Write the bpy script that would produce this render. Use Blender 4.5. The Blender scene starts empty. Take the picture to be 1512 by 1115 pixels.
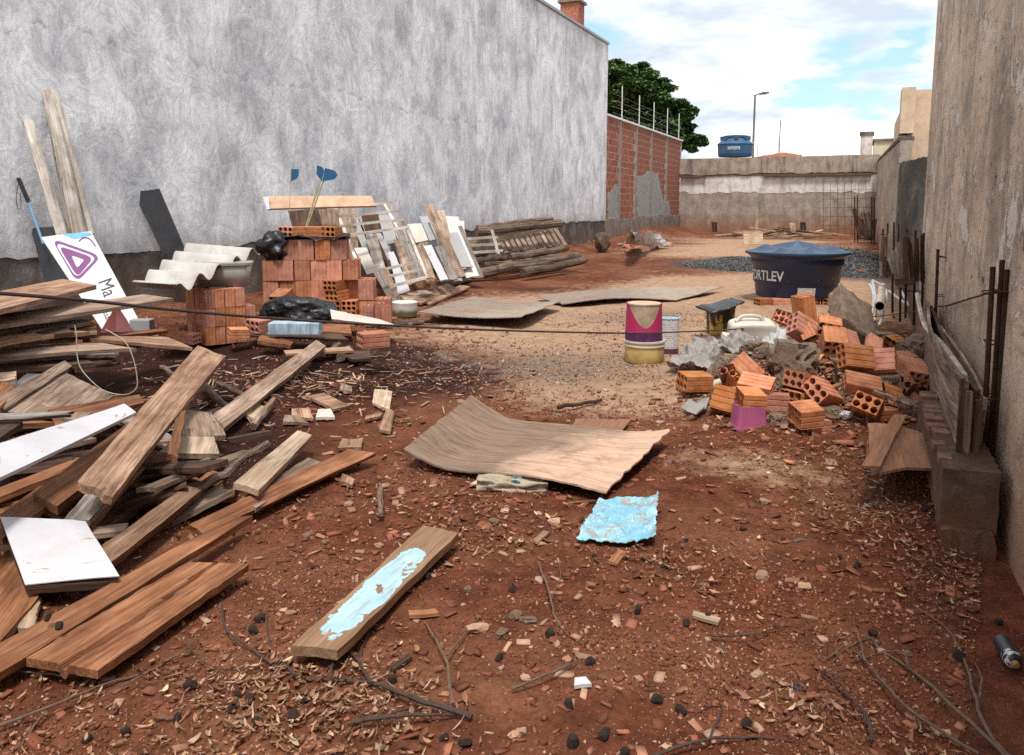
import bpy, bmesh, math, random
import numpy as np
from mathutils import Vector, Matrix, Euler
random.seed(11); rng = np.random.default_rng(5)
scene = bpy.context.scene
COL = scene.collection

# ------------------------------------------------------------------ camera
F, W, H = 1180.0, 1512.0, 1115.0          # focal length and picture size in photo pixels
CAM_Z, PITCH, YAW = 1.5, math.atan(0.13), math.radians(23.403)
PCY = 300.0 + F * 0.13                     # principal point row
cam_data = bpy.data.cameras.new('camera')
cam_data.sensor_width = 36.0
cam_data.lens = F / W * 36.0
cam_data.shift_y = -(H / 2 - PCY) / W
cam_data.clip_start = 0.05
cam_data.clip_end = 3000.0
cam = bpy.data.objects.new('camera', cam_data)
cam.location = (0, 0, CAM_Z)
cam.rotation_euler = (math.pi / 2 - PITCH, 0, YAW)
COL.objects.link(cam)
scene.camera = cam

# ------------------------------------------------------------------ world: sky with broken cumulus
SUN_EL, SUN_AZ = math.radians(66), math.radians(160)   # azimuth clockwise from +Y
SKY_STRENGTH = 0.072
world = bpy.data.worlds.new('World'); scene.world = world
world.use_nodes = True
wn = world.node_tree; wn.nodes.clear()
def wnode(t, **k):
    n = wn.nodes.new(t)
    for a, b in k.items(): setattr(n, a, b)
    return n
def wl(a, b): wn.links.new(a, b)
w_out = wnode('ShaderNodeOutputWorld'); w_bg = wnode('ShaderNodeBackground')
w_bg.inputs['Strength'].default_value = SKY_STRENGTH
w_sky = wnode('ShaderNodeTexSky', sky_type='NISHITA', sun_disc=False)
w_sky.sun_elevation = SUN_EL; w_sky.sun_rotation = SUN_AZ
w_sky.air_density = 1.0; w_sky.dust_density = 0.6; w_sky.ozone_density = 2.0
w_tc = wnode('ShaderNodeTexCoord')
w_sep = wnode('ShaderNodeSeparateXYZ'); wl(w_tc.outputs['Generated'], w_sep.inputs[0])
def wm(op, a, b=None, clamp=False):
    n = wnode('ShaderNodeMath', operation=op); n.use_clamp = clamp
    for i, v in enumerate((a, b)):
        if v is None: continue
        if isinstance(v, (int, float)): n.inputs[i].default_value = v
        else: wl(v, n.inputs[i])
    return n.outputs[0]
w_den = wm('ADD', wm('MAXIMUM', w_sep.outputs[2], 0.0), 0.22)
w_vec = wnode('ShaderNodeCombineXYZ')
wl(wm('DIVIDE', w_sep.outputs[0], w_den), w_vec.inputs[0])
wl(wm('DIVIDE', w_sep.outputs[1], w_den), w_vec.inputs[1])
wl(wm('MULTIPLY', w_sep.outputs[2], 1.6), w_vec.inputs[2])
def wnoise(scale, detail, rough, off, dist=0.0):
    mp = wnode('ShaderNodeMapping'); mp.inputs['Location'].default_value = off
    wl(w_vec.outputs[0], mp.inputs['Vector'])
    n = wnode('ShaderNodeTexNoise'); wl(mp.outputs[0], n.inputs['Vector'])
    n.inputs['Scale'].default_value = scale; n.inputs['Detail'].default_value = detail
    n.inputs['Roughness'].default_value = rough; n.inputs['Distortion'].default_value = dist
    return n.outputs['Fac']
def wramp(fac, stops):
    r = wnode('ShaderNodeValToRGB'); wl(fac, r.inputs[0])
    e = r.color_ramp.elements
    while len(e) < len(stops): e.new(0.5)
    for q, (p, c) in zip(e, stops): q.position = p; q.color = (*c, 1)
    return r.outputs[0]
w_mask = wramp(wnoise(1.9, 10, 0.52, (3.1, 7.7, 1.2), 0.1), [(0.355, (0, 0, 0)), (0.405, (0.75, 0.75, 0.75)), (0.48, (1, 1, 1))])
w_cloud = wramp(wnoise(2.1, 8, 0.55, (9.4, 2.2, 4.0), 0.2), [(0.38, (4.3, 4.8, 5.5)), (0.47, (5.9, 6.1, 6.3)), (0.54, (7.2, 7.1, 6.8)), (0.60, (9.0, 8.6, 8.0))])
w_blue = wnode('ShaderNodeMix', data_type='RGBA', blend_type='MIX')
w_blue.inputs[0].default_value = 0.35
wl(w_sky.outputs[0], w_blue.inputs[6]); w_blue.inputs[7].default_value = (4.4, 7.0, 9.0, 1)
w_mix = wnode('ShaderNodeMix', data_type='RGBA', blend_type='MIX')
wl(w_mask, w_mix.inputs[0]); wl(w_blue.outputs[2], w_mix.inputs[6]); wl(w_cloud, w_mix.inputs[7])
wl(w_mix.outputs[2], w_bg.inputs['Color']); wl(w_bg.outputs[0], w_out.inputs['Surface'])

# ------------------------------------------------------------------ sun behind thin cloud
sun_data = bpy.data.lights.new('sun', 'SUN')
sun_data.energy = 1.5; sun_data.angle = math.radians(11); sun_data.color = (1.0, 0.965, 0.92)
sun = bpy.data.objects.new('sun', sun_data); COL.objects.link(sun)
sun_dir = Vector((math.sin(SUN_AZ) * math.cos(SUN_EL), math.cos(SUN_AZ) * math.cos(SUN_EL), math.sin(SUN_EL)))
sun.rotation_euler = sun_dir.to_track_quat('Z', 'Y').to_euler()
sun.location = (5, -5, 20)

scene.view_settings.view_transform = 'Standard'
scene.view_settings.look = 'None'
scene.view_settings.exposure = 1.28
scene.view_settings.gamma = 1.0
scene.view_settings.use_curve_mapping = False
scene.cycles.max_bounces = 6
scene.cycles.diffuse_bounces = 2
scene.cycles.use_denoising = False

# ------------------------------------------------------------------ measuring helpers: where a sight line meets a plane of the lot
_cp, _sp, _cy, _sy = math.cos(PITCH), math.sin(PITCH), math.cos(YAW), math.sin(YAW)
def ray(px, py):
    x, y = (px - 756) / F, (PCY - py) / F
    wy, wz = y * _sp + _cp, y * _cp - _sp
    return Vector((x * _cy - wy * _sy, x * _sy + wy * _cy, wz))
EYE = Vector((0, 0, CAM_Z))
def G(px, py, z=0.0):
    r = ray(px, py); return EYE + r * ((z - CAM_Z) / r.z)
def onX(px, py, x):
    r = ray(px, py); return EYE + r * (x / r.x)
def onY(px, py, y):
    r = ray(px, py); return EYE + r * (y / r.y)
def PD(px, py, d): return EYE + ray(px, py) * d
def onPlane(px, py, p0, n):
    r = ray(px, py); return EYE + r * ((p0 - EYE).dot(n) / r.dot(n))
CAM_R = Vector((_cy, _sy, 0)); CAM_F = Vector((-_sy, _cy, 0))

# ------------------------------------------------------------------ value noise for shapes
_perm = rng.random((64, 64))
def vnoise(x, y):
    x = np.asarray(x, float); y = np.asarray(y, float)
    xi = np.floor(x).astype(int); yi = np.floor(y).astype(int)
    fx = x - xi; fy = y - yi
    fx = fx * fx * (3 - 2 * fx); fy = fy * fy * (3 - 2 * fy)
    a = _perm[xi % 64, yi % 64]; b = _perm[(xi + 1) % 64, yi % 64]
    c = _perm[xi % 64, (yi + 1) % 64]; d = _perm[(xi + 1) % 64, (yi + 1) % 64]
    return (a * (1 - fx) + b * fx) * (1 - fy) + (c * (1 - fx) + d * fx) * fy - 0.5
def fbm(x, y, o=4):
    s = 0; a = 1
    for i in range(o):
        s = s + a * vnoise(x * 2 ** i + 17 * i, y * 2 ** i + 31 * i); a *= 0.5
    return s
def bell(x, y, cx, cy, rx, ry, rot=0.0):
    c, s = math.cos(rot), math.sin(rot)
    u = ((x - cx) * c + (y - cy) * s) / rx; v = (-(x - cx) * s + (y - cy) * c) / ry
    return np.exp(-(u * u + v * v))
def sstep(a, b, x):
    t = np.clip((x - a) / (b - a), 0, 1); return t * t * (3 - 2 * t)

# ------------------------------------------------------------------ object helpers
def tag(o, label=None, cat=None, group=None, kind=None):
    if label: o['label'] = label
    if cat: o['category'] = cat
    if group: o['group'] = group
    if kind: o['kind'] = kind
    return o
def link(name, me, mat=None, parent=None, mw=None):
    o = bpy.data.objects.new(name, me); COL.objects.link(o)
    if mat is not None and len(me.materials) == 0: me.materials.append(mat)
    if parent is not None: o.parent = parent
    if mw is not None: o.matrix_basis = mw
    return o
def empty(name, loc=(0, 0, 0), rz=0.0):
    o = bpy.data.objects.new(name, None); COL.objects.link(o)
    o.location = loc; o.rotation_euler = (0, 0, rz); o.empty_display_size = 0.1
    return o
class MB:
    def __init__(s): s.v = []; s.f = []
    def quadbox(s, lo, hi, M=None):
        n = len(s.v)
        for z in (lo[2], hi[2]):
            for x, y in ((lo[0], lo[1]), (hi[0], lo[1]), (hi[0], hi[1]), (lo[0], hi[1])):
                p = Vector((x, y, z)); s.v.append(M @ p if M else p)
        for q in ((3, 2, 1, 0), (4, 5, 6, 7), (0, 1, 5, 4), (1, 2, 6, 5), (2, 3, 7, 6), (3, 0, 4, 7)):
            s.f.append([n + i for i in q])
        return s
    def tube(s, pts, r, seg=8, cap=True, jit=0.0):
        pts = [Vector(p) for p in pts]; n0 = len(s.v); k = len(pts)
        rs = r if isinstance(r, (list, tuple)) else [r] * k
        up = None
        for i, p in enumerate(pts):
            d = (pts[min(i + 1, k - 1)] - pts[max(i - 1, 0)]).normalized()
            if up is None: up = d.orthogonal().normalized()
            u = (up - d * up.dot(d)).normalized(); w = d.cross(u); up = u
            for j in range(seg):
                a = 2 * math.pi * j / seg
                q = rs[i] * (1 + (random.uniform(-jit, jit) if jit else 0))
                s.v.append(p + (u * math.cos(a) + w * math.sin(a)) * q)
        for i in range(k - 1):
            for j in range(seg):
                a = n0 + i * seg + j; b = n0 + i * seg + (j + 1) % seg
                s.f.append([a, b, b + seg, a + seg])
        if cap:
            s.f.append([n0 + j for j in reversed(range(seg))])
            s.f.append([n0 + (k - 1) * seg + j for j in range(seg)])
        return s
    def lathe(s, prof, seg=32, c=(0, 0, 0), close=False):
        n0 = len(s.v); c = Vector(c); k = len(prof)
        for r, z in prof:
            for j in range(seg):
                a = 2 * math.pi * j / seg
                s.v.append(c + Vector((r * math.cos(a), r * math.sin(a), z)))
        for i in range(k - 1):
            for j in range(seg):
                a = n0 + i * seg + j; b = n0 + i * seg + (j + 1) % seg
                s.f.append([a, b, b + seg, a + seg])
        if close:
            s.f.append([n0 + j for j in reversed(range(seg))])
            s.f.append([n0 + (k - 1) * seg + j for j in range(seg)])
        return s
    def mesh(s, name, smooth=False):
        me = bpy.data.meshes.new(name)
        me.from_pydata([tuple(p) for p in s.v], [], s.f); me.update()
        if smooth: me.polygons.foreach_set('use_smooth', [True] * len(me.polygons))
        return me
    def build(s, name, mat, parent=None, smooth=False, mw=None):
        return link(name, s.mesh(name, smooth), mat, parent, mw)
def bevel_mod(o, w, seg=2):
    m = o.modifiers.new('bevel', 'BEVEL'); m.width = w; m.segments = seg; m.limit_method = 'ANGLE'; m.angle_limit = math.radians(40)
    return o
def smooth_by_angle(o):
    me = o.data; me.polygons.foreach_set('use_smooth', [True] * len(me.polygons))
    return o

# ------------------------------------------------------------------ material helpers
class MT:
    def __init__(s, name):
        s.mat = bpy.data.materials.new(name); s.mat.use_nodes = True
        s.nt = s.mat.node_tree; s.bsdf = s.nt.nodes['Principled BSDF']
        s.tc = s.nt.nodes.new('ShaderNodeTexCoord'); s.obj = s.tc.outputs['Object']
        s._r = None
    @property
    def rnd(s):
        if s._r is None: s._r = s.nt.nodes.new('ShaderNodeObjectInfo').outputs['Random']
        return s._r
    def set(s, i, v):
        if v is None: return
        if hasattr(v, 'is_output'): s.nt.links.new(v, i)
        elif isinstance(v, (tuple, list)) and len(v) == 3 and i.type == 'RGBA': i.default_value = (*v, 1)
        else: i.default_value = v
    def vec(s, scale=(1, 1, 1), loc=(0, 0, 0), src=None, rot=(0, 0, 0), jump=None):
        n = s.nt.nodes.new('ShaderNodeMapping'); s.set(n.inputs['Vector'], src or s.obj)
        n.inputs['Scale'].default_value = scale; n.inputs['Rotation'].default_value = rot
        if jump:
            c = s.nt.nodes.new('ShaderNodeCombineXYZ')
            for i in range(3): s.set(c.inputs[i], s.m('MULTIPLY', s.rnd, jump * (i + 1)))
            s.set(n.inputs['Location'], c.outputs[0])
        else: n.inputs['Location'].default_value = loc
        return n.outputs[0]
    def noise(s, vec, scale, detail=4, rough=0.55, dist=0.0, out='Fac'):
        n = s.nt.nodes.new('ShaderNodeTexNoise'); s.set(n.inputs['Vector'], vec)
        n.inputs['Scale'].default_value = scale; n.inputs['Detail'].default_value = detail
        n.inputs['Roughness'].default_value = rough; n.inputs['Distortion'].default_value = dist
        return n.outputs[out]
    def vor(s, vec, scale, feature='F1', out='Distance', rand=1.0):
        n = s.nt.nodes.new('ShaderNodeTexVoronoi'); n.feature = feature; s.set(n.inputs['Vector'], vec)
        n.inputs['Scale'].default_value = scale; n.inputs['Randomness'].default_value = rand
        return n.outputs[out]
    def wave(s, vec, scale, dist=0.0, detail=2, dirn='X', dscale=1.0):
        n = s.nt.nodes.new('ShaderNodeTexWave'); n.bands_direction = dirn; s.set(n.inputs['Vector'], vec)
        n.inputs['Scale'].default_value = scale; n.inputs['Distortion'].default_value = dist
        n.inputs['Detail'].default_value = detail; n.inputs['Detail Scale'].default_value = dscale
        return n.outputs['Fac']
    def ramp(s, fac, stops, interp='LINEAR'):
        n = s.nt.nodes.new('ShaderNodeValToRGB'); s.set(n.inputs[0], fac); n.color_ramp.interpolation = interp
        e = n.color_ramp.elements
        while len(e) < len(stops): e.new(0.5)
        for q, (p, c) in zip(e, stops):
            q.position = p; q.color = (c, c, c, 1) if isinstance(c, (int, float)) else (*c, 1)
        return n.outputs[0]
    def mix(s, fac, a, b, mode='MIX'):
        n = s.nt.nodes.new('ShaderNodeMix'); n.data_type = 'RGBA'; n.blend_type = mode
        s.set(n.inputs[0], fac); s.set(n.inputs[6], a); s.set(n.inputs[7], b)
        return n.outputs[2]
    def m(s, op, a, b=None, clamp=False):
        n = s.nt.nodes.new('ShaderNodeMath'); n.operation = op; n.use_clamp = clamp
        s.set(n.inputs[0], a); s.set(n.inputs[1], b)
        return n.outputs[0]
    def sep(s, v=None):
        n = s.nt.nodes.new('ShaderNodeSeparateXYZ'); s.set(n.inputs[0], v or s.obj); return n.outputs
    def comb(s, x, y, z):
        n = s.nt.nodes.new('ShaderNodeCombineXYZ')
        for i, q in enumerate((x, y, z)): s.set(n.inputs[i], q)
        return n.outputs[0]
    def attr(s, name, out='Color'):
        n = s.nt.nodes.new('ShaderNodeAttribute'); n.attribute_name = name; return n.outputs[out]
    def bump(s, h, strength=0.5, dist=0.01, normal=None):
        n = s.nt.nodes.new('ShaderNodeBump'); s.set(n.inputs['Height'], h)
        n.inputs['Strength'].default_value = strength; n.inputs['Distance'].default_value = dist
        if normal is not None: s.set(n.inputs['Normal'], normal)
        return n.outputs[0]
    def hsv(s, col, h=0.5, sat=1.0, v=1.0):
        n = s.nt.nodes.new('ShaderNodeHueSaturation'); s.set(n.inputs['Color'], col)
        s.set(n.inputs['Hue'], h); s.set(n.inputs['Saturation'], sat); s.set(n.inputs['Value'], v)
        return n.outputs[0]
    def end(s, col, rough=0.8, normal=None, spec=0.3, metal=0.0, alpha=None, trans=None):
        s.set(s.bsdf.inputs['Base Color'], col); s.set(s.bsdf.inputs['Roughness'], rough)
        s.set(s.bsdf.inputs['Specular IOR Level'], spec); s.set(s.bsdf.inputs['Metallic'], metal)
        if normal is not None: s.set(s.bsdf.inputs['Normal'], normal)
        if alpha is not None: s.set(s.bsdf.inputs['Alpha'], alpha)
        if trans is not None: s.set(s.bsdf.inputs['Transmission Weight'], trans)
        return s.mat

def wood_mat(name, light, mid, dark, rough=0.75, grain=1.0, soil=0.25, soil_col=(0.12, 0.045, 0.025), crack=0.5, bump=0.6):
    t = MT(name)
    v = t.vec((0.55, 9 * grain, 9 * grain), jump=37.0)
    g1 = t.noise(v, 2.4, 7, 0.7, 1.1)
    v2 = t.vec((1.5, 60 * grain, 60 * grain), jump=11.0)
    g2 = t.noise(v2, 1.6, 3, 0.6, 0.1)
    big = t.noise(t.vec((1, 2.2, 2.2), jump=53.0), 2.3, 4, 0.6, 0.3)
    col = t.ramp(g1, [(0.3, dark), (0.47, mid), (0.66, light)])
    col = t.mix(0.55, col, t.ramp(g2, [(0.32, (0.35, 0.33, 0.31)), (0.52, (0.95, 0.95, 0.95)), (0.7, (1.15, 1.13, 1.1))]), 'MULTIPLY')
    blot = t.ramp(big, [(0.40, 0.0), (0.62, 1.0)])
    col = t.mix(t.m('MULTIPLY', blot, 0.8), col, t.mix(1.0, col, (0.52, 0.47, 0.43), 'MULTIPLY'))
    if soil:
        sn = t.noise(t.vec((1, 1, 1), jump=91.0), 5.0, 6, 0.65, 0.4)
        col = t.mix(t.m('MULTIPLY', t.ramp(sn, [(0.48, 0.0), (0.68, 1.0)]), soil), col, soil_col)
    fleck = t.noise(t.vec((1, 1, 1), jump=71.0), 140, 2, 0.5)
    col = t.mix(t.ramp(fleck, [(0.66, 0.0), (0.74, 0.35)]), col, (0.07, 0.035, 0.025))
    ck = t.ramp(t.noise(t.vec((0.35, 14 * grain, 14 * grain), jump=23.0), 2.4, 2, 0.5, 0.8), [(0.468, 0.0), (0.492, 1.0), (0.512, 0.0)])
    col = t.mix(t.m('MULTIPLY', ck, crack), col, (0.03, 0.02, 0.015))
    kd = t.vor(t.vec((1.6, 5.0, 5.0), jump=41.0), 1.5)
    knot = t.ramp(t.m('ADD', kd, t.m('MULTIPLY', t.noise(t.vec((3, 14, 14), jump=15.0), 2.0, 3), 0.10)), [(0.09, 1.0), (0.15, 0.0)])
    col = t.mix(t.m('MULTIPLY', knot, 0.75), col, (0.06, 0.035, 0.025))
    val = t.m('ADD', t.m('MULTIPLY', t.rnd, 0.45), 0.80)
    col = t.hsv(col, 0.5, 1.08, val)
    h = t.m('SUBTRACT', t.m('ADD', t.m('MULTIPLY', g2, 0.6), t.m('MULTIPLY', g1, 0.8)), t.m('MULTIPLY', ck, 0.8 * crack))
    return t.end(col, t.ramp(g1, [(0.3, rough + 0.12), (0.7, rough - 0.08)]), t.bump(h, bump, 0.006), 0.25)

WOOD_GREY = wood_mat('weathered_grey_wood', (0.52, 0.40, 0.315), (0.36, 0.26, 0.20), (0.12, 0.08, 0.062), soil=0.35, soil_col=(0.17, 0.085, 0.055))
WOOD_TAN = wood_mat('weathered_tan_wood', (0.58, 0.39, 0.28), (0.41, 0.255, 0.175), (0.14, 0.075, 0.05), soil=0.5, soil_col=(0.17, 0.08, 0.048))
WOOD_RED = wood_mat('soil_stained_red_wood', (0.42, 0.215, 0.125), (0.28, 0.13, 0.072), (0.10, 0.044, 0.028), soil=0.5, crack=0.35)
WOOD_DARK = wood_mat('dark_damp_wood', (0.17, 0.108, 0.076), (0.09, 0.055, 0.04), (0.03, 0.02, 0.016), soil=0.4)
WOOD_PALE = wood_mat('pale_board_wood', (0.66, 0.54, 0.42), (0.54, 0.42, 0.31), (0.30, 0.21, 0.15), soil=0.45, soil_col=(0.26, 0.14, 0.09), crack=0.3)
WOOD_SILVER = wood_mat('silver_weathered_wood', (0.52, 0.475, 0.43), (0.34, 0.305, 0.275), (0.12, 0.105, 0.095), soil=0.2)
WOOD_LOG = wood_mat('bark_stripped_log', (0.32, 0.235, 0.18), (0.17, 0.12, 0.09), (0.045, 0.03, 0.025), soil=0.25, grain=1.3, crack=0.9, bump=0.9)

def simple_mat(name, col, rough=0.6, var=0.25, scale=6.0, dirt=0.3, dirt_col=(0.16, 0.07, 0.04), bump=0.15, spec=0.35, metal=0.0, rndv=0.0, detail=5):
    t = MT(name)
    n = t.noise(t.vec(jump=13.0), scale, detail, 0.6, 0.2)
    c = t.mix(1.0, col, t.ramp(n, [(0.3, 1 - var), (0.7, 1 + var * 0.5)]), 'MULTIPLY')
    if dirt:
        d = t.noise(t.vec(jump=29.0), scale * 0.45, 7, 0.68, 0.5)
        c = t.mix(t.m('MULTIPLY', t.ramp(d, [(0.46, 0.0), (0.66, 1.0)]), dirt), c, dirt_col)
    if rndv: c = t.hsv(c, 0.5, 1.0, t.m('ADD', t.m('MULTIPLY', t.rnd, rndv), 1 - rndv / 2))
    return t.end(c, rough, t.bump(t.noise(t.vec(jump=3.0), scale * 5, 4, 0.6), bump, 0.01) if bump else None, spec, metal)
RUST = simple_mat('rusty_steel', (0.055, 0.028, 0.02), 0.8, 0.5, 30, 0.4, (0.14, 0.05, 0.025), 0.4, 0.3, 0.3)
DARK_METAL = simple_mat('dark_cable', (0.05, 0.033, 0.03), 0.6, 0.3, 20, 0.2)
# ================================================================== SETTING
XL, XR, YB = -8.78, 0.65, 42.7       # left wall face, right wall face, back wall face
def ground_h(x, y):
    x = np.asarray(x, float); y = np.asarray(y, float)
    near = np.exp(-np.maximum(y - 14, 0) / 14.0)
    h = 0.05 * fbm(x * 0.55 + 3, y * 0.55, 4) + (0.022 * fbm(x * 2.3, y * 2.3 + 5, 3) + 0.010 * fbm(x * 9, y * 9, 2)) * near
    h = h + 0.24 * bell(x, y, -6.2, 6.9, 1.7, 1.0) + 0.12 * bell(x, y, -4.6, 4.6, 1.3, 0.9)
    h = h + 0.13 * sstep(-7.6, -8.7, x) * (0.75 + 0.7 * fbm(x, y * 0.6, 3))
    h = h + 0.16 * bell(x, y, -0.35, 6.3, 0.9, 0.8)
    h = h + 0.28 * bell(x, y, -8.6, 36.0, 1.0, 5.5) + 0.10 * bell(x, y, -7.4, 40.5, 3.0, 1.6)
    h = h - 0.02 * bell(x, y, -1.6, 2.6, 0.8, 0.6)
    return h
def gh(x, y): return float(ground_h(x, y))
def GG(px, py, dz=0.0):                    # point on the uneven ground
    z = 0.0
    for _ in range(6):
        p = G(px, py, z); z = gh(p.x, p.y) + dz
    return G(px, py, z)

def axis_vals(lo, hi, dens):
    v = [lo]
    while v[-1] < hi: v.append(v[-1] + dens(v[-1]))
    return v
ys = [-400, -120, -40, -12, -6] + axis_vals(-3.0, 46.0, lambda y: 0.028 + 0.012 * max(y - 1.5, 0) ** 1.15 if y > 1 else 0.15) + [52, 62, 90, 160, 400, 1200]
xs = [-1200, -400, -120, -40, -18, -12] + axis_vals(-9.6, 1.1, lambda x: 0.03 + 0.006 * max(-x, 0)) + [1.5, 3, 8, 20, 60, 200, 900]
gx, gy = np.meshgrid(np.array(xs), np.array(ys))
inside = ((gx > -9.6) & (gx < 1.2) & (gy > -3) & (gy < 46)).astype(float)
gz = ground_h(gx, gy) * inside
nx, ny = len(xs), len(ys)
me = bpy.data.meshes.new('ground')
me.vertices.add(nx * ny)
me.vertices.foreach_set('co', np.stack([gx, gy, gz], -1).astype(np.float32).ravel())
ii = np.arange(nx * ny).reshape(ny, nx)
quads = np.stack([ii[:-1, :-1], ii[:-1, 1:], ii[1:, 1:], ii[1:, :-1]], -1).reshape(-1, 4)
me.loops.add(quads.size); me.loops.foreach_set('vertex_index', quads.ravel().astype(np.int32))
me.polygons.add(len(quads)); me.polygons.foreach_set('loop_start', np.arange(0, quads.size, 4, dtype=np.int32))
me.polygons.foreach_set('loop_total', np.full(len(quads), 4, dtype=np.int32))
me.update(); me.validate()
me.polygons.foreach_set('use_smooth', np.ones(len(me.polygons), bool))
# what the ground is made of: r sand, g crushed stone, b dark humus soil
def zones(x, y):
    w = 0.55 * fbm(x * 0.9 + 9, y * 0.9, 3)
    sand = 1.1 * bell(x, y, -1.3, 14.2, 2.8, 3.6) + 0.75 * bell(x, y, -3.4, 25, 3.2, 4.0) + 0.6 * bell(x, y, -3.5, 33, 4.5, 5.0) + 0.95 * bell(x, y, -2.6, 8.6, 1.7, 1.9) + 1.0 * bell(x, y, -1.65, 6.1, 0.9, 0.8) + 0.65 * bell(x, y, -4.0, 10.5, 1.8, 1.8) + 0.5 * bell(x, y, -0.5, 4.6, 0.5, 0.35)
    grav = 0.55 * bell(x, y, -2.75, 6.7, 1.2, 1.2) + 0.7 * bell(x, y, -2.9, 19.5, 1.3, 1.5) + 0.5 * bell(x, y, -2.6, 10.5, 1.1, 1.3) + 1.0 * bell(x, y, -0.1, 18.6, 1.1, 2.0)
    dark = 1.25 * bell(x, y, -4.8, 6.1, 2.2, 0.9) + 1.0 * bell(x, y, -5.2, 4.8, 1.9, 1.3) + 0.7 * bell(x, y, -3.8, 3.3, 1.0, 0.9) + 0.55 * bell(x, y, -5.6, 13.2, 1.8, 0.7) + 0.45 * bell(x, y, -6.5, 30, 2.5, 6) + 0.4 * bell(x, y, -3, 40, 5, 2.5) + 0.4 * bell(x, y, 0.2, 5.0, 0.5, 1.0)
    return np.clip(sand + w * 0.5 * (sand > 0.08), 0, 1), np.clip(grav + w * 0.6 * (grav > 0.1), 0, 1), np.clip(dark + w * 0.4 * (dark > 0.1), 0, 1)
zs, zg, zd = zones(gx.ravel(), gy.ravel())
ca = me.color_attributes.new('zone', 'FLOAT_COLOR', 'POINT')
ca.data.foreach_set('color', np.stack([zs, zg, zd, np.ones_like(zs)], -1).astype(np.float32).ravel())

t = MT('red_earth')
zc = t.nt.nodes.new('ShaderNodeSeparateColor'); t.set(zc.inputs[0], t.attr('zone'))
n_big = t.noise(t.obj, 1.1, 6, 0.6, 0.3); n_mid = t.noise(t.obj, 7, 6, 0.62, 0.2); n_fine = t.noise(t.obj, 55, 5, 0.65)
n_grit = t.noise(t.obj, 190, 3, 0.6)
red = t.ramp(n_mid, [(0.28, (0.055, 0.0145, 0.008)), (0.5, (0.128, 0.036, 0.018)), (0.72, (0.225, 0.073, 0.036))])
red = t.mix(t.ramp(n_big, [(0.4, 0.0), (0.65, 0.7)]), red, t.mix(0.5, red, (0.21, 0.088, 0.048)))
dust = t.noise(t.vec((1, 1, 1), loc=(4, 9, 0)), 0.8, 8, 0.66, 0.4)
red = t.mix(t.ramp(dust, [(0.44, 0.0), (0.60, 0.6)]), red, t.mix(1.0, t.ramp(n_mid, [(0.3, 0.75), (0.7, 1.2)]), (0.25, 0.108, 0.056), 'MULTIPLY'))
red = t.mix(0.8, red, t.ramp(n_fine, [(0.3, 0.55), (0.5, 0.95), (0.7, 1.3)]), 'MULTIPLY')
sandc = t.ramp(n_mid, [(0.3, (0.30, 0.18, 0.11)), (0.55, (0.44, 0.28, 0.18)), (0.75, (0.53, 0.36, 0.24))])
sandc = t.mix(0.5, sandc, t.ramp(n_grit, [(0.35, 0.55), (0.5, 1.0), (0.65, 1.2)]), 'MULTIPLY')
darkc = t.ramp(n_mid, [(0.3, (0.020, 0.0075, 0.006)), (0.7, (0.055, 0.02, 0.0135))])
vcol = t.nt.nodes.new('ShaderNodeTexVoronoi'); t.set(vcol.inputs['Vector'], t.obj); vcol.inputs['Scale'].default_value = 55
gcol = t.ramp(t.sep(vcol.outputs['Color'])[0], [(0.1, (0.06, 0.055, 0.055)), (0.45, (0.19, 0.165, 0.15)), (0.8, (0.36, 0.30, 0.25)), (1.0, (0.45, 0.33, 0.24))])
gcol = t.mix(t.ramp(vcol.outputs['Distance'], [(0.3, 0.0), (0.75, 0.9)]), gcol, (0.05, 0.03, 0.022))
def zmask(ch, a, b, wob=0.55):
    return t.ramp(t.m('ADD', ch, t.m('MULTIPLY', t.m('SUBTRACT', t.m('ADD', t.m('MULTIPLY', n_mid, 0.6), t.m('MULTIPLY', n_fine, 0.4)), 0.5), wob * 2)), [(a, 0.0), (b, 1.0)])
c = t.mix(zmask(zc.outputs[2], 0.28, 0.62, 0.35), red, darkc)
c = t.mix(t.m('MULTIPLY', zmask(zc.outputs[0], 0.22, 0.6), 0.95), c, sandc)
c = t.mix(t.m('MULTIPLY', zmask(zc.outputs[1], 0.3, 0.62, 0.7), 0.85), c, gcol)
speck = t.vor(t.obj, 38, 'F1', 'Distance')
c = t.mix(t.ramp(speck, [(0.10, 0.75), (0.17, 0.0)]), c, t.ramp(n_big, [(0.3, (0.42, 0.27, 0.18)), (0.7, (0.23, 0.10, 0.06))]))
hh = t.m('ADD', t.m('ADD', t.m('MULTIPLY', n_mid, 1.2), t.m('MULTIPLY', n_fine, 0.8)), t.m('MULTIPLY', n_grit, 0.35))
hh = t.m('SUBTRACT', hh, t.m('MULTIPLY', t.m('MULTIPLY', vcol.outputs['Distance'], zc.outputs[1]), 1.0))
EARTH = t.end(c, 0.95, t.bump(hh, 0.9, 0.022), 0.12)
ground = link('ground', me, EARTH); tag(ground, 'red earth ground of the vacant lot with sandy and dark patches', kind='structure')

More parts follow.
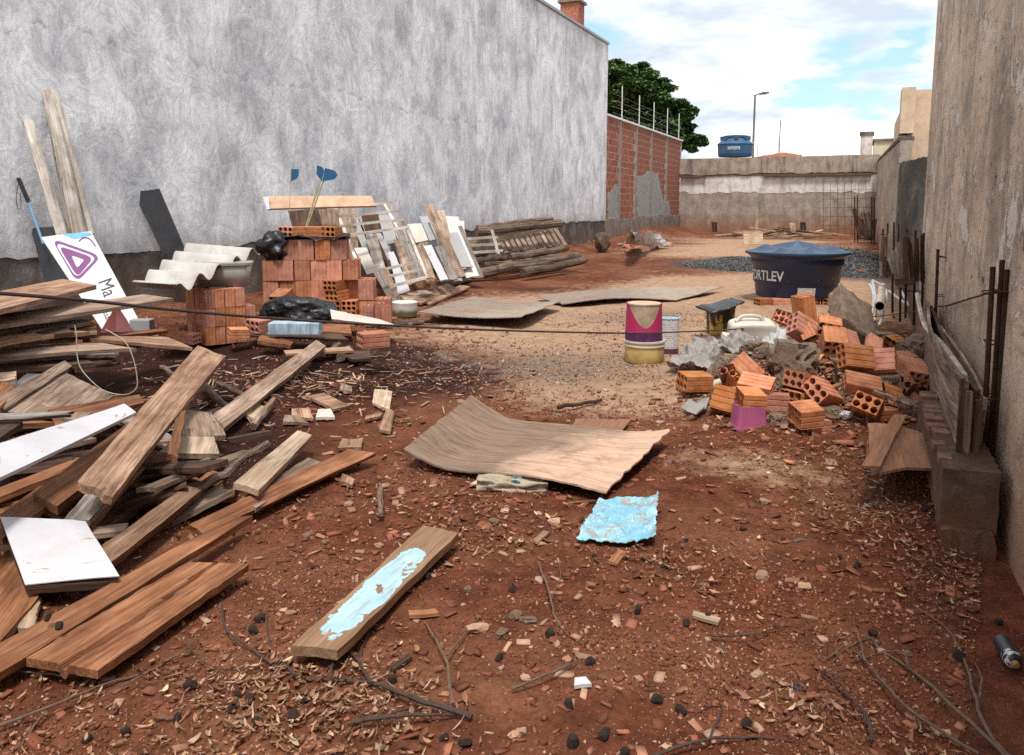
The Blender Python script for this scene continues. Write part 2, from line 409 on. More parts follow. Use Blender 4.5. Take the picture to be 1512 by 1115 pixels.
# ------------------------------------------------------------------ wall materials
t = MT('trowelled_grey_render')
wz = t.sep()
cloud = t.noise(t.vec((1, 0.6, 0.55)), 0.9, 5, 0.55, 0.2)
isl = t.noise(t.vec((1, 1.0, 0.75), loc=(0, 7, 3)), 1.5, 8, 0.60, 0.5)     # islands of damp and dry render, crisp edged
isl2 = t.noise(t.vec((1, 1.2, 0.6), loc=(0, 3, 11)), 4.2, 9, 0.72, 0.5)
arcs = t.noise(t.vec((1, 1.0, 0.8), loc=(0, 2, 9)), 1.5, 5, 0.55, 2.2)       # sweeps of the trowel
arcs2 = t.noise(t.vec((1, 1.1, 0.7), loc=(0, 12, 4)), 2.6, 6, 0.6, 1.8)
streak = t.noise(t.vec((1, 5.0, 0.45)), 1.5, 9, 0.74, 0.45)
grain = t.noise(t.obj, 22, 7, 0.72, 0.2); pit = t.noise(t.obj, 95, 3, 0.6)
far = t.ramp(t.m('DIVIDE', wz[1], 30.0), [(0.22, 0.15), (0.70, 1.0)])
c = t.ramp(cloud, [(0.34, (0.60, 0.61, 0.635)), (0.5, (0.71, 0.72, 0.745)), (0.66, (0.80, 0.81, 0.83))])
c = t.mix(1.0, c, t.ramp(isl, [(0.34, (0.70, 0.705, 0.715)), (0.45, (0.86, 0.865, 0.87)), (0.52, (1.0, 1.0, 1.0)), (0.64, (1.12, 1.12, 1.115))]), 'MULTIPLY')
c = t.mix(0.5, c, t.ramp(isl2, [(0.37, (0.72, 0.72, 0.73)), (0.46, (0.95, 0.95, 0.95)), (0.55, (1.05, 1.05, 1.05)), (0.66, (1.16, 1.16, 1.16))]), 'MULTIPLY')
c = t.mix(0.75, c, t.ramp(arcs, [(0.40, (1.0, 1.0, 1.0)), (0.445, (0.80, 0.80, 0.81)), (0.46, (1.05, 1.05, 1.05)), (0.50, (1.14, 1.14, 1.14)), (0.53, (0.97, 0.97, 0.97)), (0.58, (0.82, 0.82, 0.83)), (0.60, (1.06, 1.06, 1.06))]), 'MULTIPLY')
c = t.mix(0.55, c, t.ramp(arcs2, [(0.42, (1.0, 1.0, 1.0)), (0.455, (0.78, 0.78, 0.79)), (0.47, (1.08, 1.08, 1.08)), (0.54, (1.0, 1.0, 1.0)), (0.575, (0.84, 0.84, 0.85)), (0.60, (1.05, 1.05, 1.05))]), 'MULTIPLY')
c = t.mix(t.m('MULTIPLY', far, 0.55), c, t.mix(1.0, c, t.ramp(streak, [(0.36, (0.68, 0.68, 0.69)), (0.48, (0.98, 0.98, 0.98)), (0.6, (1.12, 1.12, 1.12))]), 'MULTIPLY'))
c = t.mix(0.28, c, t.ramp(grain, [(0.34, 0.78), (0.5, 1.0), (0.64, 1.14)]), 'MULTIPLY')
jn = t.noise(t.vec((0.0, 1.0, 0.25)), 1.1, 8, 0.66, 0.6)
lift = t.m('SUBTRACT', t.m('ADD', wz[2], t.m('MULTIPLY', t.m('SUBTRACT', jn, 0.5), 1.0)), 3.45)
jline = t.m('MULTIPLY', t.ramp(t.m('ADD', lift, 0.5), [(0.46, 0.0), (0.499, 1.0), (0.57, 0.0)]), t.ramp(t.noise(t.vec((1, 1.6, 1)), 2.6, 5), [(0.46, 0.0), (0.60, 0.55)]))
c = t.mix(t.ramp(t.m('ADD', lift, 0.5), [(0.40, 0.10), (0.50, 0.30), (0.506, 0.0)]), c, t.mix(1.0, c, (1.22, 1.22, 1.23), 'MULTIPLY'))
c = t.mix(jline, c, (0.30, 0.30, 0.305))
damp = t.noise(t.vec((1, 1.2, 0.6)), 1.7, 7, 0.68)
low = t.ramp(t.m('ADD', wz[2], t.m('MULTIPLY', damp, -0.9)), [(0.40, 0.5), (0.75, 0.0)])
c = t.mix(low, c, (0.25, 0.245, 0.24))
hole = t.ramp(t.vor(t.obj, 1.7), [(0.018, 1.0), (0.03, 0.0)])
c = t.mix(t.m('MULTIPLY', hole, 0.8), c, (0.08, 0.08, 0.08))
hb = t.m('ADD', t.m('ADD', t.m('MULTIPLY', isl2, 0.4), t.m('MULTIPLY', arcs, 0.4)), t.m('ADD', t.m('MULTIPLY', pit, 0.10), t.m('ADD', t.m('MULTIPLY', grain, 0.25), t.m('MULTIPLY', jline, -0.3))))
RENDER_GREY = t.end(c, 0.88, t.bump(hb, 0.6, 0.03), 0.2)

def concrete_mat(name, lo, mid, hi, stain=(0.06, 0.05, 0.045), stain_amt=0.6, red=0.5, scale=2.0, bump=0.5, red_z=(0.15, 0.8), ys=1.0):
    t = MT(name); z = t.sep()
    ov = t.vec((1, ys, 1)); a = t.noise(ov, scale, 9, 0.70, 0.4); b = t.noise(ov, scale * 9, 6, 0.70)
    st = t.noise(t.vec((2.2, 2.2 * ys, 0.4)), 1.5, 7, 0.68, 0.5)
    c = t.ramp(a, [(0.28, lo), (0.5, mid), (0.72, hi)])
    c = t.mix(0.55, c, t.ramp(b, [(0.3, 0.6), (0.5, 1.0), (0.7, 1.25)]), 'MULTIPLY')
    c = t.mix(t.m('MULTIPLY', t.ramp(st, [(0.48, 0.0), (0.70, 1.0)]), stain_amt), c, stain)
    if red: c = t.mix(t.m('MULTIPLY', t.ramp(t.m('ADD', z[2], t.m('MULTIPLY', t.m('SUBTRACT', a, 0.5), 1.0)), [(red_z[0], 1.0), (red_z[1], 0.0)]), red), c, (0.26, 0.105, 0.05))
    return t.end(c, 0.92, t.bump(t.m('ADD', a, t.m('MULTIPLY', b, 0.5)), bump, 0.03), 0.2)
CONC = concrete_mat('old_concrete', (0.12, 0.105, 0.095), (0.235, 0.205, 0.18), (0.36, 0.32, 0.28))
CONC_DARK = concrete_mat('dark_mouldy_concrete', (0.035, 0.034, 0.034), (0.11, 0.105, 0.10), (0.30, 0.285, 0.27), stain_amt=0.7, red=0.25)
CONC_BEAM = concrete_mat('stained_band_concrete', (0.20, 0.155, 0.12), (0.36, 0.285, 0.22), (0.50, 0.41, 0.33), stain=(0.045, 0.038, 0.034), stain_amt=0.95, red=0.0)
CONC_WARM = concrete_mat('warm_grey_render', (0.20, 0.16, 0.125), (0.36, 0.29, 0.235), (0.50, 0.42, 0.345), stain_amt=0.35, red=0.75, red_z=(0.2, 1.0))
SIDE_DARK = concrete_mat('black_mould_wall', (0.022, 0.021, 0.021), (0.07, 0.065, 0.06), (0.24, 0.21, 0.185), stain_amt=0.7, red=0.25, ys=0.2)
SIDE_WARM = concrete_mat('side_wall_render', (0.22, 0.175, 0.135), (0.40, 0.32, 0.255), (0.55, 0.46, 0.375), stain_amt=0.4, red=0.6, ys=0.12, red_z=(0.2, 1.0))
FOOTING = concrete_mat('cast_footing_concrete', (0.045, 0.026, 0.018), (0.095, 0.057, 0.040), (0.18, 0.115, 0.08), stain_amt=0.6, red=0.45, scale=5, red_z=(0.02, 0.34))

t = MT('peeling_brown_render'); z = t.sep()
a = t.noise(t.vec((1, 0.35, 0.6)), 1.5, 9, 0.70, 0.4); b = t.noise(t.vec((1, 0.3, 0.8)), 16, 7, 0.72, 0.3)
stv = t.noise(t.vec((1.0, 0.9, 0.40)), 1.9, 9, 0.74, 0.5)
flk = t.noise(t.vec((1, 0.55, 0.7)), 3.0, 9, 0.68, 0.6); p2 = t.noise(t.vec((1, 0.5, 0.5), loc=(0, 4, 8)), 3.4, 8, 0.70, 0.5)
c = t.ramp(a, [(0.32, (0.36, 0.27, 0.20)), (0.5, (0.60, 0.47, 0.36)), (0.68, (0.76, 0.62, 0.49))])
c = t.mix(0.7, c, t.ramp(b, [(0.32, 0.62), (0.5, 1.0), (0.66, 1.2)]), 'MULTIPLY')
c = t.mix(t.m('MULTIPLY', t.ramp(stv, [(0.50, 0.0), (0.62, 1.0)]), 0.55), c, (0.16, 0.13, 0.105))
c = t.mix(t.m('MULTIPLY', t.ramp(flk, [(0.57, 0.0), (0.585, 1.0)]), 0.75), c, (0.70, 0.66, 0.61))
c = t.mix(t.m('MULTIPLY', t.ramp(p2, [(0.40, 1.0), (0.42, 0.0)]), 0.6), c, (0.27, 0.235, 0.20))
pitv = t.ramp(t.noise(t.vec((1, 3.2, 4.0)), 2.4, 6, 0.66, 0.6), [(0.64, 0.0), (0.67, 1.0)])
c = t.mix(t.m('MULTIPLY', pitv, 0.85), c, (0.08, 0.055, 0.042))
c = t.mix(t.m('MULTIPLY', t.ramp(t.m('ADD', z[2], t.m('MULTIPLY', t.m('SUBTRACT', a, 0.5), 1.3)), [(0.10, 1.0), (1.0, 0.0)]), 0.75), c, (0.30, 0.14, 0.07))
hb = t.m('SUBTRACT', t.m('ADD', t.m('ADD', t.m('MULTIPLY', a, 0.5), t.m('MULTIPLY', b, 0.6)), t.m('MULTIPLY', t.ramp(flk, [(0.565, 0.0), (0.585, 1.0)]), 0.3)), t.m('MULTIPLY', pitv, 0.7))
RENDER_BROWN = t.end(c, 0.92, t.bump(hb, 0.9, 0.03), 0.2)

def slab(name, mat, lo, hi, parent=None, rag=None):
    return MB().quadbox(lo, hi).build(name, mat, parent)
def wall_x(name, mat, x, y0, y1, z0, z1, thick, side, parent=None, rag_bottom=0.0, rag_top=0.0, step=0.12, n_h=4):
    """upright wall face at x looking to 'side' (+1/-1); z0,z1 are numbers or functions of y"""
    f0 = z0 if callable(z0) else (lambda y: z0); f1 = z1 if callable(z1) else (lambda y: z1)
    n = max(2, int(abs(y1 - y0) / step)); m = MB()
    for i in range(n + 1):
        y = y0 + (y1 - y0) * i / n
        b = f0(y) + rag_bottom * float(fbm(y * 3.1, 2.2, 4)); tp = f1(y) + rag_top * float(fbm(y * 3.7, 8.2, 4))
        wob = 0.006 * float(fbm(y * 0.8, x, 2))
        m.v += [Vector((x + wob, y, b)), Vector((x + wob, y, tp)), Vector((x - side * thick, y, tp)), Vector((x - side * thick, y, b))]
    for i in range(n):
        a = 4 * i; d = a + 4
        for k in range(4):
            q = [a + k, d + k, d + (k + 1) % 4, a + (k + 1) % 4]
            m.f.append(q if side < 0 else q[::-1])
    m.f.append([0, 1, 2, 3] if side < 0 else [3, 2, 1, 0]); e = 4 * n
    m.f.append([e + 3, e + 2, e + 1, e] if side < 0 else [e, e + 1, e + 2, e + 3])
    return m.build(name, mat, parent)

# ------------------------------------------------------------------ left: rendered gable wall of the neighbour
Y_END = 29.15
lw = empty('rendered_wall', (XL, 12, 0))
tag(lw, 'tall grey cement-rendered wall with trowel marks along the left side', 'wall')
lw.location = (0, 0, 0)
wall_x('render', RENDER_GREY, XL, -6, Y_END, 0.86, 7.24, 0.3, 1, lw, rag_bottom=0.07, step=0.05)
wall_x('plinth', CONC_DARK, XL - 0.012, -6, Y_END - 0.02, -0.4, 0.95, 0.3, 1, lw)
FLASH = simple_mat('grey_flashing', (0.34, 0.34, 0.35), 0.5, 0.2, 3, 0.2, (0.1, 0.1, 0.1))
MB().quadbox((XL - 0.34, -6, 7.25), (XL + 0.05, Y_END + 0.02, 7.33)).build('flashing', FLASH, lw)

# ------------------------------------------------------------------ brick materials
t = MT('terracotta_brick')
gro = t.wave(t.vec((0, 1, 1)), 9.5, 0.3, 1, 'DIAGONAL')
bb = t.noise(t.vec(jump=17.0), 9, 6, 0.65, 0.3)
c = t.ramp(bb, [(0.3, (0.38, 0.14, 0.068)), (0.5, (0.56, 0.23, 0.115)), (0.72, (0.66, 0.32, 0.18))])
c = t.mix(0.15, c, t.ramp(t.noise(t.vec((3, 60, 60), jump=5.0), 1, 3), [(0.3, 0.7), (0.7, 1.15)]), 'MULTIPLY')
c = t.mix(t.ramp(t.noise(t.vec(jump=7.0), 4, 6, 0.7, 0.5), [(0.54, 0.0), (0.72, 0.6)]), c, (0.19, 0.08, 0.05))
c = t.mix(t.m('MULTIPLY', t.ramp(t.noise(t.vec(jump=9.0), 13, 4, 0.6, 0.5), [(0.62, 0.0), (0.72, 0.7)]), 0.7), c, (0.36, 0.30, 0.26))
c = t.hsv(c, t.m('ADD', t.m('MULTIPLY', t.rnd, 0.016), 0.488), t.m('ADD', t.m('MULTIPLY', t.rnd, 0.25), 0.85), t.m('ADD', t.m('MULTIPLY', t.m('FRACT', t.m('MULTIPLY', t.rnd, 7.31)), 0.55), 0.68))
BRICK = t.end(c, 0.85, t.bump(bb, 0.4, 0.008), 0.2)
t = MT('wall_brick_face')
bb = t.noise(t.vec(jump=17.0), 9, 5, 0.65, 0.3)
c = t.ramp(bb, [(0.3, (0.23, 0.085, 0.055)), (0.5, (0.35, 0.135, 0.088)), (0.72, (0.45, 0.20, 0.135))])
gr = t.wave(t.vec((0, 1, 0)), 8.0, 0.4, 1, 'Y')
c = t.mix(t.ramp(gr, [(0.15, 0.5), (0.4, 0.0)]), c, (0.10, 0.035, 0.026))
c = t.hsv(c, 0.5, 1.0, t.m('ADD', t.m('MULTIPLY', t.rnd, 0.5), 0.75))
WALL_BRICK = t.end(c, 0.9, t.bump(gr, 0.5, 0.01), 0.15)
MORTAR = simple_mat('pale_mortar', (0.58, 0.49, 0.42), 0.95, 0.35, 7, 0.3, (0.2, 0.12, 0.09), 0.4)
COLUMN = simple_mat('column_concrete', (0.30, 0.26, 0.225), 0.9, 0.35, 6, 0.35, (0.14, 0.1, 0.08), 0.4)
WHITE_TRIM = simple_mat('white_metal', (0.72, 0.72, 0.72), 0.45, 0.12, 8, 0.1)

# ------------------------------------------------------------------ bare brick boundary wall beyond it
bw = empty('brick_wall'); tag(bw, 'bare red hollow-brick boundary wall with concrete columns and a white metal cap', 'wall')
BX = XL - 0.05
MB().quadbox((BX - 0.2, Y_END + 0.02, 0.84), (BX - 0.012, YB + 0.3, 4.72)).build('mortar_bed', MORTAR, bw)
wall_x('plinth', CONC, XL + 0.03, Y_END + 0.01, YB + 0.2, -0.4, 0.86, 0.3, 1, bw, rag_top=0.03)
MB().quadbox((BX - 0.24, Y_END + 0.02, 4.725), (BX + 0.06, YB + 0.32, 4.80)).build('coping', WHITE_TRIM, bw)
cols_y = [onX(p, 250, BX).y for p in (915, 939, 961, 984)]
for cy in cols_y:
    MB().quadbox((BX - 0.1, cy - 0.14, 0.865), (BX + 0.022, cy + 0.14, 4.715)).build('column', COLUMN, bw)
BH, BWD = 0.226, 0.180
bm0 = MB().quadbox((-0.05, -BWD / 2, -BH / 2), (0.0, BWD / 2, BH / 2)).mesh('brick')
bm0.materials.append(WALL_BRICK)
spots = []
for r in range(15):
    y = Y_END + 0.1 + (0.096 if r % 2 else 0)
    while y < YB - 0.05:
        if min(abs(y - cy) for cy in cols_y) > 0.225: spots.append((y, 0.86 + 0.128 + r * 0.2562))
        y += 0.194
spots.sort(key=lambda s: s[0])
for y, z in spots[:300]:
    o = link('brick', bm0, None, bw); o.location = (BX + random.uniform(-0.006, 0.004), y, z)
m = MB()
for y, z in spots[300:]:
    dx = BX + random.uniform(-0.006, 0.004)
    m.quadbox((dx - 0.05, y - BWD / 2, z - BH / 2), (dx, y + BWD / 2, z + BH / 2))
far_b = m.build('far_bricks', WALL_BRICK, bw); far_b['kind'] = 'stuff'
SMEAR = concrete_mat('cement_smear', (0.20, 0.195, 0.19), (0.31, 0.305, 0.295), (0.40, 0.395, 0.385), stain_amt=0.2, red=0, scale=6)
def smear(outline):
    pts = [onX(px, py, BX + 0.014) for px, py in outline]
    v = []
    for i, p in enumerate(pts):
        q = pts[(i + 1) % len(pts)]; k = max(1, int((q - p).length / 0.12))
        for j in range(k):
            s = p.lerp(q, j / k); v.append(Vector((BX + 0.014, s.y + random.uniform(-.05, .05), max(0.87, s.z + random.uniform(-.05, .05)))))
    mb = MB(); n = len(v); mb.v = v + [Vector((BX - 0.02, p.y, p.z)) for p in v]
    mb.f = [list(range(n))[::-1]] + [[i, (i + 1) % n, n + (i + 1) % n, n + i] for i in range(n)]
    o = mb.build('cement_patch', SMEAR, bw); return o
smear([(898, 285), (905, 280), (910, 270), (912, 276), (912.5, 324), (898, 325)])
smear([(941, 262), (950, 260), (956, 254), (963, 252), (966, 257), (972, 256), (975, 275), (980, 298), (988, 297), (990, 318), (941, 321)])
for px, py in ((919, 127), (944.5, 141), (966, 151), (986, 160), (1003, 168)):
    p = onX(px, py, BX - 0.08)
    pb = MB().tube([(p.x, p.y, 4.79), (p.x, p.y, p.z)], 0.022, 6)
    ps = pb.build('fence_post', WHITE_TRIM, bw)
    iq = MB()
    for k in range(4): iq.tube([(p.x, p.y - 0.05, 4.95 + 0.24 * k), (p.x, p.y + 0.05, 4.95 + 0.24 * k)], 0.018, 5)
    iq.build('insulator', WHITE_TRIM, ps)
for k in range(4):
    z = 4.95 + 0.24 * k
    MB().tube([(BX - 0.08, onX(919, 127, BX).y - 1, z), (BX - 0.08, YB, z + 0.02)], 0.004, 4).build('fence_wire', FLASH, bw)

# ------------------------------------------------------------------ chimney on the neighbour's roof
ch = empty('brick_chimney', (XL - 1.2, 26.6, 7.0)); tag(ch, 'small red brick chimney rising behind the left wall top', 'chimney')
cp = onX(845, 38, XL - 1.2); ch.location = (cp.x, cp.y, 6.9)
MB().quadbox((-0.34, -0.34, 0), (0.34, 0.34, 1.05 + cp.z - 7.2)).build('shaft', WALL_BRICK, ch)
MB().quadbox((-0.42, -0.42, 1.05 + cp.z - 7.2), (0.42, 0.42, 1.14 + cp.z - 7.2)).build('cap', CONC, ch)

# ------------------------------------------------------------------ back wall
bk = empty('back_wall'); tag(bk, 'old stained concrete wall closing the far end of the lot', 'wall')
FLAKE = concrete_mat('flaking_white_paint', (0.44, 0.38, 0.31), (0.74, 0.68, 0.61), (0.86, 0.81, 0.75), stain=(0.28, 0.21, 0.15), stain_amt=0.7, red=0, scale=3.0)
x0, x1 = XL - 0.25, XR + 0.1
MB().quadbox((x0, YB, -0.3), (x1, YB + 0.25, 3.0)).build('lower_wall', CONC_WARM, bk)
mb = MB(); n = 90
for i in range(n + 1):
    x = x0 + (x1 - x0) * i / n
    mb.v += [Vector((x, YB - 0.012, 2.02 + 0.16 * float(fbm(x * 2.2, 4.4, 4)))), Vector((x, YB - 0.012, 2.86)), Vector((x, YB + 0.05, 2.86)), Vector((x, YB + 0.05, 2.05))]
for i in range(n):
    for k in range(3): mb.f.append([4 * i + k, 4 * i + 4 + k, 4 * i + 5 + k, 4 * i + 1 + k][::-1] if k else [4 * i, 4 * i + 4, 4 * i + 5, 4 * i + 1])
mb.build('painted_band', FLAKE, bk)
mb = MB(); n = 60
for i in range(n + 1):
    x = x0 + (x1 - x0) * i / n
    zb = 2.98 + 0.10 * float(fbm(x * 1.8, 9.1, 4))
    for q in ((YB - 0.10, zb), (YB - 0.10, 3.80 + 0.02 * float(fbm(x, 1.1, 3))), (YB + 0.3, 3.80), (YB + 0.3, zb)): mb.v.append(Vector((x, q[0], q[1])))
for i in range(n):
    for k in range(4): mb.f.append([4 * i + k, 4 * i + 4 + k, 4 * i + 4 + (k + 1) % 4, 4 * i + (k + 1) % 4])
mb.f += [[3, 2, 1, 0], [4 * n, 4 * n + 1, 4 * n + 2, 4 * n + 3]]
mb.build('top_beam', CONC_BEAM, bk)
for a, b in ((1006, 1042), (1128, 1287)):
    pa, pb_ = onY(a, 262, YB), onY(b, 262, YB)
    MB().quadbox((pa.x, YB - 0.2, 2.84), (pb_.x, YB - 0.02, 2.93)).build('ledge', simple_mat('rusty_ledge', (0.16, 0.075, 0.05), 0.9, 0.3, 5), bk)

# ------------------------------------------------------------------ right side walls
rw = wall_x('rendered_wall', RENDER_BROWN, XR, -6, 10.05, -0.4, 3.85, 0.28, -1, None, step=0.1)
tag(rw, 'tall brown stained and peeling rendered wall close on the right', 'wall')
mw_ = wall_x('boundary_wall', SIDE_DARK, XR + 0.02, 10.06, 17.7, -0.4, lambda y: 2.02 + (y - 10) * 0.035, 0.2, -1, None, rag_top=0.03)
tag(mw_, 'low black mould-covered wall between the brown wall and the beige house', 'wall')
fw = empty('boundary_wall'); tag(fw, 'long grey-brown wall on the far right running back to the end wall', 'wall')
wall_x('render', SIDE_WARM, XR + 0.0, 17.72, YB - 0.12, -0.4, lambda y: 2.72 + (y - 17.7) * 0.030, 0.22, -1, fw)
wall_x('coping', CONC_DARK, XR - 0.03, 17.73, YB - 0.12, lambda y: 2.725 + (y - 17.7) * 0.030, lambda y: 2.80 + (y - 17.7) * 0.030, 0.28, -1, fw)
BEIGE = concrete_mat('beige_house_paint', (0.55, 0.41, 0.28), (0.63, 0.48, 0.34), (0.70, 0.55, 0.40), stain_amt=0.08, red=0, scale=0.8, bump=0.15)
hs = empty('beige_house', (1, 18, 0)); hs.location = (0, 0, 0); tag(hs, 'plain beige house wall rising behind the low black wall', 'house')
pl, pr = onY(1329, 135, 18.0), onY(1344, 135, 18.0)
MB().quadbox((pr.x, 18.06, 0), (6.5, 26, 3.72)).build('wall', BEIGE, hs)
MB().quadbox((XR + 0.23, 18.0, 0), (pr.x - 0.005, 26, 3.76)).build('corner_pier', BEIGE, hs)
MB().quadbox((XR - 0.02, 17.74, 2.86), (XR + 0.225, 18.4, 3.74)).build('return_wall', BEIGE, hs)

# things seen over the back wall
yh = empty('yellow_outbuilding', (0, 0, 0)); tag(yh, 'pale yellow outbuilding wall beyond the far right corner', 'building')
a = onY(1291, 208, 47.0)
MB().quadbox((a.x, 47, 0), (a.x + 6, 51, a.z)).build('wall', simple_mat('pale_yellow_paint', (0.66, 0.58, 0.40), 0.85, 0.15, 2, 0.2), yh)
MB().quadbox((a.x - 0.1, 46.9, a.z + 0.003), (a.x + 6.1, 51.1, a.z + 0.1)).build('roof_edge', CONC, yh)
cpn = empty('chimney_stack'); tag(cpn, 'peeling whitewashed chimney stack standing above the far right corner', 'chimney')
a, b = onY(1271, 200, 44.5), onY(1289, 200, 44.5)
MB().quadbox((a.x, 44.5, 3.0), (b.x, 45.1, a.z)).build('shaft', FLAKE, cpn)
MB().quadbox((a.x - 0.05, 44.45, a.z + 0.002), (b.x + 0.05, 45.15, a.z + 0.17)).build('cap', CONC_DARK, cpn)
# low tiled roof behind the end wall
TILE = simple_mat('clay_roof_tile', (0.33, 0.13, 0.075), 0.9, 0.4, 6, 0.4, (0.1, 0.06, 0.05))
rf = empty('tiled_roof'); tag(rf, 'sliver of red clay tiled roof showing over the back wall', 'roof')
a, b = onY(1112, 226, 46), onY(1182, 226, 46)
m = MB(); nt_ = 46
for i in range(nt_):
    xx = a.x + (b.x - a.x) * i / nt_; mid = 1 - abs((i + 0.5) / nt_ - 0.62) * 1.0
    zt = a.z - 0.42 + 0.36 * mid
    m.tube([(xx + 0.06, 44.6, 3.3), (xx + 0.06, 46.0, zt + random.uniform(-.02, .02))], 0.07, 6)
m.build('tile_rows', TILE, rf)['kind'] = 'stuff'
MB().quadbox((a.x, 44.8, 2.6), (b.x, 46.0, 3.25)).build('roof_deck', TILE, rf)

# street lamp and aerial far behind
LAMP = simple_mat('galvanised_pole', (0.20, 0.20, 0.21), 0.5, 0.15, 5, 0.1, metal=0.3)
sl = empty('street_lamp'); tag(sl, 'tall thin street lamp with a two-armed head beyond the back wall', 'street lamp')
p = onY(1115, 140, 62); sl.location = (p.x, p.y, 0)
MB().tube([(0, 0, 0), (0, 0, p.z)], [0.11, 0.07], 8).build('pole', LAMP, sl)
for sx, ln in ((1, 0.85), (1, 0.45)):
    dy = 0.0 if ln > 0.5 else 0.5
    arm = MB().tube([(0, 0, p.z - 0.05), (ln * 0.4, dy * 0.4, p.z + 0.08), (ln * 0.6, dy, p.z + 0.08)], 0.04, 6).build('arm', LAMP, sl)
    MB().quadbox((ln * 0.55, dy - 0.12, p.z + 0.05), (ln * 0.55 + 0.5, dy + 0.12, p.z + 0.16)).build('lamp_head', LAMP, arm)
ap = onY(1152.5, 178, 55)
ae = empty('aerial_mast', (ap.x, ap.y, 0)); tag(ae, 'thin bare aerial mast right of the street lamp', 'mast')
MB().tube([(0, 0, 2), (0, 0, ap.z)], 0.035, 6).build('mast', LAMP, ae)
MB().tube([(-0.06, 0, 2), (-0.06, 0, ap.z - 1.0)], 0.012, 5).build('cable', DARK_METAL, ae)

# ------------------------------------------------------------------ tree behind the brick wall
t = MT('tree_leaf')
c = t.ramp(t.noise(t.obj, 0.9, 4, 0.6), [(0.3, (0.035, 0.08, 0.022)), (0.5, (0.075, 0.14, 0.04)), (0.7, (0.14, 0.21, 0.065))])
c = t.mix(0.5, c, t.attr('tint'), 'MULTIPLY')
LEAF = t.end(c, 0.6, None, 0.3)
BARK = simple_mat('tree_bark', (0.10, 0.075, 0.055), 0.95, 0.4, 6, 0, bump=0.8)
def soup(name, verts, quads, mat, parent=None, colors=None, cname='tint', smooth=False):
    verts = np.asarray(verts, np.float32).reshape(-1, 3); quads = np.asarray(quads, np.int32); k = quads.shape[1]
    me = bpy.data.meshes.new(name)
    me.vertices.add(len(verts)); me.vertices.foreach_set('co', verts.ravel())
    me.loops.add(quads.size); me.loops.foreach_set('vertex_index', quads.ravel())
    me.polygons.add(len(quads)); me.polygons.foreach_set('loop_start', np.arange(0, quads.size, k, dtype=np.int32))
    me.polygons.foreach_set('loop_total', np.full(len(quads), k, dtype=np.int32))
    me.update()
    if smooth: me.polygons.foreach_set('use_smooth', np.ones(len(me.polygons), bool))
    if colors is not None:
        ca = me.color_attributes.new(cname, 'FLOAT_COLOR', 'POINT')
        cc = np.concatenate([colors, np.ones((len(colors), 1))], 1).astype(np.float32); ca.data.foreach_set('color', cc.ravel())
    return link(name, me, mat, parent)
def rot_mats(n, tilt):
    """random heading, tilt (radians array), random spin -> n x 3 x 3"""
    a = rng.random(n) * 2 * np.pi; b = rng.random(n) * 2 * np.pi
    ca, sa, cb, sb, ct, st = np.cos(a), np.sin(a), np.cos(b), np.sin(b), np.cos(tilt), np.sin(tilt)
    Rz = np.zeros((n, 3, 3)); Rz[:, 0, 0] = ca; Rz[:, 0, 1] = -sa; Rz[:, 1, 0] = sa; Rz[:, 1, 1] = ca; Rz[:, 2, 2] = 1
    Rx = np.zeros((n, 3, 3)); Rx[:, 0, 0] = 1; Rx[:, 1, 1] = ct; Rx[:, 1, 2] = -st; Rx[:, 2, 1] = st; Rx[:, 2, 2] = ct
    Rb = np.zeros((n, 3, 3)); Rb[:, 0, 0] = cb; Rb[:, 0, 1] = -sb; Rb[:, 1, 0] = sb; Rb[:, 1, 1] = cb; Rb[:, 2, 2] = 1
    return Rz @ Rx @ Rb
def scatter(name, tv, tf, pos, tilt, scale, colors, mat, parent=None, cname='tint', jitter=0.0, smooth=False):
    n = len(pos); tv = np.asarray(tv, float); k = len(tv)
    R = rot_mats(n, tilt)
    v = np.broadcast_to(tv, (n, k, 3)).copy()
    if jitter: v += rng.normal(0, jitter, v.shape)
    v *= np.asarray(scale).reshape(n, 1, -1)
    v = np.einsum('nij,nkj->nki', R, v) + pos[:, None, :]
    f = (np.asarray(tf)[None] + (np.arange(n) * k)[:, None, None]).reshape(-1, len(tf[0]))
    cc = np.repeat(colors, k, 0) if colors is not None else None
    return soup(name, v.reshape(-1, 3), f, mat, parent, cc, cname, smooth)
tr = empty('leafy_tree'); tag(tr, 'large dark green spreading tree behind the brick wall', 'tree')
TD = 50.0
blobs = [(905, 115, 26), (930, 112, 24), (955, 118, 22), (975, 130, 20), (915, 150, 30), (945, 148, 28), (980, 150, 24), (1003, 155, 19), (1015, 168, 15), (925, 185, 26), (960, 182, 26), (990, 186, 22), (1012, 190, 14), (1025, 208, 15), (1008, 212, 18), (985, 215, 20), (890, 130, 30), (880, 165, 34), (1036, 210, 8), (1018, 222, 9), (935, 135, 30), (965, 160, 30), (998, 172, 24), (940, 165, 34), (975, 200, 26), (1000, 200, 22), (915, 100, 18), (945, 105, 18), (900, 200, 30), (950, 210, 24)]
ctr = onY(930, 175, TD); pos = []; nrm = []
for (px, py, r) in blobs:
    c0 = onY(px, py, TD + random.uniform(-1.2, 1.6)); rad = r / 1180 * TD / 0.93
    for sub in range(7):
        d = rng.normal(size=3); d /= np.linalg.norm(d); d[2] *= 0.7
        cc = np.array(c0) + d * rad * 0.62; n = 420; q = rng.normal(size=(n, 3)); q /= np.linalg.norm(q, axis=1)[:, None]
        rr = rad * 0.62 * (0.35 + 0.65 * rng.random(n))
        q[:, 2] *= 0.45
        pos.append(cc + q * rr[:, None])
pos = np.concatenate(pos); n = len(pos)
tint = (0.55 + 0.9 * rng.random((n, 1))) * np.array([[1.0, 1.0, 0.9]])
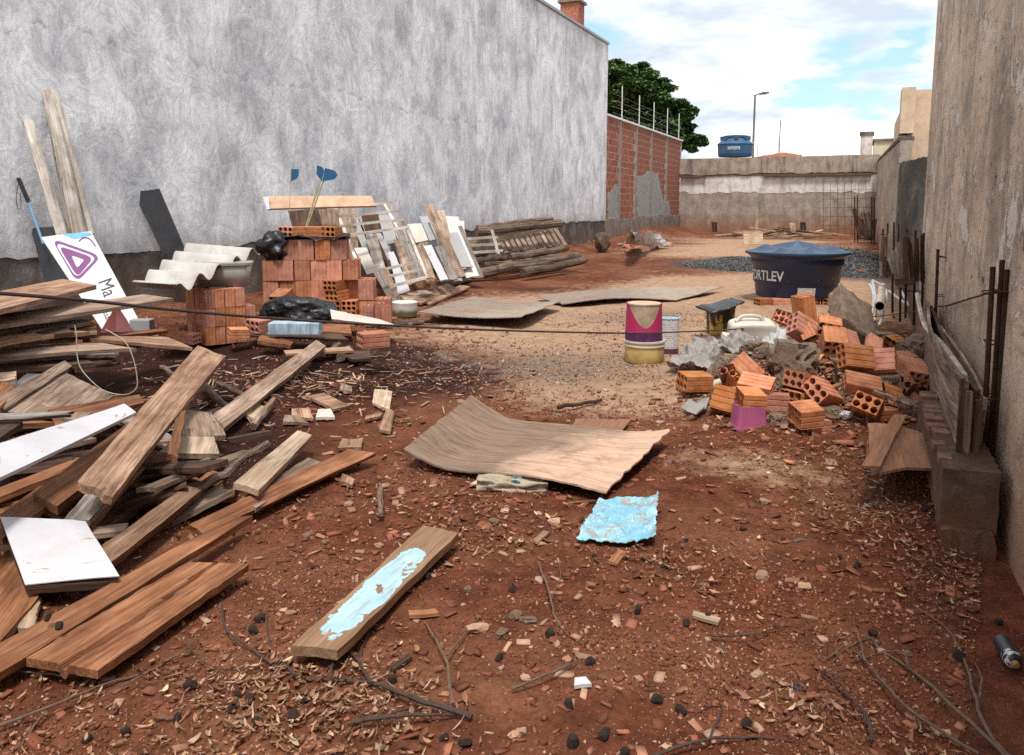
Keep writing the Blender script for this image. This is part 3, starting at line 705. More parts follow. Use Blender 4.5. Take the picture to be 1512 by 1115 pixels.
scatter('crown', [(-0.5, -0.24, 0), (0.0, -0.30, 0.06), (0.5, 0, 0), (0.0, 0.30, 0.06), (-0.5, 0.24, 0)][:4], [(0, 1, 2, 3)], pos, rng.normal(0.3, 0.5, n), 0.22 * (0.5 + 1.0 * rng.random(n)), tint, LEAF, tr)
base = Vector((ctr.x - 1.0, TD + 0.5, 0))
limbs = empty('x'); bpy.data.objects.remove(limbs)
m = MB().tube([base, base + Vector((0.1, 0, 2.5)), base + Vector((0.3, 0, 5.0))], [0.45, 0.36, 0.28], 10)
for (px, py, r) in blobs[::2]:
    e = onY(px, py, TD); s0 = base + Vector((0.25, 0, random.uniform(3.6, 5)))
    m.tube([s0, s0.lerp(e, 0.5) + Vector((0, 0, 0.4)), e], [0.18, 0.09, 0.03], 6)
m.build('trunk', BARK, tr)
# ================================================================== THINGS: builders
def corner(c):
    if len(c) == 4: return PD(c[0], c[1], c[3])
    if len(c) == 2: return GG(c[0], c[1], 0.02)
    return G(*c)
def patch(name, corners, t, mat, nl=7, nw=2, rag=0.008, bow=0.0, fn=None, side=0.002, parent=None):
    """a board or sheet through four corners A,B (near end) C,D (far end); fn(s,u)->(lift along normal)"""
    A, B, C, D = corners
    org = (A + B + C + D) / 4
    ex = ((C - B) + (D - A)).normalized(); n = (B - A).cross(C - B)
    n = (n - ex * n.dot(ex)).normalized()
    if n.dot(EYE - org) < 0: n = -n
    ey = n.cross(ex)
    Mx = Matrix(((ex.x, ey.x, n.x, org.x), (ex.y, ey.y, n.y, org.y), (ex.z, ey.z, n.z, org.z), (0, 0, 0, 1)))
    Mi = Mx.inverted(); top = []; L = ((C - B).length + (D - A).length) / 2
    for i in range(nl + 1):
        s = i / nl
        for j in range(nw + 1):
            u = j / nw
            p = A.lerp(D, s).lerp(B.lerp(C, s), u); q = Mi @ p
            if i in (0, nl): q.x += random.uniform(-rag, rag)
            if j in (0, nw): q.y += random.uniform(-side, side)
            q.z += bow * (1 - (2 * s - 1) ** 2) + (fn(s, u) if fn else 0) + random.uniform(-1, 1) * min(side, 0.003) * 0.4
            top.append(q)
    w = nw + 1; m = MB(); K = len(top)
    m.v = top + [p - Vector((0, 0, t)) for p in top]
    flip = (m.v[1] - m.v[0]).cross(m.v[w] - m.v[0]).z < 0
    for i in range(nl):
        for j in range(nw):
            a = i * w + j; q = [a, a + 1, a + w + 1, a + w]
            m.f.append(q[::-1] if flip else q); m.f.append([K + k for k in (q if flip else q[::-1])])
    edge = [j for j in range(w)] + [i * w + nw for i in range(1, nl + 1)] + [nl * w + j for j in reversed(range(nw))] + [i * w for i in reversed(range(1, nl))]
    for k in range(len(edge)):
        a, b = edge[k], edge[(k + 1) % len(edge)]
        q = [a, K + a, K + b, b]
        m.f.append(q[::-1] if flip else q)
    return m.build(name, mat, parent, mw=Mx)
def board(A, B, C, t, mat, label, D=None, name='plank', cat='plank', group='scrap planks lying in the heap', **k):
    a, b, c = corner(A), corner(B), corner(C)
    d = corner(D) if D else a + c - b
    tw = random.uniform(-1, 1) * 0.012; f0 = k.pop('fn', None)
    if 'nl' not in k: k['nl'] = 10
    k.setdefault('side', 0.0035)
    o = patch(name, (a, b, c, d), t, mat, fn=lambda s, u: (f0(s, u) if f0 else 0.0) + tw * (2 * s - 1) * (2 * u - 1), **k)
    return tag(o, label, cat, group)
def stick(p, q, r, mat, label, name='stick', cat='stick', group='loose sticks and battens', seg=7, wob=0.01, n=5, taper=0.8):
    a, b = corner(p), corner(q); pts = []
    ex = (b - a).normalized(); up = ex.orthogonal().normalized(); ey = up.cross(ex)
    L = (b - a).length
    for i in range(n + 1):
        s = i / n; e = min(i, n - i) > 0
        pts.append(Vector((L * (s - 0.5), random.uniform(-wob, wob) * e, random.uniform(-wob, wob) * e)))
    org = (a + b) / 2
    Mx = Matrix(((ex.x, ey.x, up.x, org.x), (ex.y, ey.y, up.y, org.y), (ex.z, ey.z, up.z, org.z), (0, 0, 0, 1)))
    o = MB().tube(pts, [r * (1 - (1 - taper) * i / n) * random.uniform(0.93, 1.07) for i in range(n + 1)], seg, jit=0.06).build(name, mat, None, smooth=False, mw=Mx)
    return tag(o, label, cat, group) if label else o
def lumpy(name, loc, size, mat, label=None, cat=None, group=None, sub=3, amp=0.25, freq=1.6, rz=None, parent=None, tilt=(0, 0), fine=0.06, seed=None, flat=True):
    seed = random.random() * 100 if seed is None else seed
    bm = bmesh.new(); bmesh.ops.create_icosphere(bm, subdivisions=sub, radius=1.0)
    from mathutils import noise as mn
    off = Vector((seed, seed * 1.7, seed * 0.3))
    for v in bm.verts:
        p = v.co.copy()
        d = 1 + amp * mn.noise(p * freq + off) * 1.6 + fine * mn.noise(p * freq * 4.5 + off) * 1.8
        # flatten some sides so it reads as broken
        q = p * d; k = 0.82 + 0.1 * mn.noise(off)
        if flat:
            for ax in range(3): q[ax] = max(-k, min(k, q[ax]))
        v.co = Vector((q.x * size[0], q.y * size[1], q.z * size[2]))
    me = bpy.data.meshes.new(name); bm.to_mesh(me); bm.free()
    o = link(name, me, mat, parent); o.location = loc
    o.rotation_euler = (tilt[0], tilt[1], random.uniform(0, 6.28) if rz is None else rz)
    return tag(o, label, cat, group)
def hollow_brick_mesh(name, L, Wd, Ht, ny=3, nz=2, broken=False):
    m = MB(); hx = L / 2; g = 0.012
    cw, ch = Wd / ny, Ht / nz
    ends = {}
    for sx in (-1, 1):
        for iy in range(ny):
            for iz in range(nz):
                y0, z0 = -Wd / 2 + iy * cw, -Ht / 2 + iz * ch
                b = g * 0.5; y1, z1 = y0 + cw, z0 + ch
                cu = 0.27 * min(cw, ch)
                outer = [(y0, z0), (y1, z0), (y1, z1), (y0, z1)]
                inner = [(y0 + b + cu, z0 + b), (y1 - b - cu, z0 + b), (y1 - b, z0 + b + cu), (y1 - b, z1 - b - cu), (y1 - b - cu, z1 - b), (y0 + b + cu, z1 - b), (y0 + b, z1 - b - cu), (y0 + b, z0 + b + cu)]
                n0 = len(m.v); x = sx * hx + (random.uniform(-0.03, 0.0) * sx if broken else 0)
                m.v += [Vector((x, *p)) for p in outer] + [Vector((x, *p)) for p in inner]
                ends[(sx, iy, iz)] = n0 + 4
                fs = [[0, 1, 5, 4], [1, 6, 5], [1, 2, 7, 6], [2, 8, 7], [2, 3, 9, 8], [3, 10, 9], [3, 0, 11, 10], [0, 4, 11]]
                for f in fs: m.f.append([n0 + k for k in (f if sx > 0 else f[::-1])])
    for iy in range(ny):
        for iz in range(nz):
            a, b = ends[(-1, iy, iz)], ends[(1, iy, iz)]
            for k in range(8): m.f.append([a + k, a + (k + 1) % 8, b + (k + 1) % 8, b + k][::-1])
    # outer skin with shallow grooves
    ring = []
    def side(p0, p1, nrm, k):
        for i in range(k):
            s0, s1, s2, s3 = i / k, (i + 0.74) / k, (i + 0.79) / k, (i + 0.94) / k
            for s, dpt in ((s0, 0), (s1, 0), (s2, 0.004), (s3, 0.004)):
                ring.append((p0[0] + (p1[0] - p0[0]) * s - nrm[0] * dpt, p0[1] + (p1[1] - p0[1]) * s - nrm[1] * dpt))
    y, z = Wd / 2, Ht / 2
    side((-y, -z), (y, -z), (0, -1), 4); side((y, -z), (y, z), (1, 0), 3); side((y, z), (-y, z), (0, 1), 4); side((-y, z), (-y, -z), (-1, 0), 3)
    n0 = len(m.v); k = len(ring)
    m.v += [Vector((-hx, *p)) for p in ring] + [Vector((hx, *p)) for p in ring]
    for i in range(k): m.f.append([n0 + i, n0 + (i + 1) % k, n0 + k + (i + 1) % k, n0 + k + i])
    me = m.mesh(name); me.materials.append(BRICK); return me
BL, BWd, BHt = 0.24, 0.18, 0.12
HB = hollow_brick_mesh('hollow_brick', BL, BWd, BHt)
HB_BROKEN = hollow_brick_mesh('broken_hollow_brick', BL * 0.7, BWd, BHt, broken=True)
HB_SMALL = hollow_brick_mesh('small_hollow_brick', 0.178, 0.145, 0.095)
def brick(loc, rot, label, group, me=HB, name='hollow_brick', mat=None):
    o = link(name, me); o.location = loc
    o.rotation_euler = Euler([math.radians(r) for r in rot], 'XYZ')
    # turn into the viewing frame
    o.rotation_euler = (Matrix.Rotation(YAW, 3, 'Z') @ o.rotation_euler.to_matrix()).to_euler()
    o.scale = (random.uniform(.9, 1.0), random.uniform(.93, 1.0), random.uniform(.92, 1.0)) if group and 'rubble' in group else (1, 1, 1)
    if mat:
        o.material_slots[0].link = 'OBJECT'; o.material_slots[0].material = mat
    return tag(o, label, 'brick', group)

# ------------------------------------------------------------------ more materials
def laminate(name, base, wear=0.3):
    t = MT(name)
    n = t.noise(t.vec(jump=31.0), 3.0, 6, 0.6, 0.4); fl = t.noise(t.vec((1, 2.5, 1), jump=19.0), 7.0, 5, 0.6, 1.2)
    c = t.mix(1.0, base, t.ramp(n, [(0.3, 0.86), (0.7, 1.05)]), 'MULTIPLY')
    c = t.mix(t.ramp(fl, [(0.66, 0.0), (0.675, 0.9)]), c, (0.38, 0.24, 0.15))
    c = t.mix(t.m('MULTIPLY', t.ramp(t.noise(t.vec(jump=3.0), 2.0, 6, 0.7, 0.5), [(0.46, 0.0), (0.72, 1.0)]), wear), c, (0.36, 0.28, 0.23))
    e = t.m('ABSOLUTE', t.sep(t.nt.nodes.new('ShaderNodeNewGeometry').outputs['Normal'])[2])
    return t.end(c, 0.42, t.bump(n, 0.1, 0.01), 0.4)
LAM_WHITE = laminate('white_laminate', (0.56, 0.55, 0.58), 0.3)
LAM_CREAM = laminate('cream_laminate', (0.62, 0.57, 0.50), 0.4)
LAM_GREY = laminate('grey_panel', (0.36, 0.36, 0.37), 0.4)
BLACK_PANEL = simple_mat('black_panel', (0.035, 0.036, 0.04), 0.35, 0.4, 4, 0.25, (0.12, 0.1, 0.09), 0.05, 0.5)
BLACK_BAG = simple_mat('black_plastic_sheet', (0.014, 0.015, 0.018), 0.32, 0.4, 6, 0.12, (0.1, 0.08, 0.07), 0.9, 0.55)
t = MT('corrugated_fibre_cement'); n = t.noise(t.obj, 3, 6, 0.65, 0.4)
c = t.ramp(n, [(0.3, (0.34, 0.32, 0.29)), (0.5, (0.47, 0.45, 0.41)), (0.7, (0.56, 0.54, 0.50))])
c = t.mix(t.ramp(t.noise(t.obj, 60, 2), [(0.66, 0), (0.75, 0.6)]), c, (0.15, 0.13, 0.11))
FIBRE = t.end(c, 0.85, t.bump(t.noise(t.obj, 90, 3), 0.2, 0.004), 0.2)

# ================================================================== LEFT HEAP
R_ = 'scrap planks lying in the heap'
# flat planks in front
def split_fn(s, u): return -0.0
o = board((39, 973, .07), (145, 988, .05), (368, 834, .06), 0.03, WOOD_RED, 'wide split red-brown plank lying foremost at the lower left', D=(277, 828, .08), nl=24, nw=22, rag=0.0015, fn=lambda s, u: -0.022 if abs(u - 0.52 - 0.05 * math.sin(5 * s)) < 0.025 * (1.3 - s) + 0.012 else 0.0)
board((-70, 985, .08), (-70, 1040, .06), (374, 759, .09), 0.03, WOOD_RED, 'long orange-brown plank running behind the split red plank', D=(345, 764, .1), nl=10, rag=0.02)
o = board((0, 766, .22), (37, 861, .125), (176, 853, .11), 0.004, LAM_WHITE, 'square white laminate cupboard door with scraped face lying tilted at lower left', D=(125, 765, .20), name='cupboard_door', cat='door', group=None, nl=4, nw=4, rag=0.002)
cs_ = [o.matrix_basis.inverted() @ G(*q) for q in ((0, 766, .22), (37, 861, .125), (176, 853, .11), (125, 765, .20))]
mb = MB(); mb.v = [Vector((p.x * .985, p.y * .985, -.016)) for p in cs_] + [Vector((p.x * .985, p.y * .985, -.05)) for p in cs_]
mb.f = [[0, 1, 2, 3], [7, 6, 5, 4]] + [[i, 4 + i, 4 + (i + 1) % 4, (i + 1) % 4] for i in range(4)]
mb.build('shade_slab', WOOD_DARK, o)  # dark slab standing in for the shadow inside and under the thin door
board((-60, 905, .05), (-20, 972, .04), (58, 880, .06), 0.03, WOOD_RED, 'brown board under the square white panel', D=(20, 800, .07))
board((24, 926, .04), (50, 928, .04), (60, 880, .05), 0.02, WOOD_PALE, 'short pale offcut beside the board under the white panel', D=(46, 882, .05))
board((150, 808, .13), (163, 830, .09), (301, 723, .13), 0.06, WOOD_TAN, 'square-sawn timber lying diagonally right of the white panel', D=(275, 715, .16), nl=6, rag=0.01)
board((134, 778, .07), (143, 796, .06), (275, 700, .08), 0.025, WOOD_DARK, 'dark brown plank under the long diagonal plank', D=(240, 680, .12))
board((115, 712, .36), (166, 734, .32), (332, 526, .44), 0.035, WOOD_TAN, 'long weathered plank with a rotten end lying on top of the heap', D=(292, 511, .48), nl=16, nw=5, rag=0.03, bow=0.01)
board((93, 766, .20), (131, 770, .19), (200, 690, .26), 0.03, WOOD_SILVER, 'silver-grey plank end poking out below the rotten plank', D=(170, 680, .28))
board((128, 775, .13), (137, 782, .11), (215, 690, .2), 0.03, WOOD_RED, 'narrow red strip beside the silver-grey plank end', D=(200, 688, .2))
board((47, 730, .24), (86, 745, .22), (230, 640, .3), 0.045, WOOD_RED, 'thick brown plank under the long white board', D=(190, 622, .32))
board((-70, 678, .50), (-70, 736, .44), (200, 611, .42), 0.018, LAM_WHITE, 'long white laminate board slanting across the left heap', D=(185, 594, .46), name='laminate_board', cat='board', group=None, nl=6)
board((10, 607, .36), (120, 622, .34), (167, 583, .33), 0.012, WOOD_GREY, 'ribbed grey-brown board behind the long white board', D=(90, 547, .38), nl=6, nw=18, fn=lambda s, u: 0.006 * math.sin(u * 18 * math.pi))
board((-6, 590, .42), (8, 604, .38), (105, 541, .4), 0.05, WOOD_GREY, 'grey squared batten leaning over the ribbed board', D=(96, 531, .43))
board((-60, 612, .47), (-60, 624, .44), (110, 613, .42), 0.02, WOOD_SILVER, 'splintered thin slat above the long white board', D=(104, 606, .44), rag=0.03)
board((72, 604, .36), (80, 628, .33), (214, 594, .33), 0.02, WOOD_RED, 'reddish plank crossing behind the white board tip', D=(204, 582, .36))
board((-60, 645, .40), (-40, 672, .38), (34, 624, .4), 0.03, WOOD_DARK, 'dark plank stub at the left edge above the white board', D=(24, 610, .42))
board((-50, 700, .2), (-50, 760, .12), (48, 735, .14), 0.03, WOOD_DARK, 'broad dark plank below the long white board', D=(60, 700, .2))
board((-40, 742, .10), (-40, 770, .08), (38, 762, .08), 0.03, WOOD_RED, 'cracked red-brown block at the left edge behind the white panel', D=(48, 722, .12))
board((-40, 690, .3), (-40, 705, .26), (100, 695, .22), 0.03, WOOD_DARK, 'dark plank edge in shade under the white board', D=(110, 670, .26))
# stacked planks behind
S_ = 'planks stacked level at the left edge'
board((-110, 450, .86), (-110, 484, .85), (142, 421, .85), 0.035, WOOD_TAN, 'tan plank topmost on the level stack at the left edge', D=(93, 412, .87), group=S_, nl=8)
board((-110, 480, .74), (-110, 496, .72), (256, 441, .70), 0.03, WOOD_GREY, 'long grey plank second from top, reaching towards the small brick stack', D=(212, 434, .73), group=S_, nl=8)
board((-110, 455, .80), (-110, 478, .79), (43, 447, .79), 0.03, WOOD_TAN, 'short tan plank just under the topmost plank', D=(30, 440, .8), group=S_)
board((-90, 515, .60), (-90, 527, .58), (131, 491, .56), 0.03, WOOD_TAN, 'brown plank in the middle of the level stack', D=(112, 485, .58), group=S_, bow=0.03)
board((-90, 531, .50), (-90, 541, .48), (203, 514, .46), 0.025, WOOD_GREY, 'long thin grey plank low in the level stack', D=(150, 507, .48), group=S_, bow=0.02)
board((130, 494, .52), (132, 501, .50), (284, 512, .42), 0.025, WOOD_TAN, 'narrow plank running right from the level stack to the soil mound', D=(248, 499, .45), group=S_)
board((120, 497, .50), (122, 500, .49), (250, 489, .46), 0.025, WOOD_RED, 'red-brown batten under the sign foot', D=(240, 484, .48), group=S_)
k = 0
for (x0, y0, x1, y1, z, d, mt, lb) in [(-90, 492, 60, 473, .66, 8, WOOD_SILVER, 'pale thin slat wedged under the second plank'), (-90, 500, 108, 480, .62, 9, WOOD_DARK, 'dark plank edge under the pale slat'),
        (-90, 508, 72, 493, .58, 7, WOOD_GREY, 'short grey plank end left of the wire loop'), (-90, 545, 140, 528, .42, 9, WOOD_DARK, 'dark plank at the foot of the level stack'), (-90, 552, 90, 538, .36, 9, WOOD_RED, 'red-brown plank lowest in the level stack'),
        (-90, 470, 30, 462, .74, 8, WOOD_RED, 'reddish plank end under the short tan plank'), (40, 482, 135, 470, .64, 6, WOOD_SILVER, 'whitish lath under the second plank by the sign')]:
    board((x0, y0, z), (x0, y0 + d, z - .01), (x1, y1 + d, z - .02), 0.03, mt, lb, D=(x1 - 16, y1, z), group=S_)
board((14, 572, .36), (29, 577, .34), (83, 537, .37), 0.012, LAM_GREY, 'grey speckled panel strip above the ribbed board', D=(68, 529, .39), name='panel_strip', cat='panel', group=None)
board((-40, 556, .44), (-40, 569, .42), (21, 561, .42), 0.05, WOOD_PALE, 'pale block of wood at the left edge above the heap', D=(23, 547, .45))
board((-40, 600, .42), (-20, 628, .40), (23, 573, .41), 0.04, WOOD_RED, 'reddish offcut at the left edge near the grey batten', D=(6, 563, .43))
# boards to the right of the heap
board((315, 611, .18), (330, 634, .12), (482, 510, .20), 0.05, WOOD_GREY, 'long grey beam pointing from the heap towards the black bag', D=(467, 503, .24), nl=10, rag=0.012)
board((343, 714, .16), (382, 724, .14), (462, 642, .14), 0.03, WOOD_PALE, 'pale board with a chewed edge right of the heap', D=(439, 636, .16), nl=6, rag=0.015)
board((280, 775, .10), (300, 788, .06), (556, 669, .07), 0.03, WOOD_RED, 'long red plank right of the heap, tip on bare soil', D=(514, 663, .10), nl=10)
board((352, 738, .09), (378, 750, .07), (480, 684, .08), 0.025, WOOD_GREY, 'grey plank half hidden between the pale board and red plank', D=(456, 676, .1))
stick((252, 748, .1), (396, 655, .2), 0.026, WOOD_LOG, 'bent round stick leaning over the heap beside the pale board', n=8, wob=0.02)
board((258, 676, .15), (250, 694, .12), (322, 722, .08), 0.03, WOOD_RED, 'orange-brown offcut under the round stick', D=(334, 700, .12))
board((300, 708, .06), (285, 740, .05), (345, 735, .05), 0.025, WOOD_RED, 'brown board scrap in front of the round stick', D=(350, 715, .06))
board((234, 669, .24), (324, 671, .20), (315, 645, .24), 0.03, WOOD_PALE, 'whitish short board crossing under the long plank', D=(262, 643, .27))
board((268, 643, .27), (334, 645, .22), (312, 607, .26), 0.03, WOOD_GREY, 'brown square board end behind the whitish short board', D=(271, 606, .3))
board((247, 672, .34), (262, 673, .33), (274, 607, .38), 0.03, WOOD_RED, 'small pointed stake hanging over the whitish short board', D=(263, 606, .38))
stick((374, 630, .08), (404, 590, .14), 0.026, WOOD_GREY, 'short broken stick standing near the long grey beam')
board((362, 612, .1), (378, 618, .08), (392, 600, .09), 0.02, WOOD_PALE, 'small pale offcut beside the short broken stick', D=(376, 596, .1))
CH = 'wood offcuts scattered on the dark soil'
for (pts, mt, lb) in [([(455, 585), (494, 604), (516, 599), (478, 580)], WOOD_TAN, 'thin flat offcut right of the long grey beam'),
        ([(550, 594), (575, 605), (579, 578), (553, 574)], WOOD_PALE, 'pale split offcut standing alone on dark soil'),
        ([(560, 634), (577, 638), (583, 607), (571, 603)], WOOD_TAN, 'narrow offcut just below the pale split offcut'),
        ([(499, 661), (533, 661), (537, 647), (505, 648)], WOOD_TAN, 'square offcut near the tip of the long red plank'),
        ([(431, 616), (463, 617), (455, 603), (431, 603)], WOOD_TAN, 'small brown offcut left of the whitish offcut'),
        ([(466, 616), (494, 616), (488, 603), (470, 604)], LAM_CREAM, 'small whitish painted offcut in the debris'),
        ([(418, 623), (455, 624), (438, 612), (420, 613)], WOOD_GREY, 'flat grey splinter below the long grey beam'),
        ([(502, 710), (520, 716), (524, 708), (506, 698)], WOOD_TAN, 'small block below the long red plank'),
        ([(500, 574), (520, 578), (519, 570), (505, 566)], WOOD_GREY, 'grey chip near the centre of the dark soil'),
        ([(538, 620), (562, 614), (564, 609), (540, 615)], WOOD_TAN, 'thin lath left of the narrow offcut')]:
    p = [(a, b) for a, b in pts]
    A, B, C, D = [GG(a, b, 0.035) for a, b in p]
    tag(patch('offcut', (A, B, C, D), 0.02, mt, nl=3, nw=2, rag=0.012), lb, 'offcut', CH)
for (a, b, r, lb) in [((322, 566), (362, 585), .022, 'rotten stick end in the soil right of the rotten plank'), ((300, 570), (338, 603), .03, 'thick rotten stick under the long grey beam'), ((443, 549), (482, 581), .010, 'thin straight twig above the flat offcuts'),
        ((238, 542), (262, 556), .02, 'stub of stick beside the plank top'), ((560, 716), (563, 760), .014, 'crooked stick lying on bare soil by the red plank')]:
    stick((*a, 0.16 if a[0] < 400 else 0.04), (*b, 0.12 if a[0] < 400 else 0.03), r, WOOD_LOG, lb)
board((370, 492, .24), (371, 497, .22), (516, 500, .2), 0.02, WOOD_DARK, 'thin dark plank in front of the black bag', D=(500, 493, .22))
board((419, 517, .16), (421, 523, .15), (522, 517, .15), 0.02, WOOD_TAN, 'thin tan lath in front of the dark plank', D=(515, 512, .16))
board((500, 519, .12), (520, 532, .1), (549, 528, .1), 0.025, WOOD_DARK, 'small dark board by the loose brick', D=(545, 518, .12))
stick((385, 504, .2), (432, 512, .16), 0.055, WOOD_RED, 'short red round log lying before the brick stack', seg=9)
stick((486, 522, .12), (500, 510, .14), 0.04, WOOD_LOG, 'stub of round log beside the small dark board', seg=9)
stick((503, 528, .1), (515, 514, .12), 0.045, WOOD_LOG, 'second stub of round log next to the first stub', seg=9)
# nameless thin scrap jammed under the heap
hr = random.Random(21)
for k in range(34):
    px, py = (hr.uniform(-30, 240), hr.uniform(640, 790)) if k < 14 else ((hr.uniform(-30, 130), hr.uniform(555, 660)) if k < 24 else (hr.uniform(180, 420), hr.uniform(560, 690)))
    z = hr.uniform(.04, .16) + (.18 if py < 660 and px < 130 else 0); c0 = G(px, py, z); a_ = hr.gauss(.75, .5); L = hr.uniform(.18, .55)
    if k >= 24: L *= .6
    d_ = (CAM_R * math.cos(a_) + CAM_F * math.sin(a_)) * L / 2 + Vector((0, 0, hr.uniform(-.05, .05))); w_ = Vector((-d_.y, d_.x, 0)).normalized() * hr.uniform(.015, .05)
    o = patch('scrap_plank', (c0 - d_ - w_, c0 - d_ + w_, c0 + d_ + w_, c0 + d_ - w_), hr.uniform(.012, .03), hr.choice([WOOD_DARK, WOOD_RED, WOOD_GREY, WOOD_DARK, WOOD_TAN]), nl=5, nw=1, rag=.03)
    tag(o, 'thin scrap piece jammed among the larger planks of the left heap', 'plank', 'thin scrap slats in the left heap')
for k in range(22):                         # more boards tangled through the heap
    px, py = hr.uniform(-20, 300), hr.uniform(590, 770); z = hr.uniform(.06, .24); c0 = G(px, py, z); a_ = hr.gauss(.8, .35) if hr.random() < .75 else hr.gauss(-.3, .3); L = hr.uniform(.5, 1.1)
    if px > 200: z *= .6; L *= .7
    d_ = (CAM_R * math.cos(a_) + CAM_F * math.sin(a_)) * L / 2 + Vector((0, 0, hr.uniform(-.06, .06))); w_ = Vector((-d_.y, d_.x, 0)).normalized() * hr.uniform(.03, .075)
    o = patch('scrap_board', (c0 - d_ - w_, c0 - d_ + w_, c0 + d_ + w_, c0 + d_ - w_), hr.uniform(.015, .03), hr.choice([WOOD_DARK, WOOD_GREY, WOOD_GREY, WOOD_TAN, WOOD_SILVER, WOOD_RED]), nl=9, nw=2, rag=.03, side=.004)
    tag(o, 'weathered scrap board half buried in the tangle of the left heap', 'plank', 'scrap boards tangled in the left heap')
for k in range(16):                         # layers of the level stack
    py = hr.uniform(474, 556); z = 1.5 - (py - 300) / 198 ; z = max(.12, z); xe = hr.uniform(60, 190)
    board((-100, py + 14, z), (-100, py + 20, z - .01), (xe, py + 6, z - .02), 0.025, hr.choice([WOOD_DARK, WOOD_GREY, WOOD_RED, WOOD_DARK, WOOD_SILVER]), 'thin plank edge layered inside the level stack at the left', D=(xe - hr.uniform(4, 20), py, z), group='inner layers of the level stack', rag=.04)
# pale wire loop
m = MB(); pts = []
for (px, py) in [(110, 480), (113, 495), (114, 525), (122, 548), (150, 575), (180, 583), (197, 578), (203, 565), (197, 530), (185, 505), (168, 493), (155, 486)]:
    pts.append(PD(px, py, 5.2))
def smooth_pts(pts, k=4):
    out = []
    for i in range(len(pts) - 1):
        p0, p1, p2, p3 = pts[max(i - 1, 0)], pts[i], pts[i + 1], pts[min(i + 2, len(pts) - 1)]
        for j in range(k):
            s = j / k
            out.append(0.5 * ((2 * p1) + (p2 - p0) * s + (2 * p0 - 5 * p1 + 4 * p2 - p3) * s * s + (3 * p1 - p0 - 3 * p2 + p3) * s ** 3))
    return out + [pts[-1]]
o = m.tube(smooth_pts(pts), 0.0035, 5).build('wire', simple_mat('pale_wire', (0.42, 0.38, 0.30), 0.6, 0.2, 10, 0)); tag(o, 'pale looped wire hanging from the stacked planks', 'wire')
# foreground plank with flaking light-blue paint
t = MT('blue_painted_plank')
v = t.vec((0.55, 9, 9)); g1 = t.noise(v, 3.2, 6, 0.65, 0.6); g2 = t.noise(t.vec((1.5, 60, 60)), 1.6, 3, 0.6)
w = t.ramp(g1, [(0.3, (0.16, 0.085, 0.045)), (0.5, (0.27, 0.155, 0.085)), (0.7, (0.36, 0.225, 0.13))])
w = t.mix(0.5, w, t.ramp(g2, [(0.3, 0.5), (0.6, 1.1)]), 'MULTIPLY')
xyz = t.sep(); nn = t.noise(t.obj, 9, 6, 0.62, 0.4); n2 = t.noise(t.vec((6, 40, 1)), 1.0, 4, 0.6, 0.4)
ell = t.m('ADD', t.m('POWER', t.m('ABSOLUTE', t.m('DIVIDE', t.m('ADD', xyz[0], 0.07), 0.37)), 3.0), t.m('POWER', t.m('ABSOLUTE', t.m('DIVIDE', xyz[1], 0.068)), 2.5))
ell = t.m('ADD', ell, t.m('MULTIPLY', t.m('SUBTRACT', nn, 0.5), 2.6))
pm = t.ramp(ell, [(0.93, 1.0), (0.98, 0.0)])
hole = t.ramp(t.noise(t.vec((1, 1.7, 1), loc=(0.3, 0, 0)), 7, 4, 0.6, 0.6), [(0.63, 0.0), (0.645, 1.0)])
pm = t.m('MULTIPLY', pm, t.m('SUBTRACT', 1.0, hole)); crk = t.ramp(n2, [(0.40, 1.0), (0.44, 0.0)])
pc = t.mix(t.m('MULTIPLY', crk, 0.6), t.ramp(nn, [(0.3, (0.30, 0.47, 0.52)), (0.7, (0.43, 0.60, 0.63))]), (0.28, 0.36, 0.36))
c = t.mix(pm, w, pc)
BLUE_PLANK = t.end(c, 0.65, t.bump(t.m('ADD', t.m('MULTIPLY', pm, 0.5), t.m('MULTIPLY', g2, 0.4)), 0.7, 0.006), 0.3)
board((432, 952, .055), (499, 961, .05), (678, 786, .05), 0.035, BLUE_PLANK, 'brown plank with flaking pale blue paint in the middle foreground', D=(624, 776, .055), group=None, nl=10, nw=4, rag=0.006)

# ------------------------------------------------------------------ small brick stack with tub and corrugated sheet
st1 = 'bricks in the small stack under the grey tub'
c0 = PD(318, 490, 8.0); c0.z = 0
ang = math.radians(38); ca_, sa_ = math.cos(ang), math.sin(ang)
u1 = CAM_R * ca_ + CAM_F * sa_; u2 = -CAM_R * sa_ + CAM_F * ca_
zb = 0.12
for row in range(3):
    na, nb = (5, 4) if row < 2 else (4, 4)
    for i in range(na):
        for j in range(nb):
            if 0 < i < na - 1 and 0 < j < nb - 1: continue
            if i > 1 and j > 1: continue
            p = c0 + u1 * (i * 0.101 - 0.1 + random.uniform(-.004, .004)) + u2 * (j * 0.15 - 0.1 + random.uniform(-.004, .004))
            o = brick((p.x, p.y, zb + 0.09 + row * 0.181), (0, 90, 38 + random.uniform(-3, 3)), ('orange brick %s along the %s face in the %s row of the small stack' % (['first', 'second', 'third', 'fourth', 'fifth'][i if j == 0 else j], 'right-hand' if j == 0 else 'left-hand', ['bottom', 'middle', 'upper'][row])) if j == 0 or i == 0 else 'orange brick standing inside the small stack under the grey tub', st1, HB_SMALL)
for (px, py, r, w_) in [(352, 492, 30, 'right end'), (250, 492, 20, 'far left'), (262, 496, 8, 'left'), (278, 499, -10, 'middle')]:
    p = PD(px, py, 7.7); brick(p, (random.uniform(-5, 5), 4, r), 'orange brick lying loose at the %s of the small stack foot' % w_, 'loose bricks by the small stack', HB_SMALL)
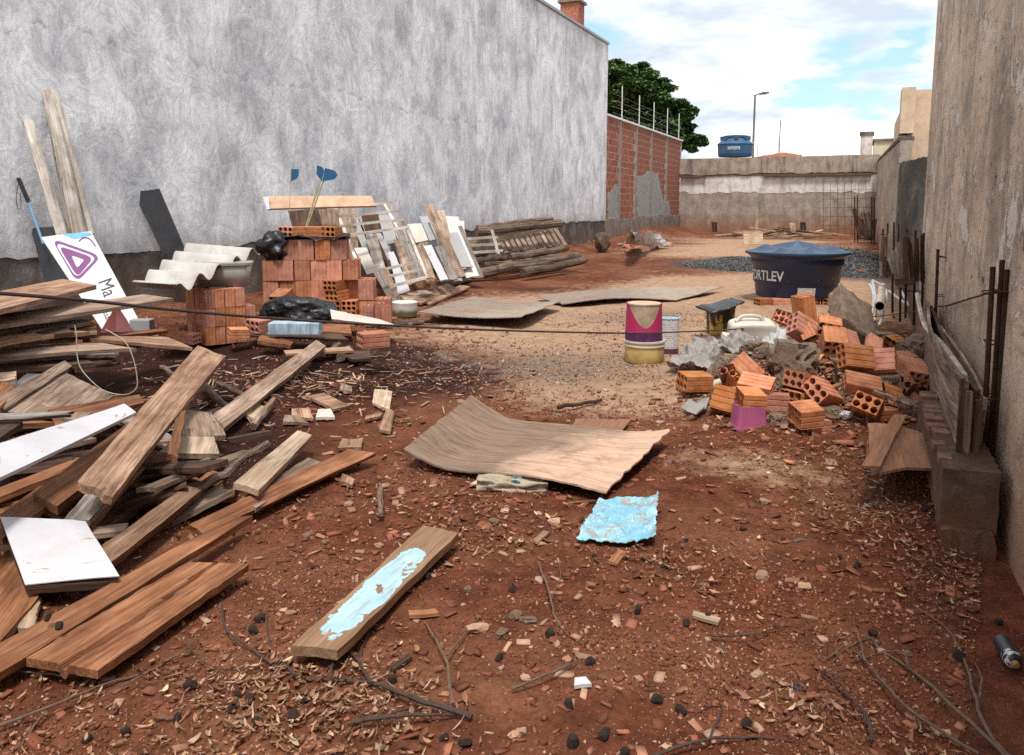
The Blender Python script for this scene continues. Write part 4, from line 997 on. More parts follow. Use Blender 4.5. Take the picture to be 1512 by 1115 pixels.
# paint-splashed patch brick, grey tub on top
tubm = simple_mat('dirty_grey_plastic', (0.33, 0.31, 0.28), 0.5, 0.3, 4, 0.45, (0.2, 0.16, 0.13), 0.1)
tb = empty('plastic_tub'); tag(tb, 'dirty grey plastic tub resting on the small brick stack', 'tub')
tp = c0 + u1 * 0.20 + u2 * 0.16 - CAM_R * 0.04; tb.location = (tp.x, tp.y, zb + 3 * 0.181 + 0.003); tb.rotation_euler = (0, 0, YAW + math.radians(14))
def frustum(w0, d0, w1, d1, h, th):
    m = MB(); lv = [(w0, d0, 0), (w1, d1, h), (w1 - th, d1 - th, h), (w0 - th, d0 - th, th)]
    k = 0
    for (w, d, z) in lv:
        r = min(w, d) * 0.18
        for q in range(16):
            a = 2 * math.pi * q / 16 + math.pi / 16; cx, cy = math.cos(a), math.sin(a)
            m.v.append(Vector(((w / 2 - r) * (1 if cx > 0 else -1) + r * cx, (d / 2 - r) * (1 if cy > 0 else -1) + r * cy, z)))
    for i in range(3):
        for q in range(16):
            a = i * 16 + q; b = i * 16 + (q + 1) % 16; m.f.append([a, b, b + 16, a + 16])
    m.f += [list(range(16))[::-1], [48 + q for q in range(16)]]
    return m
frustum(0.48, 0.32, 0.56, 0.38, 0.235, 0.012).build('body', tubm, tb, smooth=True)
frustum(0.58, 0.40, 0.585, 0.405, 0.025, 0.02).build('rim', tubm, tb).location = (0, 0, 0.212)
# corrugated sheet
A, B, C, D = PD(196, 424, 7.1), PD(262, 428, 7.1), PD(384, 368, 8.9), PD(284, 360, 9.1)
o = patch('corrugated_sheet', (A, B, C, D), 0.008, FIBRE, nl=44, nw=4, rag=0.002, fn=lambda s, u: 0.055 * math.sin(s * 4.6 * 2 * math.pi + 1.2))
smooth_by_angle(o); tag(o, 'corrugated grey fibre-cement roof sheet lying over the plastic tub', 'roof sheet')

# ------------------------------------------------------------------ stepped brick stack
st2 = 'bricks in the stepped stack by the wall'
o0 = PD(390, 470, 9.55); o0.z = 0; U = (CAM_R + CAM_F * 0.10).normalized(); V = Vector((-U.y, U.x, 0))
rz2 = math.degrees(math.atan2(U.y, U.x)) - math.degrees(YAW)
z0 = 0.10
ORD = ['first', 'second', 'third', 'fourth', 'fifth', 'sixth', 'seventh', 'eighth', 'ninth']; ROWN = ['bottom', 'second lowest', 'second highest', 'top']
lay = {0: [(0, 7.6)], 1: [(0, 6.6)], 2: [(0, 5.6)], 3: [(1.3, 4.9)]}
for row, spans in lay.items():
    for layer in range(3):
        for (a, b) in spans:
            c_ = a
            while c_ <= b + 1e-6:
                if layer == 0 and row in (0, 1) and 3.5 < c_ < 5.2: c_ += 1; continue
                p = o0 + U * (c_ * 0.187 + 0.09 + random.uniform(-.006, .006)) + V * (layer * 0.126 + random.uniform(-.012, .012) + 0.06)
                brick((p.x, p.y, z0 + 0.12 + row * 0.243), (0, 90, rz2 + 90 + random.uniform(-2.5, 2.5)), ('orange brick standing %s from the left in the %s row of the stepped stack' % (ORD[int(round(c_ - a))], ROWN[row])) if layer == 0 else 'orange brick standing behind the front face of the stepped stack', st2)
                c_ += 1
for (cx, row, dz, rz) in [(3.9, 1, 0.0, 60), (3.75, 1, .125, 66), (3.8, 0, 0.0, 80), (4.7, 0, 0.0, 84), (3.8, 0, .125, 78), (4.75, 0, .125, 82)]:
    p = o0 + U * (cx * 0.187 + 0.14) + V * (-0.01)
    brick((p.x, p.y, z0 + 0.062 + row * 0.243 + dz), (0, 0, rz2 + rz), 'hollow brick lying with its six holes showing in the stepped stack front', 'end-on bricks in the stepped stack')
p = PD(416, 439, 9.2); brick(p, (0, -18, rz2 + 70), 'hollow brick leaning tilted on the black bag', None)
TOPB = ['first', 'second', 'third', 'fourth']
for k, (px, py, r) in enumerate([(427, 343, 78), (447, 345, 6), (470, 348, -8), (490, 351, 75)]):
    p = PD(px, py + 6, 9.7); p.z = z0 + 4 * 0.243 + 0.085
    brick(p, (2, 0, rz2 + r), TOPB[k] + ' hollow brick from the left lying on the black plastic atop the stepped stack', 'bricks weighing down the black plastic')
for k, (px, py) in enumerate([(545, 465), (560, 462), (568, 466)]):
    p = PD(px, py, 9.4); brick(p, (0, 90, rz2 + 8 * k), ['left', 'middle', 'right'][k] + ' one of three orange bricks standing at the right foot of the stepped stack', 'bricks at the right foot of the stepped stack')
# black plastic on top, black bag in front
def drape(name, pts, mat, label, cat, nu=26, nv=18, amp=0.03, seed=1.0, thick=0.004):
    A, B, C, D = pts
    return tag(smooth_by_angle(patch(name, pts, thick, mat, nl=nu, nw=nv, rag=0.03, side=0.01, fn=lambda s, u: amp * float(fbm(s * 5 + seed, u * 5 + seed * 2, 4)) * 2)), label, cat)
zt = z0 + 4 * 0.243 + 0.012
def up_at(px, py, z):
    return G(px, py, z)
a0 = o0 + U * 0.10 + V * -0.02; 
q = lambda x, y, z: o0 + U * x + V * y + Vector((0, 0, z - o0.z))
drape('black_plastic', (q(.05, -.03, zt + .02), q(1.02, -.04, zt + .01), q(1.0, .42, zt + .02), q(.0, .44, zt + .05)), BLACK_BAG, 'crumpled black plastic sheet spread over the stepped brick stack', 'plastic sheet', amp=0.035)
ob = lumpy('black_flap', q(.14, .05, zt - .10), (.19, .12, .16), BLACK_BAG, 'black plastic bunched at the left top of the stepped stack', 'plastic sheet', sub=4, amp=.3, freq=1.8, rz=YAW, fine=.10, flat=False)
smooth_by_angle(ob)
p = PD(443, 462, 8.9)
ob = lumpy('rubbish_bag', p, (.40, .25, .20), BLACK_BAG, 'full black rubbish bag lying in front of the stepped stack', 'bag', sub=5, amp=.16, freq=1.5, rz=YAW + .1, fine=.05, flat=False); smooth_by_angle(ob)
# blue painted brick below the bag
t = MT('blue_daubed_brick'); sz = t.sep(); nn = t.noise(t.vec((10, 2, 2)), 3.0, 4, .6, .3)
c = t.mix(t.ramp(t.m('ADD', t.m('ABSOLUTE', t.m('MULTIPLY', sz[0], 6.0)), t.m('MULTIPLY', nn, 1.0)), [(1.05, 1.0), (1.15, 0.0)]), t.ramp(nn, [(.3, (.33, .12, .07)), (.7, (.42, .17, .1))]), t.ramp(nn, [(.35, (.22, .30, .36)), (.65, (.42, .55, .62))]))
BLUE_BRICK = t.end(c, .8, t.bump(nn, .3, .01), .2)
me_bb = MB().quadbox((-.24, -.09, -.055), (.24, .09, .055)).mesh('blue_brick')
p = PD(437, 484, 7.6); o = link('painted_block', me_bb, BLUE_BRICK); o.location = p; o.rotation_euler = (0, 0, YAW); bevel_mod(o, .006)
tag(o, 'red block daubed with pale blue paint lying below the black bag', 'block')
p = PD(551, 501, 6.9); brick(p, (0, 0, 28), 'single hollow brick lying on soil right of the boards', None)
p = PD(386, 480, 7.9); brick(p, (4, 0, 62), 'dark hollow brick left of the blue-daubed block', None)
board((488, 458, 'd', 8.7), (490, 470, 'd', 8.5), (592, 484, 'd', 8.0), 0.02, LAM_CREAM, 'cream board sloping down from the black bag', D=(560, 470, 'd', 8.6), name='board', cat='board', group=None)
board((475, 478, .26), (472, 490, .22), (520, 492, .2), 0.03, WOOD_RED, 'red-brown tile-like scrap beside the black bag', D=(515, 476, .26), name='scrap', cat='offcut')
# white drum half-buried
wb = empty('white_drum'); p = GG(598, 468); wb.location = (p.x, p.y, p.z); tag(wb, 'short white plastic drum with mossy stains near the brick stack', 'drum')
t = MT('white_drum_plastic'); z_ = t.sep(); nn = t.noise(t.obj, 9, 6, .65, .3)
c = t.mix(t.ramp(t.m('ADD', z_[2], t.m('MULTIPLY', nn, -.14)), [(-.02, 1.0), (.06, 0.0)]), t.ramp(nn, [(.3, (.50, .46, .40)), (.6, (.68, .65, .60))]), (.13, .11, .045))
DRUM = t.end(c, .5, None, .35)
m = MB().lathe([(.0, 0), (.15, 0), (.165, .02), (.168, .16), (.172, .20), (.160, .21), (.0, .213)], 28); m.build('body', DRUM, wb, smooth=False)
m = MB().tube([(-.172, 0, .18), (-.20, -.02, .12), (-.19, -.03, .06)], .008, 5).build('handle', WHITE_TRIM, wb)
board((572, 472, .05), (575, 479, .04), (626, 477, .03), 0.02, WOOD_DARK, 'dark damp lath lying at the foot of the white drum', D=(622, 471, .04))

# ------------------------------------------------------------------ things leaning on the left wall
LW = 'things leaning on the grey wall'
def lean(tl, tr, bl, br, dt, db, t, mat, label, name='plank', cat='plank', group=LW, **k):
    A, B = PD(*bl, db), PD(*br, db); C, D = PD(*tr, dt), PD(*tl, dt)
    return tag(patch(name, (A, B, C, D), t, mat, **k), label, cat, group)
def wd(px, py, off=0.05):                  # sight-line distance to the left wall
    r = ray(px, py); return (XL + off) / r.x
WHITEWASH = wood_mat('whitewashed_timber', (0.84, 0.80, 0.73), (0.76, 0.70, 0.62), (0.46, 0.38, 0.30), crack=0.25, soil=0.3, soil_col=(0.10, 0.06, 0.04))
lean((62, 133), (76, 131), (108, 350), (126, 350), wd(70, 133), wd(110, 350, 0.55), 0.05, WHITEWASH, 'tall pale post leaning on the wall behind the sign', nl=8)
lean((75, 130), (82, 131), (122, 352), (137, 345), wd(79, 131, .12), wd(128, 350, 0.5), 0.05, WHITEWASH, 'narrow pale post paired with the tall post on its right', nl=8)
lean((69, 172), (75, 172), (100, 352), (108, 352), wd(72, 172, .02), wd(105, 352, 0.40), 0.04, WOOD_SILVER, 'grey batten standing behind the pair of tall pale posts', nl=6)
lean((34, 178), (46, 176), (84, 352), (99, 352), wd(40, 177), wd(92, 352, 0.5), 0.04, WHITEWASH, 'shorter pale lath with worn paint left of the tall posts', nl=10)
# squeegee pole with black grip
gp = empty('pole'); tag(gp, 'light blue pole with black foam grip and wrist loop leaning on the wall', 'pole', LW)
a, b, c_ = PD(27, 263, wd(27, 263)), PD(42, 298, wd(42, 298, .12)), PD(64, 360, wd(64, 360, .3))
MB().tube([b, c_], 0.014, 8).build('shaft', simple_mat('blue_pole', (0.20, 0.42, 0.60), .4, .1, 5, .1), gp)
MB().tube([a, b], 0.024, 10).build('grip', BLACK_BAG, gp)
lp = [PD(28, 268, wd(28, 268)), PD(24, 290, wd(24, 290)), PD(26, 308, wd(26, 308)), PD(31, 306, wd(31, 306)), PD(30, 285, wd(30, 285))]
MB().tube(smooth_pts(lp), 0.004, 5).build('wrist_loop', BLACK_BAG, gp)
lean((45, 337), (85, 334), (66, 415), (110, 412), wd(60, 336, .08), wd(80, 412, .35), 0.02, BLACK_PANEL, 'black panel behind the sign', name='panel', cat='panel', nl=4)
lean((197, 283), (235, 279), (240, 375), (275, 372), wd(215, 281, .06), wd(255, 374, .45), 0.02, BLACK_PANEL, 'dark grey stone-like slab leaning on the wall alone', name='slab', cat='slab', nl=5)
# the sign
sg = empty('sign_panel'); tag(sg, 'white sign with purple triangle logo, tilted among the planks', 'sign')
TL, TR, BRc, BLc = PD(60, 350, 8.75), PD(134, 341, 8.85), PD(207, 476, 8.25), PD(152, 489, 8.15)
SIGN_W = simple_mat('white_acrylic', (0.66, 0.65, 0.67), 0.3, 0.08, 3, 0.15, (0.4, 0.3, 0.25), 0)
sn0 = (BRc - BLc).cross(TL - BLc).normalized(); TR = onPlane(134, 341, BLc, sn0)
bp = patch('panel', (BLc, BRc, TR, TL), 0.04, SIGN_W, nl=8, nw=4, rag=0.004, side=0.0003, parent=sg)
bevel_mod(bp, .004, 1)
sn = (BRc - BLc).cross(TL - BLc).normalized()
if sn.dot(EYE - BLc) < 0: sn = -sn
PURPLE = simple_mat('purple_vinyl', (0.20, 0.055, 0.20), 0.35, 0.1, 4, 0.05, bump=0)
BLACKV = simple_mat('black_vinyl', (0.03, 0.03, 0.035), 0.4, 0.1, 4, 0.0, bump=0)
BLUE_FILM = simple_mat('blue_film', (0.16, 0.42, 0.62), 0.3, 0.3, 8, 0.0, bump=.3)
def z1(x, y): return (x / 2.655, 100 + y / 2.655)
def sign_poly(name, outer, inner, mat, h, parent=sg):
    """flat lettering/logo: outline (and hole) in the sign's plane"""
    bm = bmesh.new(); off = sn * h
    def rounded(pts, k=6, rad=0.22):
        out = []; n = len(pts)
        for i in range(n):
            p, a, b = Vector(pts[i]), Vector(pts[i - 1]), Vector(pts[(i + 1) % n])
            for j in range(k + 1):
                s = j / k; c0 = p.lerp(a, rad); c1 = p.lerp(b, rad)
                out.append((1 - s) ** 2 * c0 + 2 * s * (1 - s) * p + s * s * c1)
        return out
    O = [onPlane(q.x, q.y, TL + off, sn) for q in rounded([Vector(z1(*p)) for p in outer])]
    if inner:
        I = [onPlane(q.x, q.y, TL + off, sn) for q in rounded([Vector(z1(*p)) for p in inner])]
        mb = MB(); n = len(O); mb.v = O + I; mb.f = [[i, (i + 1) % n, n + (i + 1) % n, n + i] for i in range(n)]
    else:
        mb = MB(); mb.v = O; mb.f = [list(range(len(O)))]
    return mb.build(name, mat, parent)
lg = sign_poly('logo_ring', [(200, 668), (398, 738), (300, 842)], [(211, 681), (382, 742), (299, 827)], PURPLE, 0.003)
sign_poly('logo_triangle', [(228, 697), (366, 744), (303, 820)], [(278, 733), (332, 752), (302, 786)], PURPLE, 0.0045)
arc = [PD(0, 0, 1)] * 0
pts = [onPlane(*z1(x, y), TL + sn * .004, sn) for x, y in [(310, 680), (325, 668), (345, 668), (362, 682), (374, 700)]]
MB().tube(smooth_pts(pts), 0.006, 6).build('logo_arc', PURPLE, sg)
sign_poly('blue_film', [(240, 652), (350, 645), (362, 655), (330, 664), (290, 672)], None, BLUE_FILM, 0.0025)
def text_on(body, origin, xdir, ydir, size, mat, name, parent, ext=0.0):
    cu = bpy.data.curves.new(name, 'FONT'); cu.body = body; cu.size = 1.0; cu.extrude = 0.0
    to = bpy.data.objects.new(name, cu); COL.objects.link(to)
    dg = bpy.context.evaluated_depsgraph_get(); me = bpy.data.meshes.new_from_object(to.evaluated_get(dg))
    bpy.data.objects.remove(to)
    for v in me.vertices:
        v.co = origin + xdir * (v.co.x * size) + ydir * (v.co.y * size)
    me.materials.clear()
    return link(name, me, mat, parent)
o3 = onPlane(*z1(383, 838), TL + sn * .003, sn); e3 = onPlane(*z1(410, 905), TL + sn * .003, sn); xd = (e3 - o3).normalized(); yd = sn.cross(xd).normalized()
text_on('Ma', o3, xd, yd, 0.20, BLACKV, 'lettering', sg)
o3 = onPlane(*z1(396, 942), TL + sn * .003, sn)
text_on('nissana', o3, xd, yd, 0.085, BLACKV, 'small_lettering', sg)
# maroon folded sheet below the sign, grey block
A, B, C, D = PD(147, 492, 7.9), PD(200, 492, 7.9), PD(176, 455, 8.1), PD(168, 456, 8.1)
tag(patch('maroon_sheet', (A, B, C, D), 0.01, simple_mat('maroon_metal', (0.13, 0.022, 0.02), .5, .3, 6, .2), nl=4, nw=4, fn=lambda s, u: 0.06 * (0.5 - abs(u - .5))), 'folded dark maroon metal piece under the sign', 'metal sheet')
p = PD(210, 480, 8.0); o = MB().quadbox((-.1, -.06, -.06), (.1, .06, .06)).build('grey_block', LAM_GREY); o.location = p; o.rotation_euler = (0, 0, .4); bevel_mod(o, .008)
tag(o, 'dark grey block right of the sign foot', 'block')
# blue flags on stakes
BLUE = simple_mat('blue_plastic', (0.012, 0.085, 0.20), 0.4, 0.15, 5, 0.05, bump=0.05)
BAMBOO = simple_mat('bamboo_stake', (0.34, 0.31, 0.17), 0.6, 0.3, 12, 0.1)
fl = empty('flag_stake'); tag(fl, 'small blue flag on a thin vertical wire at the left', 'flag')
d = 10.2
def flag_poly(pts, dpt, parent, name='flag'):
    mb = MB(); f = [PD(x, y, dpt) for x, y in pts]; b = [PD(x, y, dpt) + CAM_F * 0.006 for x, y in pts]; n = len(f); mb.v = f + b
    mb.f = [list(range(n)), [n + i for i in reversed(range(n))]] + [[i, n + i, n + (i + 1) % n, (i + 1) % n] for i in range(n)]
    return mb.build(name, BLUE, parent)
flag_poly([(430, 249.5), (441, 250), (441, 259), (438, 264), (429.5, 268)], d, fl)
MB().tube([PD(430, 250, d), PD(428.5, 285, d), PD(427, 328, d)], 0.004, 5).build('wire', BAMBOO, fl)
fl2 = empty('flag_stake'); tag(fl2, 'pair of blue paddle flags on leaning bamboo stakes above the brick stack', 'flag')
flag_poly([(468, 244), (476, 247), (478.5, 252), (475, 268), (467, 257)], d, fl2)
flag_poly([(478.5, 253), (480, 248), (494, 252), (498.5, 258), (494, 265), (476, 268)], d - .02, fl2)
for a, b in (((478, 266), (453, 336)), ((473, 266), (451, 336))):
    MB().tube([PD(*a, d + .01), PD(*b, d - .1)], 0.010, 6).build('stake', BAMBOO, fl2)

# shelf board, boards, frame
o = lean((397, 290), (548, 289), (397, 308), (556, 304), 12.1, 11.9, 0.03, simple_mat('peach_chipboard', (0.58, 0.38, 0.25), .8, .3, 5, .4, (.35, .2, .12)), 'long peach chipboard shelf lying on top of the leaning boards', name='shelf_board', cat='board', group=None, nl=6)
lean((388, 290), (397, 290), (394, 309), (398, 309), 11.95, 11.85, 0.03, LAM_WHITE, 'white end strip on the left of the peach shelf board', name='end_strip', cat='board', group=None, nl=2)
B_ = 'boards leaning in the stack by the wall'
def zz(*p): return [(440 + x / 5.4, 280 + y / 5.4) for x, y in p]
leanlist = [
 ((210, 150), (460, 150), (230, 420), (490, 610), 13.6, 12.9, WOOD_GREY, 'wide grey-brown panel under the peach shelf board'),
 ((640, 205), (735, 200), (700, 440), (790, 420), 14.2, 13.6, LAM_GREY, 'grey panel behind the wooden frame'),
 ((500, 200), (640, 190), (620, 640), (760, 600), 14.3, 13.5, WOOD_DARK, 'dark panel in the middle of the leaning stack'),
 ((540, 355), (625, 350), (610, 660), (700, 640), 13.3, 12.8, WOOD_SILVER, 'upper grey plank crossing the middle of the leaning stack'),
 ((620, 350), (660, 345), (720, 560), (770, 550), 13.4, 13.0, LAM_GREY, 'pale grey strip beside the upper grey plank'),
 ((450, 470), (545, 460), (545, 670), (620, 640), 12.9, 12.6, LAM_CREAM, 'cream board right of the brick stack'),
 ((600, 660), (660, 650), (740, 905), (790, 890), 12.3, 11.9, WOOD_SILVER, 'grey plank lowest left in the leaning stack'),
 ((660, 650), (720, 640), (780, 890), (820, 872), 12.4, 12.0, WOOD_GREY, 'grey-brown plank right of the lowest left plank'),
 ((720, 500), (762, 495), (800, 835), (895, 805), 12.7, 12.2, LAM_WHITE, 'bright white board low in the leaning stack'),
 ((760, 400), (805, 390), (870, 770), (955, 735), 13.3, 12.5, WOOD_GREY, 'brown strip bundle right of the white board'),
 ((820, 295), (885, 288), (965, 705), (1025, 692), 13.8, 12.9, WOOD_SILVER, 'tall grey panel right of the wooden frame'),
 ((870, 278), (985, 270), (940, 425), (1040, 405), 14.3, 13.9, LAM_CREAM, 'cream square panel at the top of the leaning stack'),
 ((990, 270), (1050, 262), (1050, 410), (1105, 395), 14.3, 13.9, LAM_GREY, 'light grey panel next to the cream square panel'),
 ((940, 440), (1005, 430), (1040, 695), (1095, 712), 13.5, 12.7, WOOD_GREY, 'stained grey plank left of the white plank'),
 ((1000, 450), (1062, 440), (1135, 725), (1198, 712), 13.4, 12.6, LAM_WHITE, 'white plank in the right half of the leaning stack'),
 ((1090, 455), (1165, 445), (1210, 718), (1275, 712), 13.5, 12.7, WOOD_SILVER, 'rough grey plank right of the white plank'),
 ((995, 122), (1080, 115), (1265, 702), (1338, 690), 14.4, 12.9, WOOD_GREY, 'tallest grey plank rising above the leaning stack'),
 ((1100, 170), (1165, 160), (1160, 420), (1240, 480), 14.8, 13.8, WOOD_PALE, 'pale plank behind the tallest grey plank'),
 ((1160, 210), (1280, 215), (1200, 470), (1335, 460), 15.4, 14.6, LAM_WHITE, 'white panel behind the tallest grey plank'),
 ((1235, 245), (1325, 250), (1270, 640), (1340, 630), 15.2, 14.2, LAM_WHITE, 'stepped white panel next to the log pile'),
]
for (tl, tr_, bl, br_, dt, db, mt, lb) in leanlist:
    q4 = zz(tl, tr_, bl, br_); lean(q4[0], q4[1], q4[2], q4[3], dt, db, 0.022, mt, lb, group=B_, nl=6, rag=0.01, cat='board', name='board')
for k in range(16):                         # boards standing behind, filling the stack
    px = hr.uniform(490, 668); top = 318 + (px - 490) * .05 + hr.uniform(-6, 22); w_ = hr.uniform(9, 22); ln = hr.uniform(55, 95)
    lean((px, top), (px + w_, top - 1), (px + ln * .42, top + ln), (px + ln * .42 + w_ * 1.05, top + ln - 1), 15.0, 14.2, .022, hr.choice([WOOD_GREY, WOOD_SILVER, WOOD_DARK, LAM_GREY, LAM_CREAM, WOOD_SILVER]), 'board standing in the shaded back layer of the leaning stack', group='back layer of the leaning stack', nl=6, rag=.02, cat='board', name='board')
fr = empty('wooden_frame'); tag(fr, 'broken pale slatted wooden frame leaning on the boards', 'frame')
for (a, b) in [((380, 135), (795, 100)), ((240, 220), (815, 170)), ((270, 298), (845, 235)), ((380, 365), (870, 300)), ((540, 665), (968, 575)), ((720, 695), (1000, 635)), ((765, 765), (1032, 700))]:
    (ax, ay), (bx, by) = zz(a, b)
    dd = 13.2 - (ay - 300) / 100 * 1.3
    P, Q = PD(ax, ay, dd), PD(bx, by, dd + .15); e = Vector((0, 0, .022)); n2_ = CAM_F * -.02
    patch('slat', (P - e, P + e, Q + e, Q - e), 0.025, WHITEWASH, nl=5, nw=1, rag=.02, parent=fr)
for (a, b) in [((300, 150), (480, 600)), ((690, 115), (790, 300)), ((865, 300), (1035, 705))]:
    (ax, ay), (bx, by) = zz(a, b)
    P, Q = PD(ax, ay, 13.25 - (ay - 300) / 100 * 1.3), PD(bx, by, 13.25 - (by - 300) / 100 * 1.3); e = CAM_R * .025
    patch('stile', (P - e, P + e, Q + e, Q - e), 0.03, WHITEWASH, nl=5, nw=1, rag=.01, parent=fr)
board((625, 425, .05), (630, 430, .03), (698, 412, .04), .03, WOOD_DARK, 'dark plank on the ground below the leaning boards', D=(690, 408, .06))
board((604, 441, .08), (622, 449, .05), (674, 424, .06), .03, WOOD_TAN, 'tan plank on the ground pointing to the log pile', D=(660, 419, .1))
board((622, 443, .05), (634, 448, .04), (695, 424, .05), .03, WOOD_TAN, 'second tan plank behind the first on the ground', D=(680, 420, .06))
board((590, 437, .1), (602, 445, .08), (640, 432, .08), .03, WOOD_PALE, 'pale plank stub right of the white drum', D=(625, 426, .1))
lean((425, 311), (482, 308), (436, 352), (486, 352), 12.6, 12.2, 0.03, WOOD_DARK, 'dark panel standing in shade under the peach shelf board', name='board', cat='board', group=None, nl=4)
lean((470, 309), (500, 309), (478, 345), (500, 345), 12.5, 12.3, 0.03, WOOD_GREY, 'grey board end under the peach shelf board', name='board', cat='board', group=None, nl=4)
lumpy('rubble_lump', PD(627, 418, 12.3), (.22, .15, .11), CONC_WARM, 'brown clay lump at the foot of the leaning boards', 'rubble', sub=3)
# ------------------------------------------------------------------ log pile with pallets
def zl(x, y): return (660 + x / 4.447, 300 + y / 4.447)
LG = 'logs in the pile by the grey wall'
for (a, b, r, dl, dr, lb) in [((195, 185), (742, 132), .10, 16.4, 17.6, 'thick log lying topmost on the pile'), ((198, 165), (690, 105), .07, 16.8, 18.0, 'thin crooked log behind the topmost log'),
        ((130, 345), (285, 333), .07, 16.6, 17.0, 'short log at the upper left of the pile'), ((135, 388), (402, 358), .085, 16.2, 16.8, 'log with dark end at the left of the pile'), ((415, 358), (788, 292), .085, 16.5, 17.6, 'log on the right half under the slatted pallet'),
        ((238, 412), (805, 345), .075, 16.1, 17.5, 'long thin log third from the bottom'), ((158, 465), (862, 352), .11, 15.6, 17.4, 'thickest log at the front of the pile'), ((498, 458), (905, 372), .09, 15.8, 17.2, 'lowest log at the right front of the pile'), ((120, 430), (260, 415), .07, 16.2, 16.5, 'small dark log end left of the pile'), ((420, 318), (660, 285), .06, 17.0, 17.7, 'thin log wedged under the pallet slats')]:
    (ax, ay), (bx, by) = zl(*a), zl(*b)
    stick((ax, ay, 'd', dl), (bx, by, 'd', dr), r, WOOD_LOG, lb, name='log', cat='log', group=LG, seg=10, n=9, wob=.025, taper=.85)
pa = empty('slatted_pallet'); tag(pa, 'slatted wooden pallet leaning between the logs', 'pallet')
for i in range(12):
    s = i / 11; a = zl(350 + (712 - 350) * s, 245 + (168 - 245) * s); b = zl(392 + (778 - 392) * s, 325 + (272 - 325) * s)
    P, Q = PD(*a, 17.3 + s), PD(*b, 16.9 + s); e = CAM_R * .045
    patch('slat', (P - e, P + e, Q + e, Q - e), .025, WOOD_GREY, nl=3, nw=1, parent=pa)
for (a, b) in [((330, 240), (730, 160)), ((385, 330), (790, 275))]:
    P, Q = PD(*zl(*a), 17.35), PD(*zl(*b), 18.4); e = Vector((0, 0, .04)); patch('rail', (P - e, P + e, Q + e, Q - e), .04, WOOD_GREY, nl=4, nw=1, parent=pa)
pb2 = empty('small_ladder'); tag(pb2, 'short pale wooden ladder frame at the left of the log pile', 'ladder')
for (a, b) in [((60, 238), (335, 224)), ((90, 284), (352, 268)), ((105, 330), (370, 312))]:
    P, Q = PD(*zl(*a), 15.7), PD(*zl(*b), 16.2); e = Vector((0, 0, .025)); patch('rung', (P - e, P + e, Q + e, Q - e), .03, WHITEWASH, nl=4, nw=1, parent=pb2)
for (a, b) in [((105, 178), (155, 332)), ((295, 175), (338, 332))]:
    P, Q = PD(*zl(*a), 15.8), PD(*zl(*b), 15.6); e = CAM_R * .03; patch('stile', (P - e, P + e, Q + e, Q - e), .03, WHITEWASH, nl=4, nw=1, parent=pb2)
for (a, b, lb) in [((40, 285), (215, 245), 'pale lath behind the short ladder frame'), ((280, 250), (455, 205), 'grey plank leaning under the topmost log')]:
    P, Q = PD(*zl(*a), 16.6), PD(*zl(*b), 17.0); e = Vector((0, 0, .05)); tag(patch('plank', (P - e, P + e, Q + e, Q - e), .03, WOOD_PALE, nl=4, nw=1), lb, 'plank', LG)
# ================================================================== CENTRE: sheets on the ground
def ply_mat(name, pale, grey, split, soft=0.12, grey_dark=(0.12, 0.085, 0.065)):
    t = MT(name); xyz = t.sep()
    g = t.noise(t.vec((1.1, 16, 4)), 2.6, 8, 0.74, 0.35); g2 = t.noise(t.vec((3, 70, 10)), 1.5, 3, 0.6, 0.2); b = t.noise(t.obj, 3.0, 6, 0.62, 0.5)
    pc = t.ramp(g, [(0.3, tuple(v * 0.8 for v in pale)), (0.5, pale), (0.7, tuple(min(1, v * 1.18) for v in pale))])
    gc = t.ramp(g, [(0.3, grey_dark), (0.5, grey), (0.7, tuple(v * 1.35 for v in grey))])
    mk = t.ramp(t.m('ADD', t.m('ADD', xyz[0], t.m('MULTIPLY', xyz[1], -0.25)), t.m('MULTIPLY', t.m('SUBTRACT', b, 0.5), 0.9)), [(split - soft, 0.0), (split + soft, 1.0)])
    c = t.mix(mk, gc, pc)
    c = t.mix(0.5, c, t.ramp(g2, [(0.3, 0.55), (0.5, 1.0), (0.7, 1.2)]), 'MULTIPLY')
    flake = t.ramp(t.noise(t.vec((1.2, 22, 4), loc=(3, 1, 0)), 1.6, 4, 0.6, 1.0), [(0.63, 0.0), (0.645, 1.0), (0.67, 0.0)])
    c = t.mix(t.m('MULTIPLY', flake, 0.75), c, (0.05, 0.035, 0.028))
    soil = t.ramp(t.noise(t.obj, 6, 6, 0.68, 0.4), [(0.52, 0.0), (0.7, 0.6)])
    c = t.mix(soil, c, (0.22, 0.105, 0.062))
    h = t.m('ADD', t.m('ADD', t.m('MULTIPLY', g, 0.7), t.m('MULTIPLY', g2, 0.4)), t.m('MULTIPLY', flake, -0.8))
    return t.end(c, 0.82, t.bump(h, 0.6, 0.006), 0.2)
PLY = ply_mat('delaminating_plywood', (0.56, 0.37, 0.262), (0.23, 0.155, 0.112), -0.10, 0.42, (0.09, 0.06, 0.045))
PLY_GREY = ply_mat('grey_plywood', (0.34, 0.27, 0.215), (0.27, 0.21, 0.165), 0.0, 0.5)
PLY_BROWN = ply_mat('brown_plywood', (0.30, 0.15, 0.085), (0.24, 0.115, 0.065), 0.0, 0.5)
def curl(s, u):
    l = 0.14 * max(0.0, (0.24 - s) / 0.24) ** 1.6 * (0.55 + 0.45 * (1 - u))
    r = 0.030 * math.sin(math.pi * min(1, max(0, (s - 0.35) / 0.65))) * (0.25 + 0.75 * u)
    tip = 0.05 * max(0, (s - 0.8) / 0.2) ** 1.5 * (1 - u)
    return l + r + tip + 0.004 * float(fbm(s * 3, u * 3, 2))
A, B, C, D = G(698, 612, .035), G(596, 682, .03), G(893, 726, .045), G(990, 645, .07)
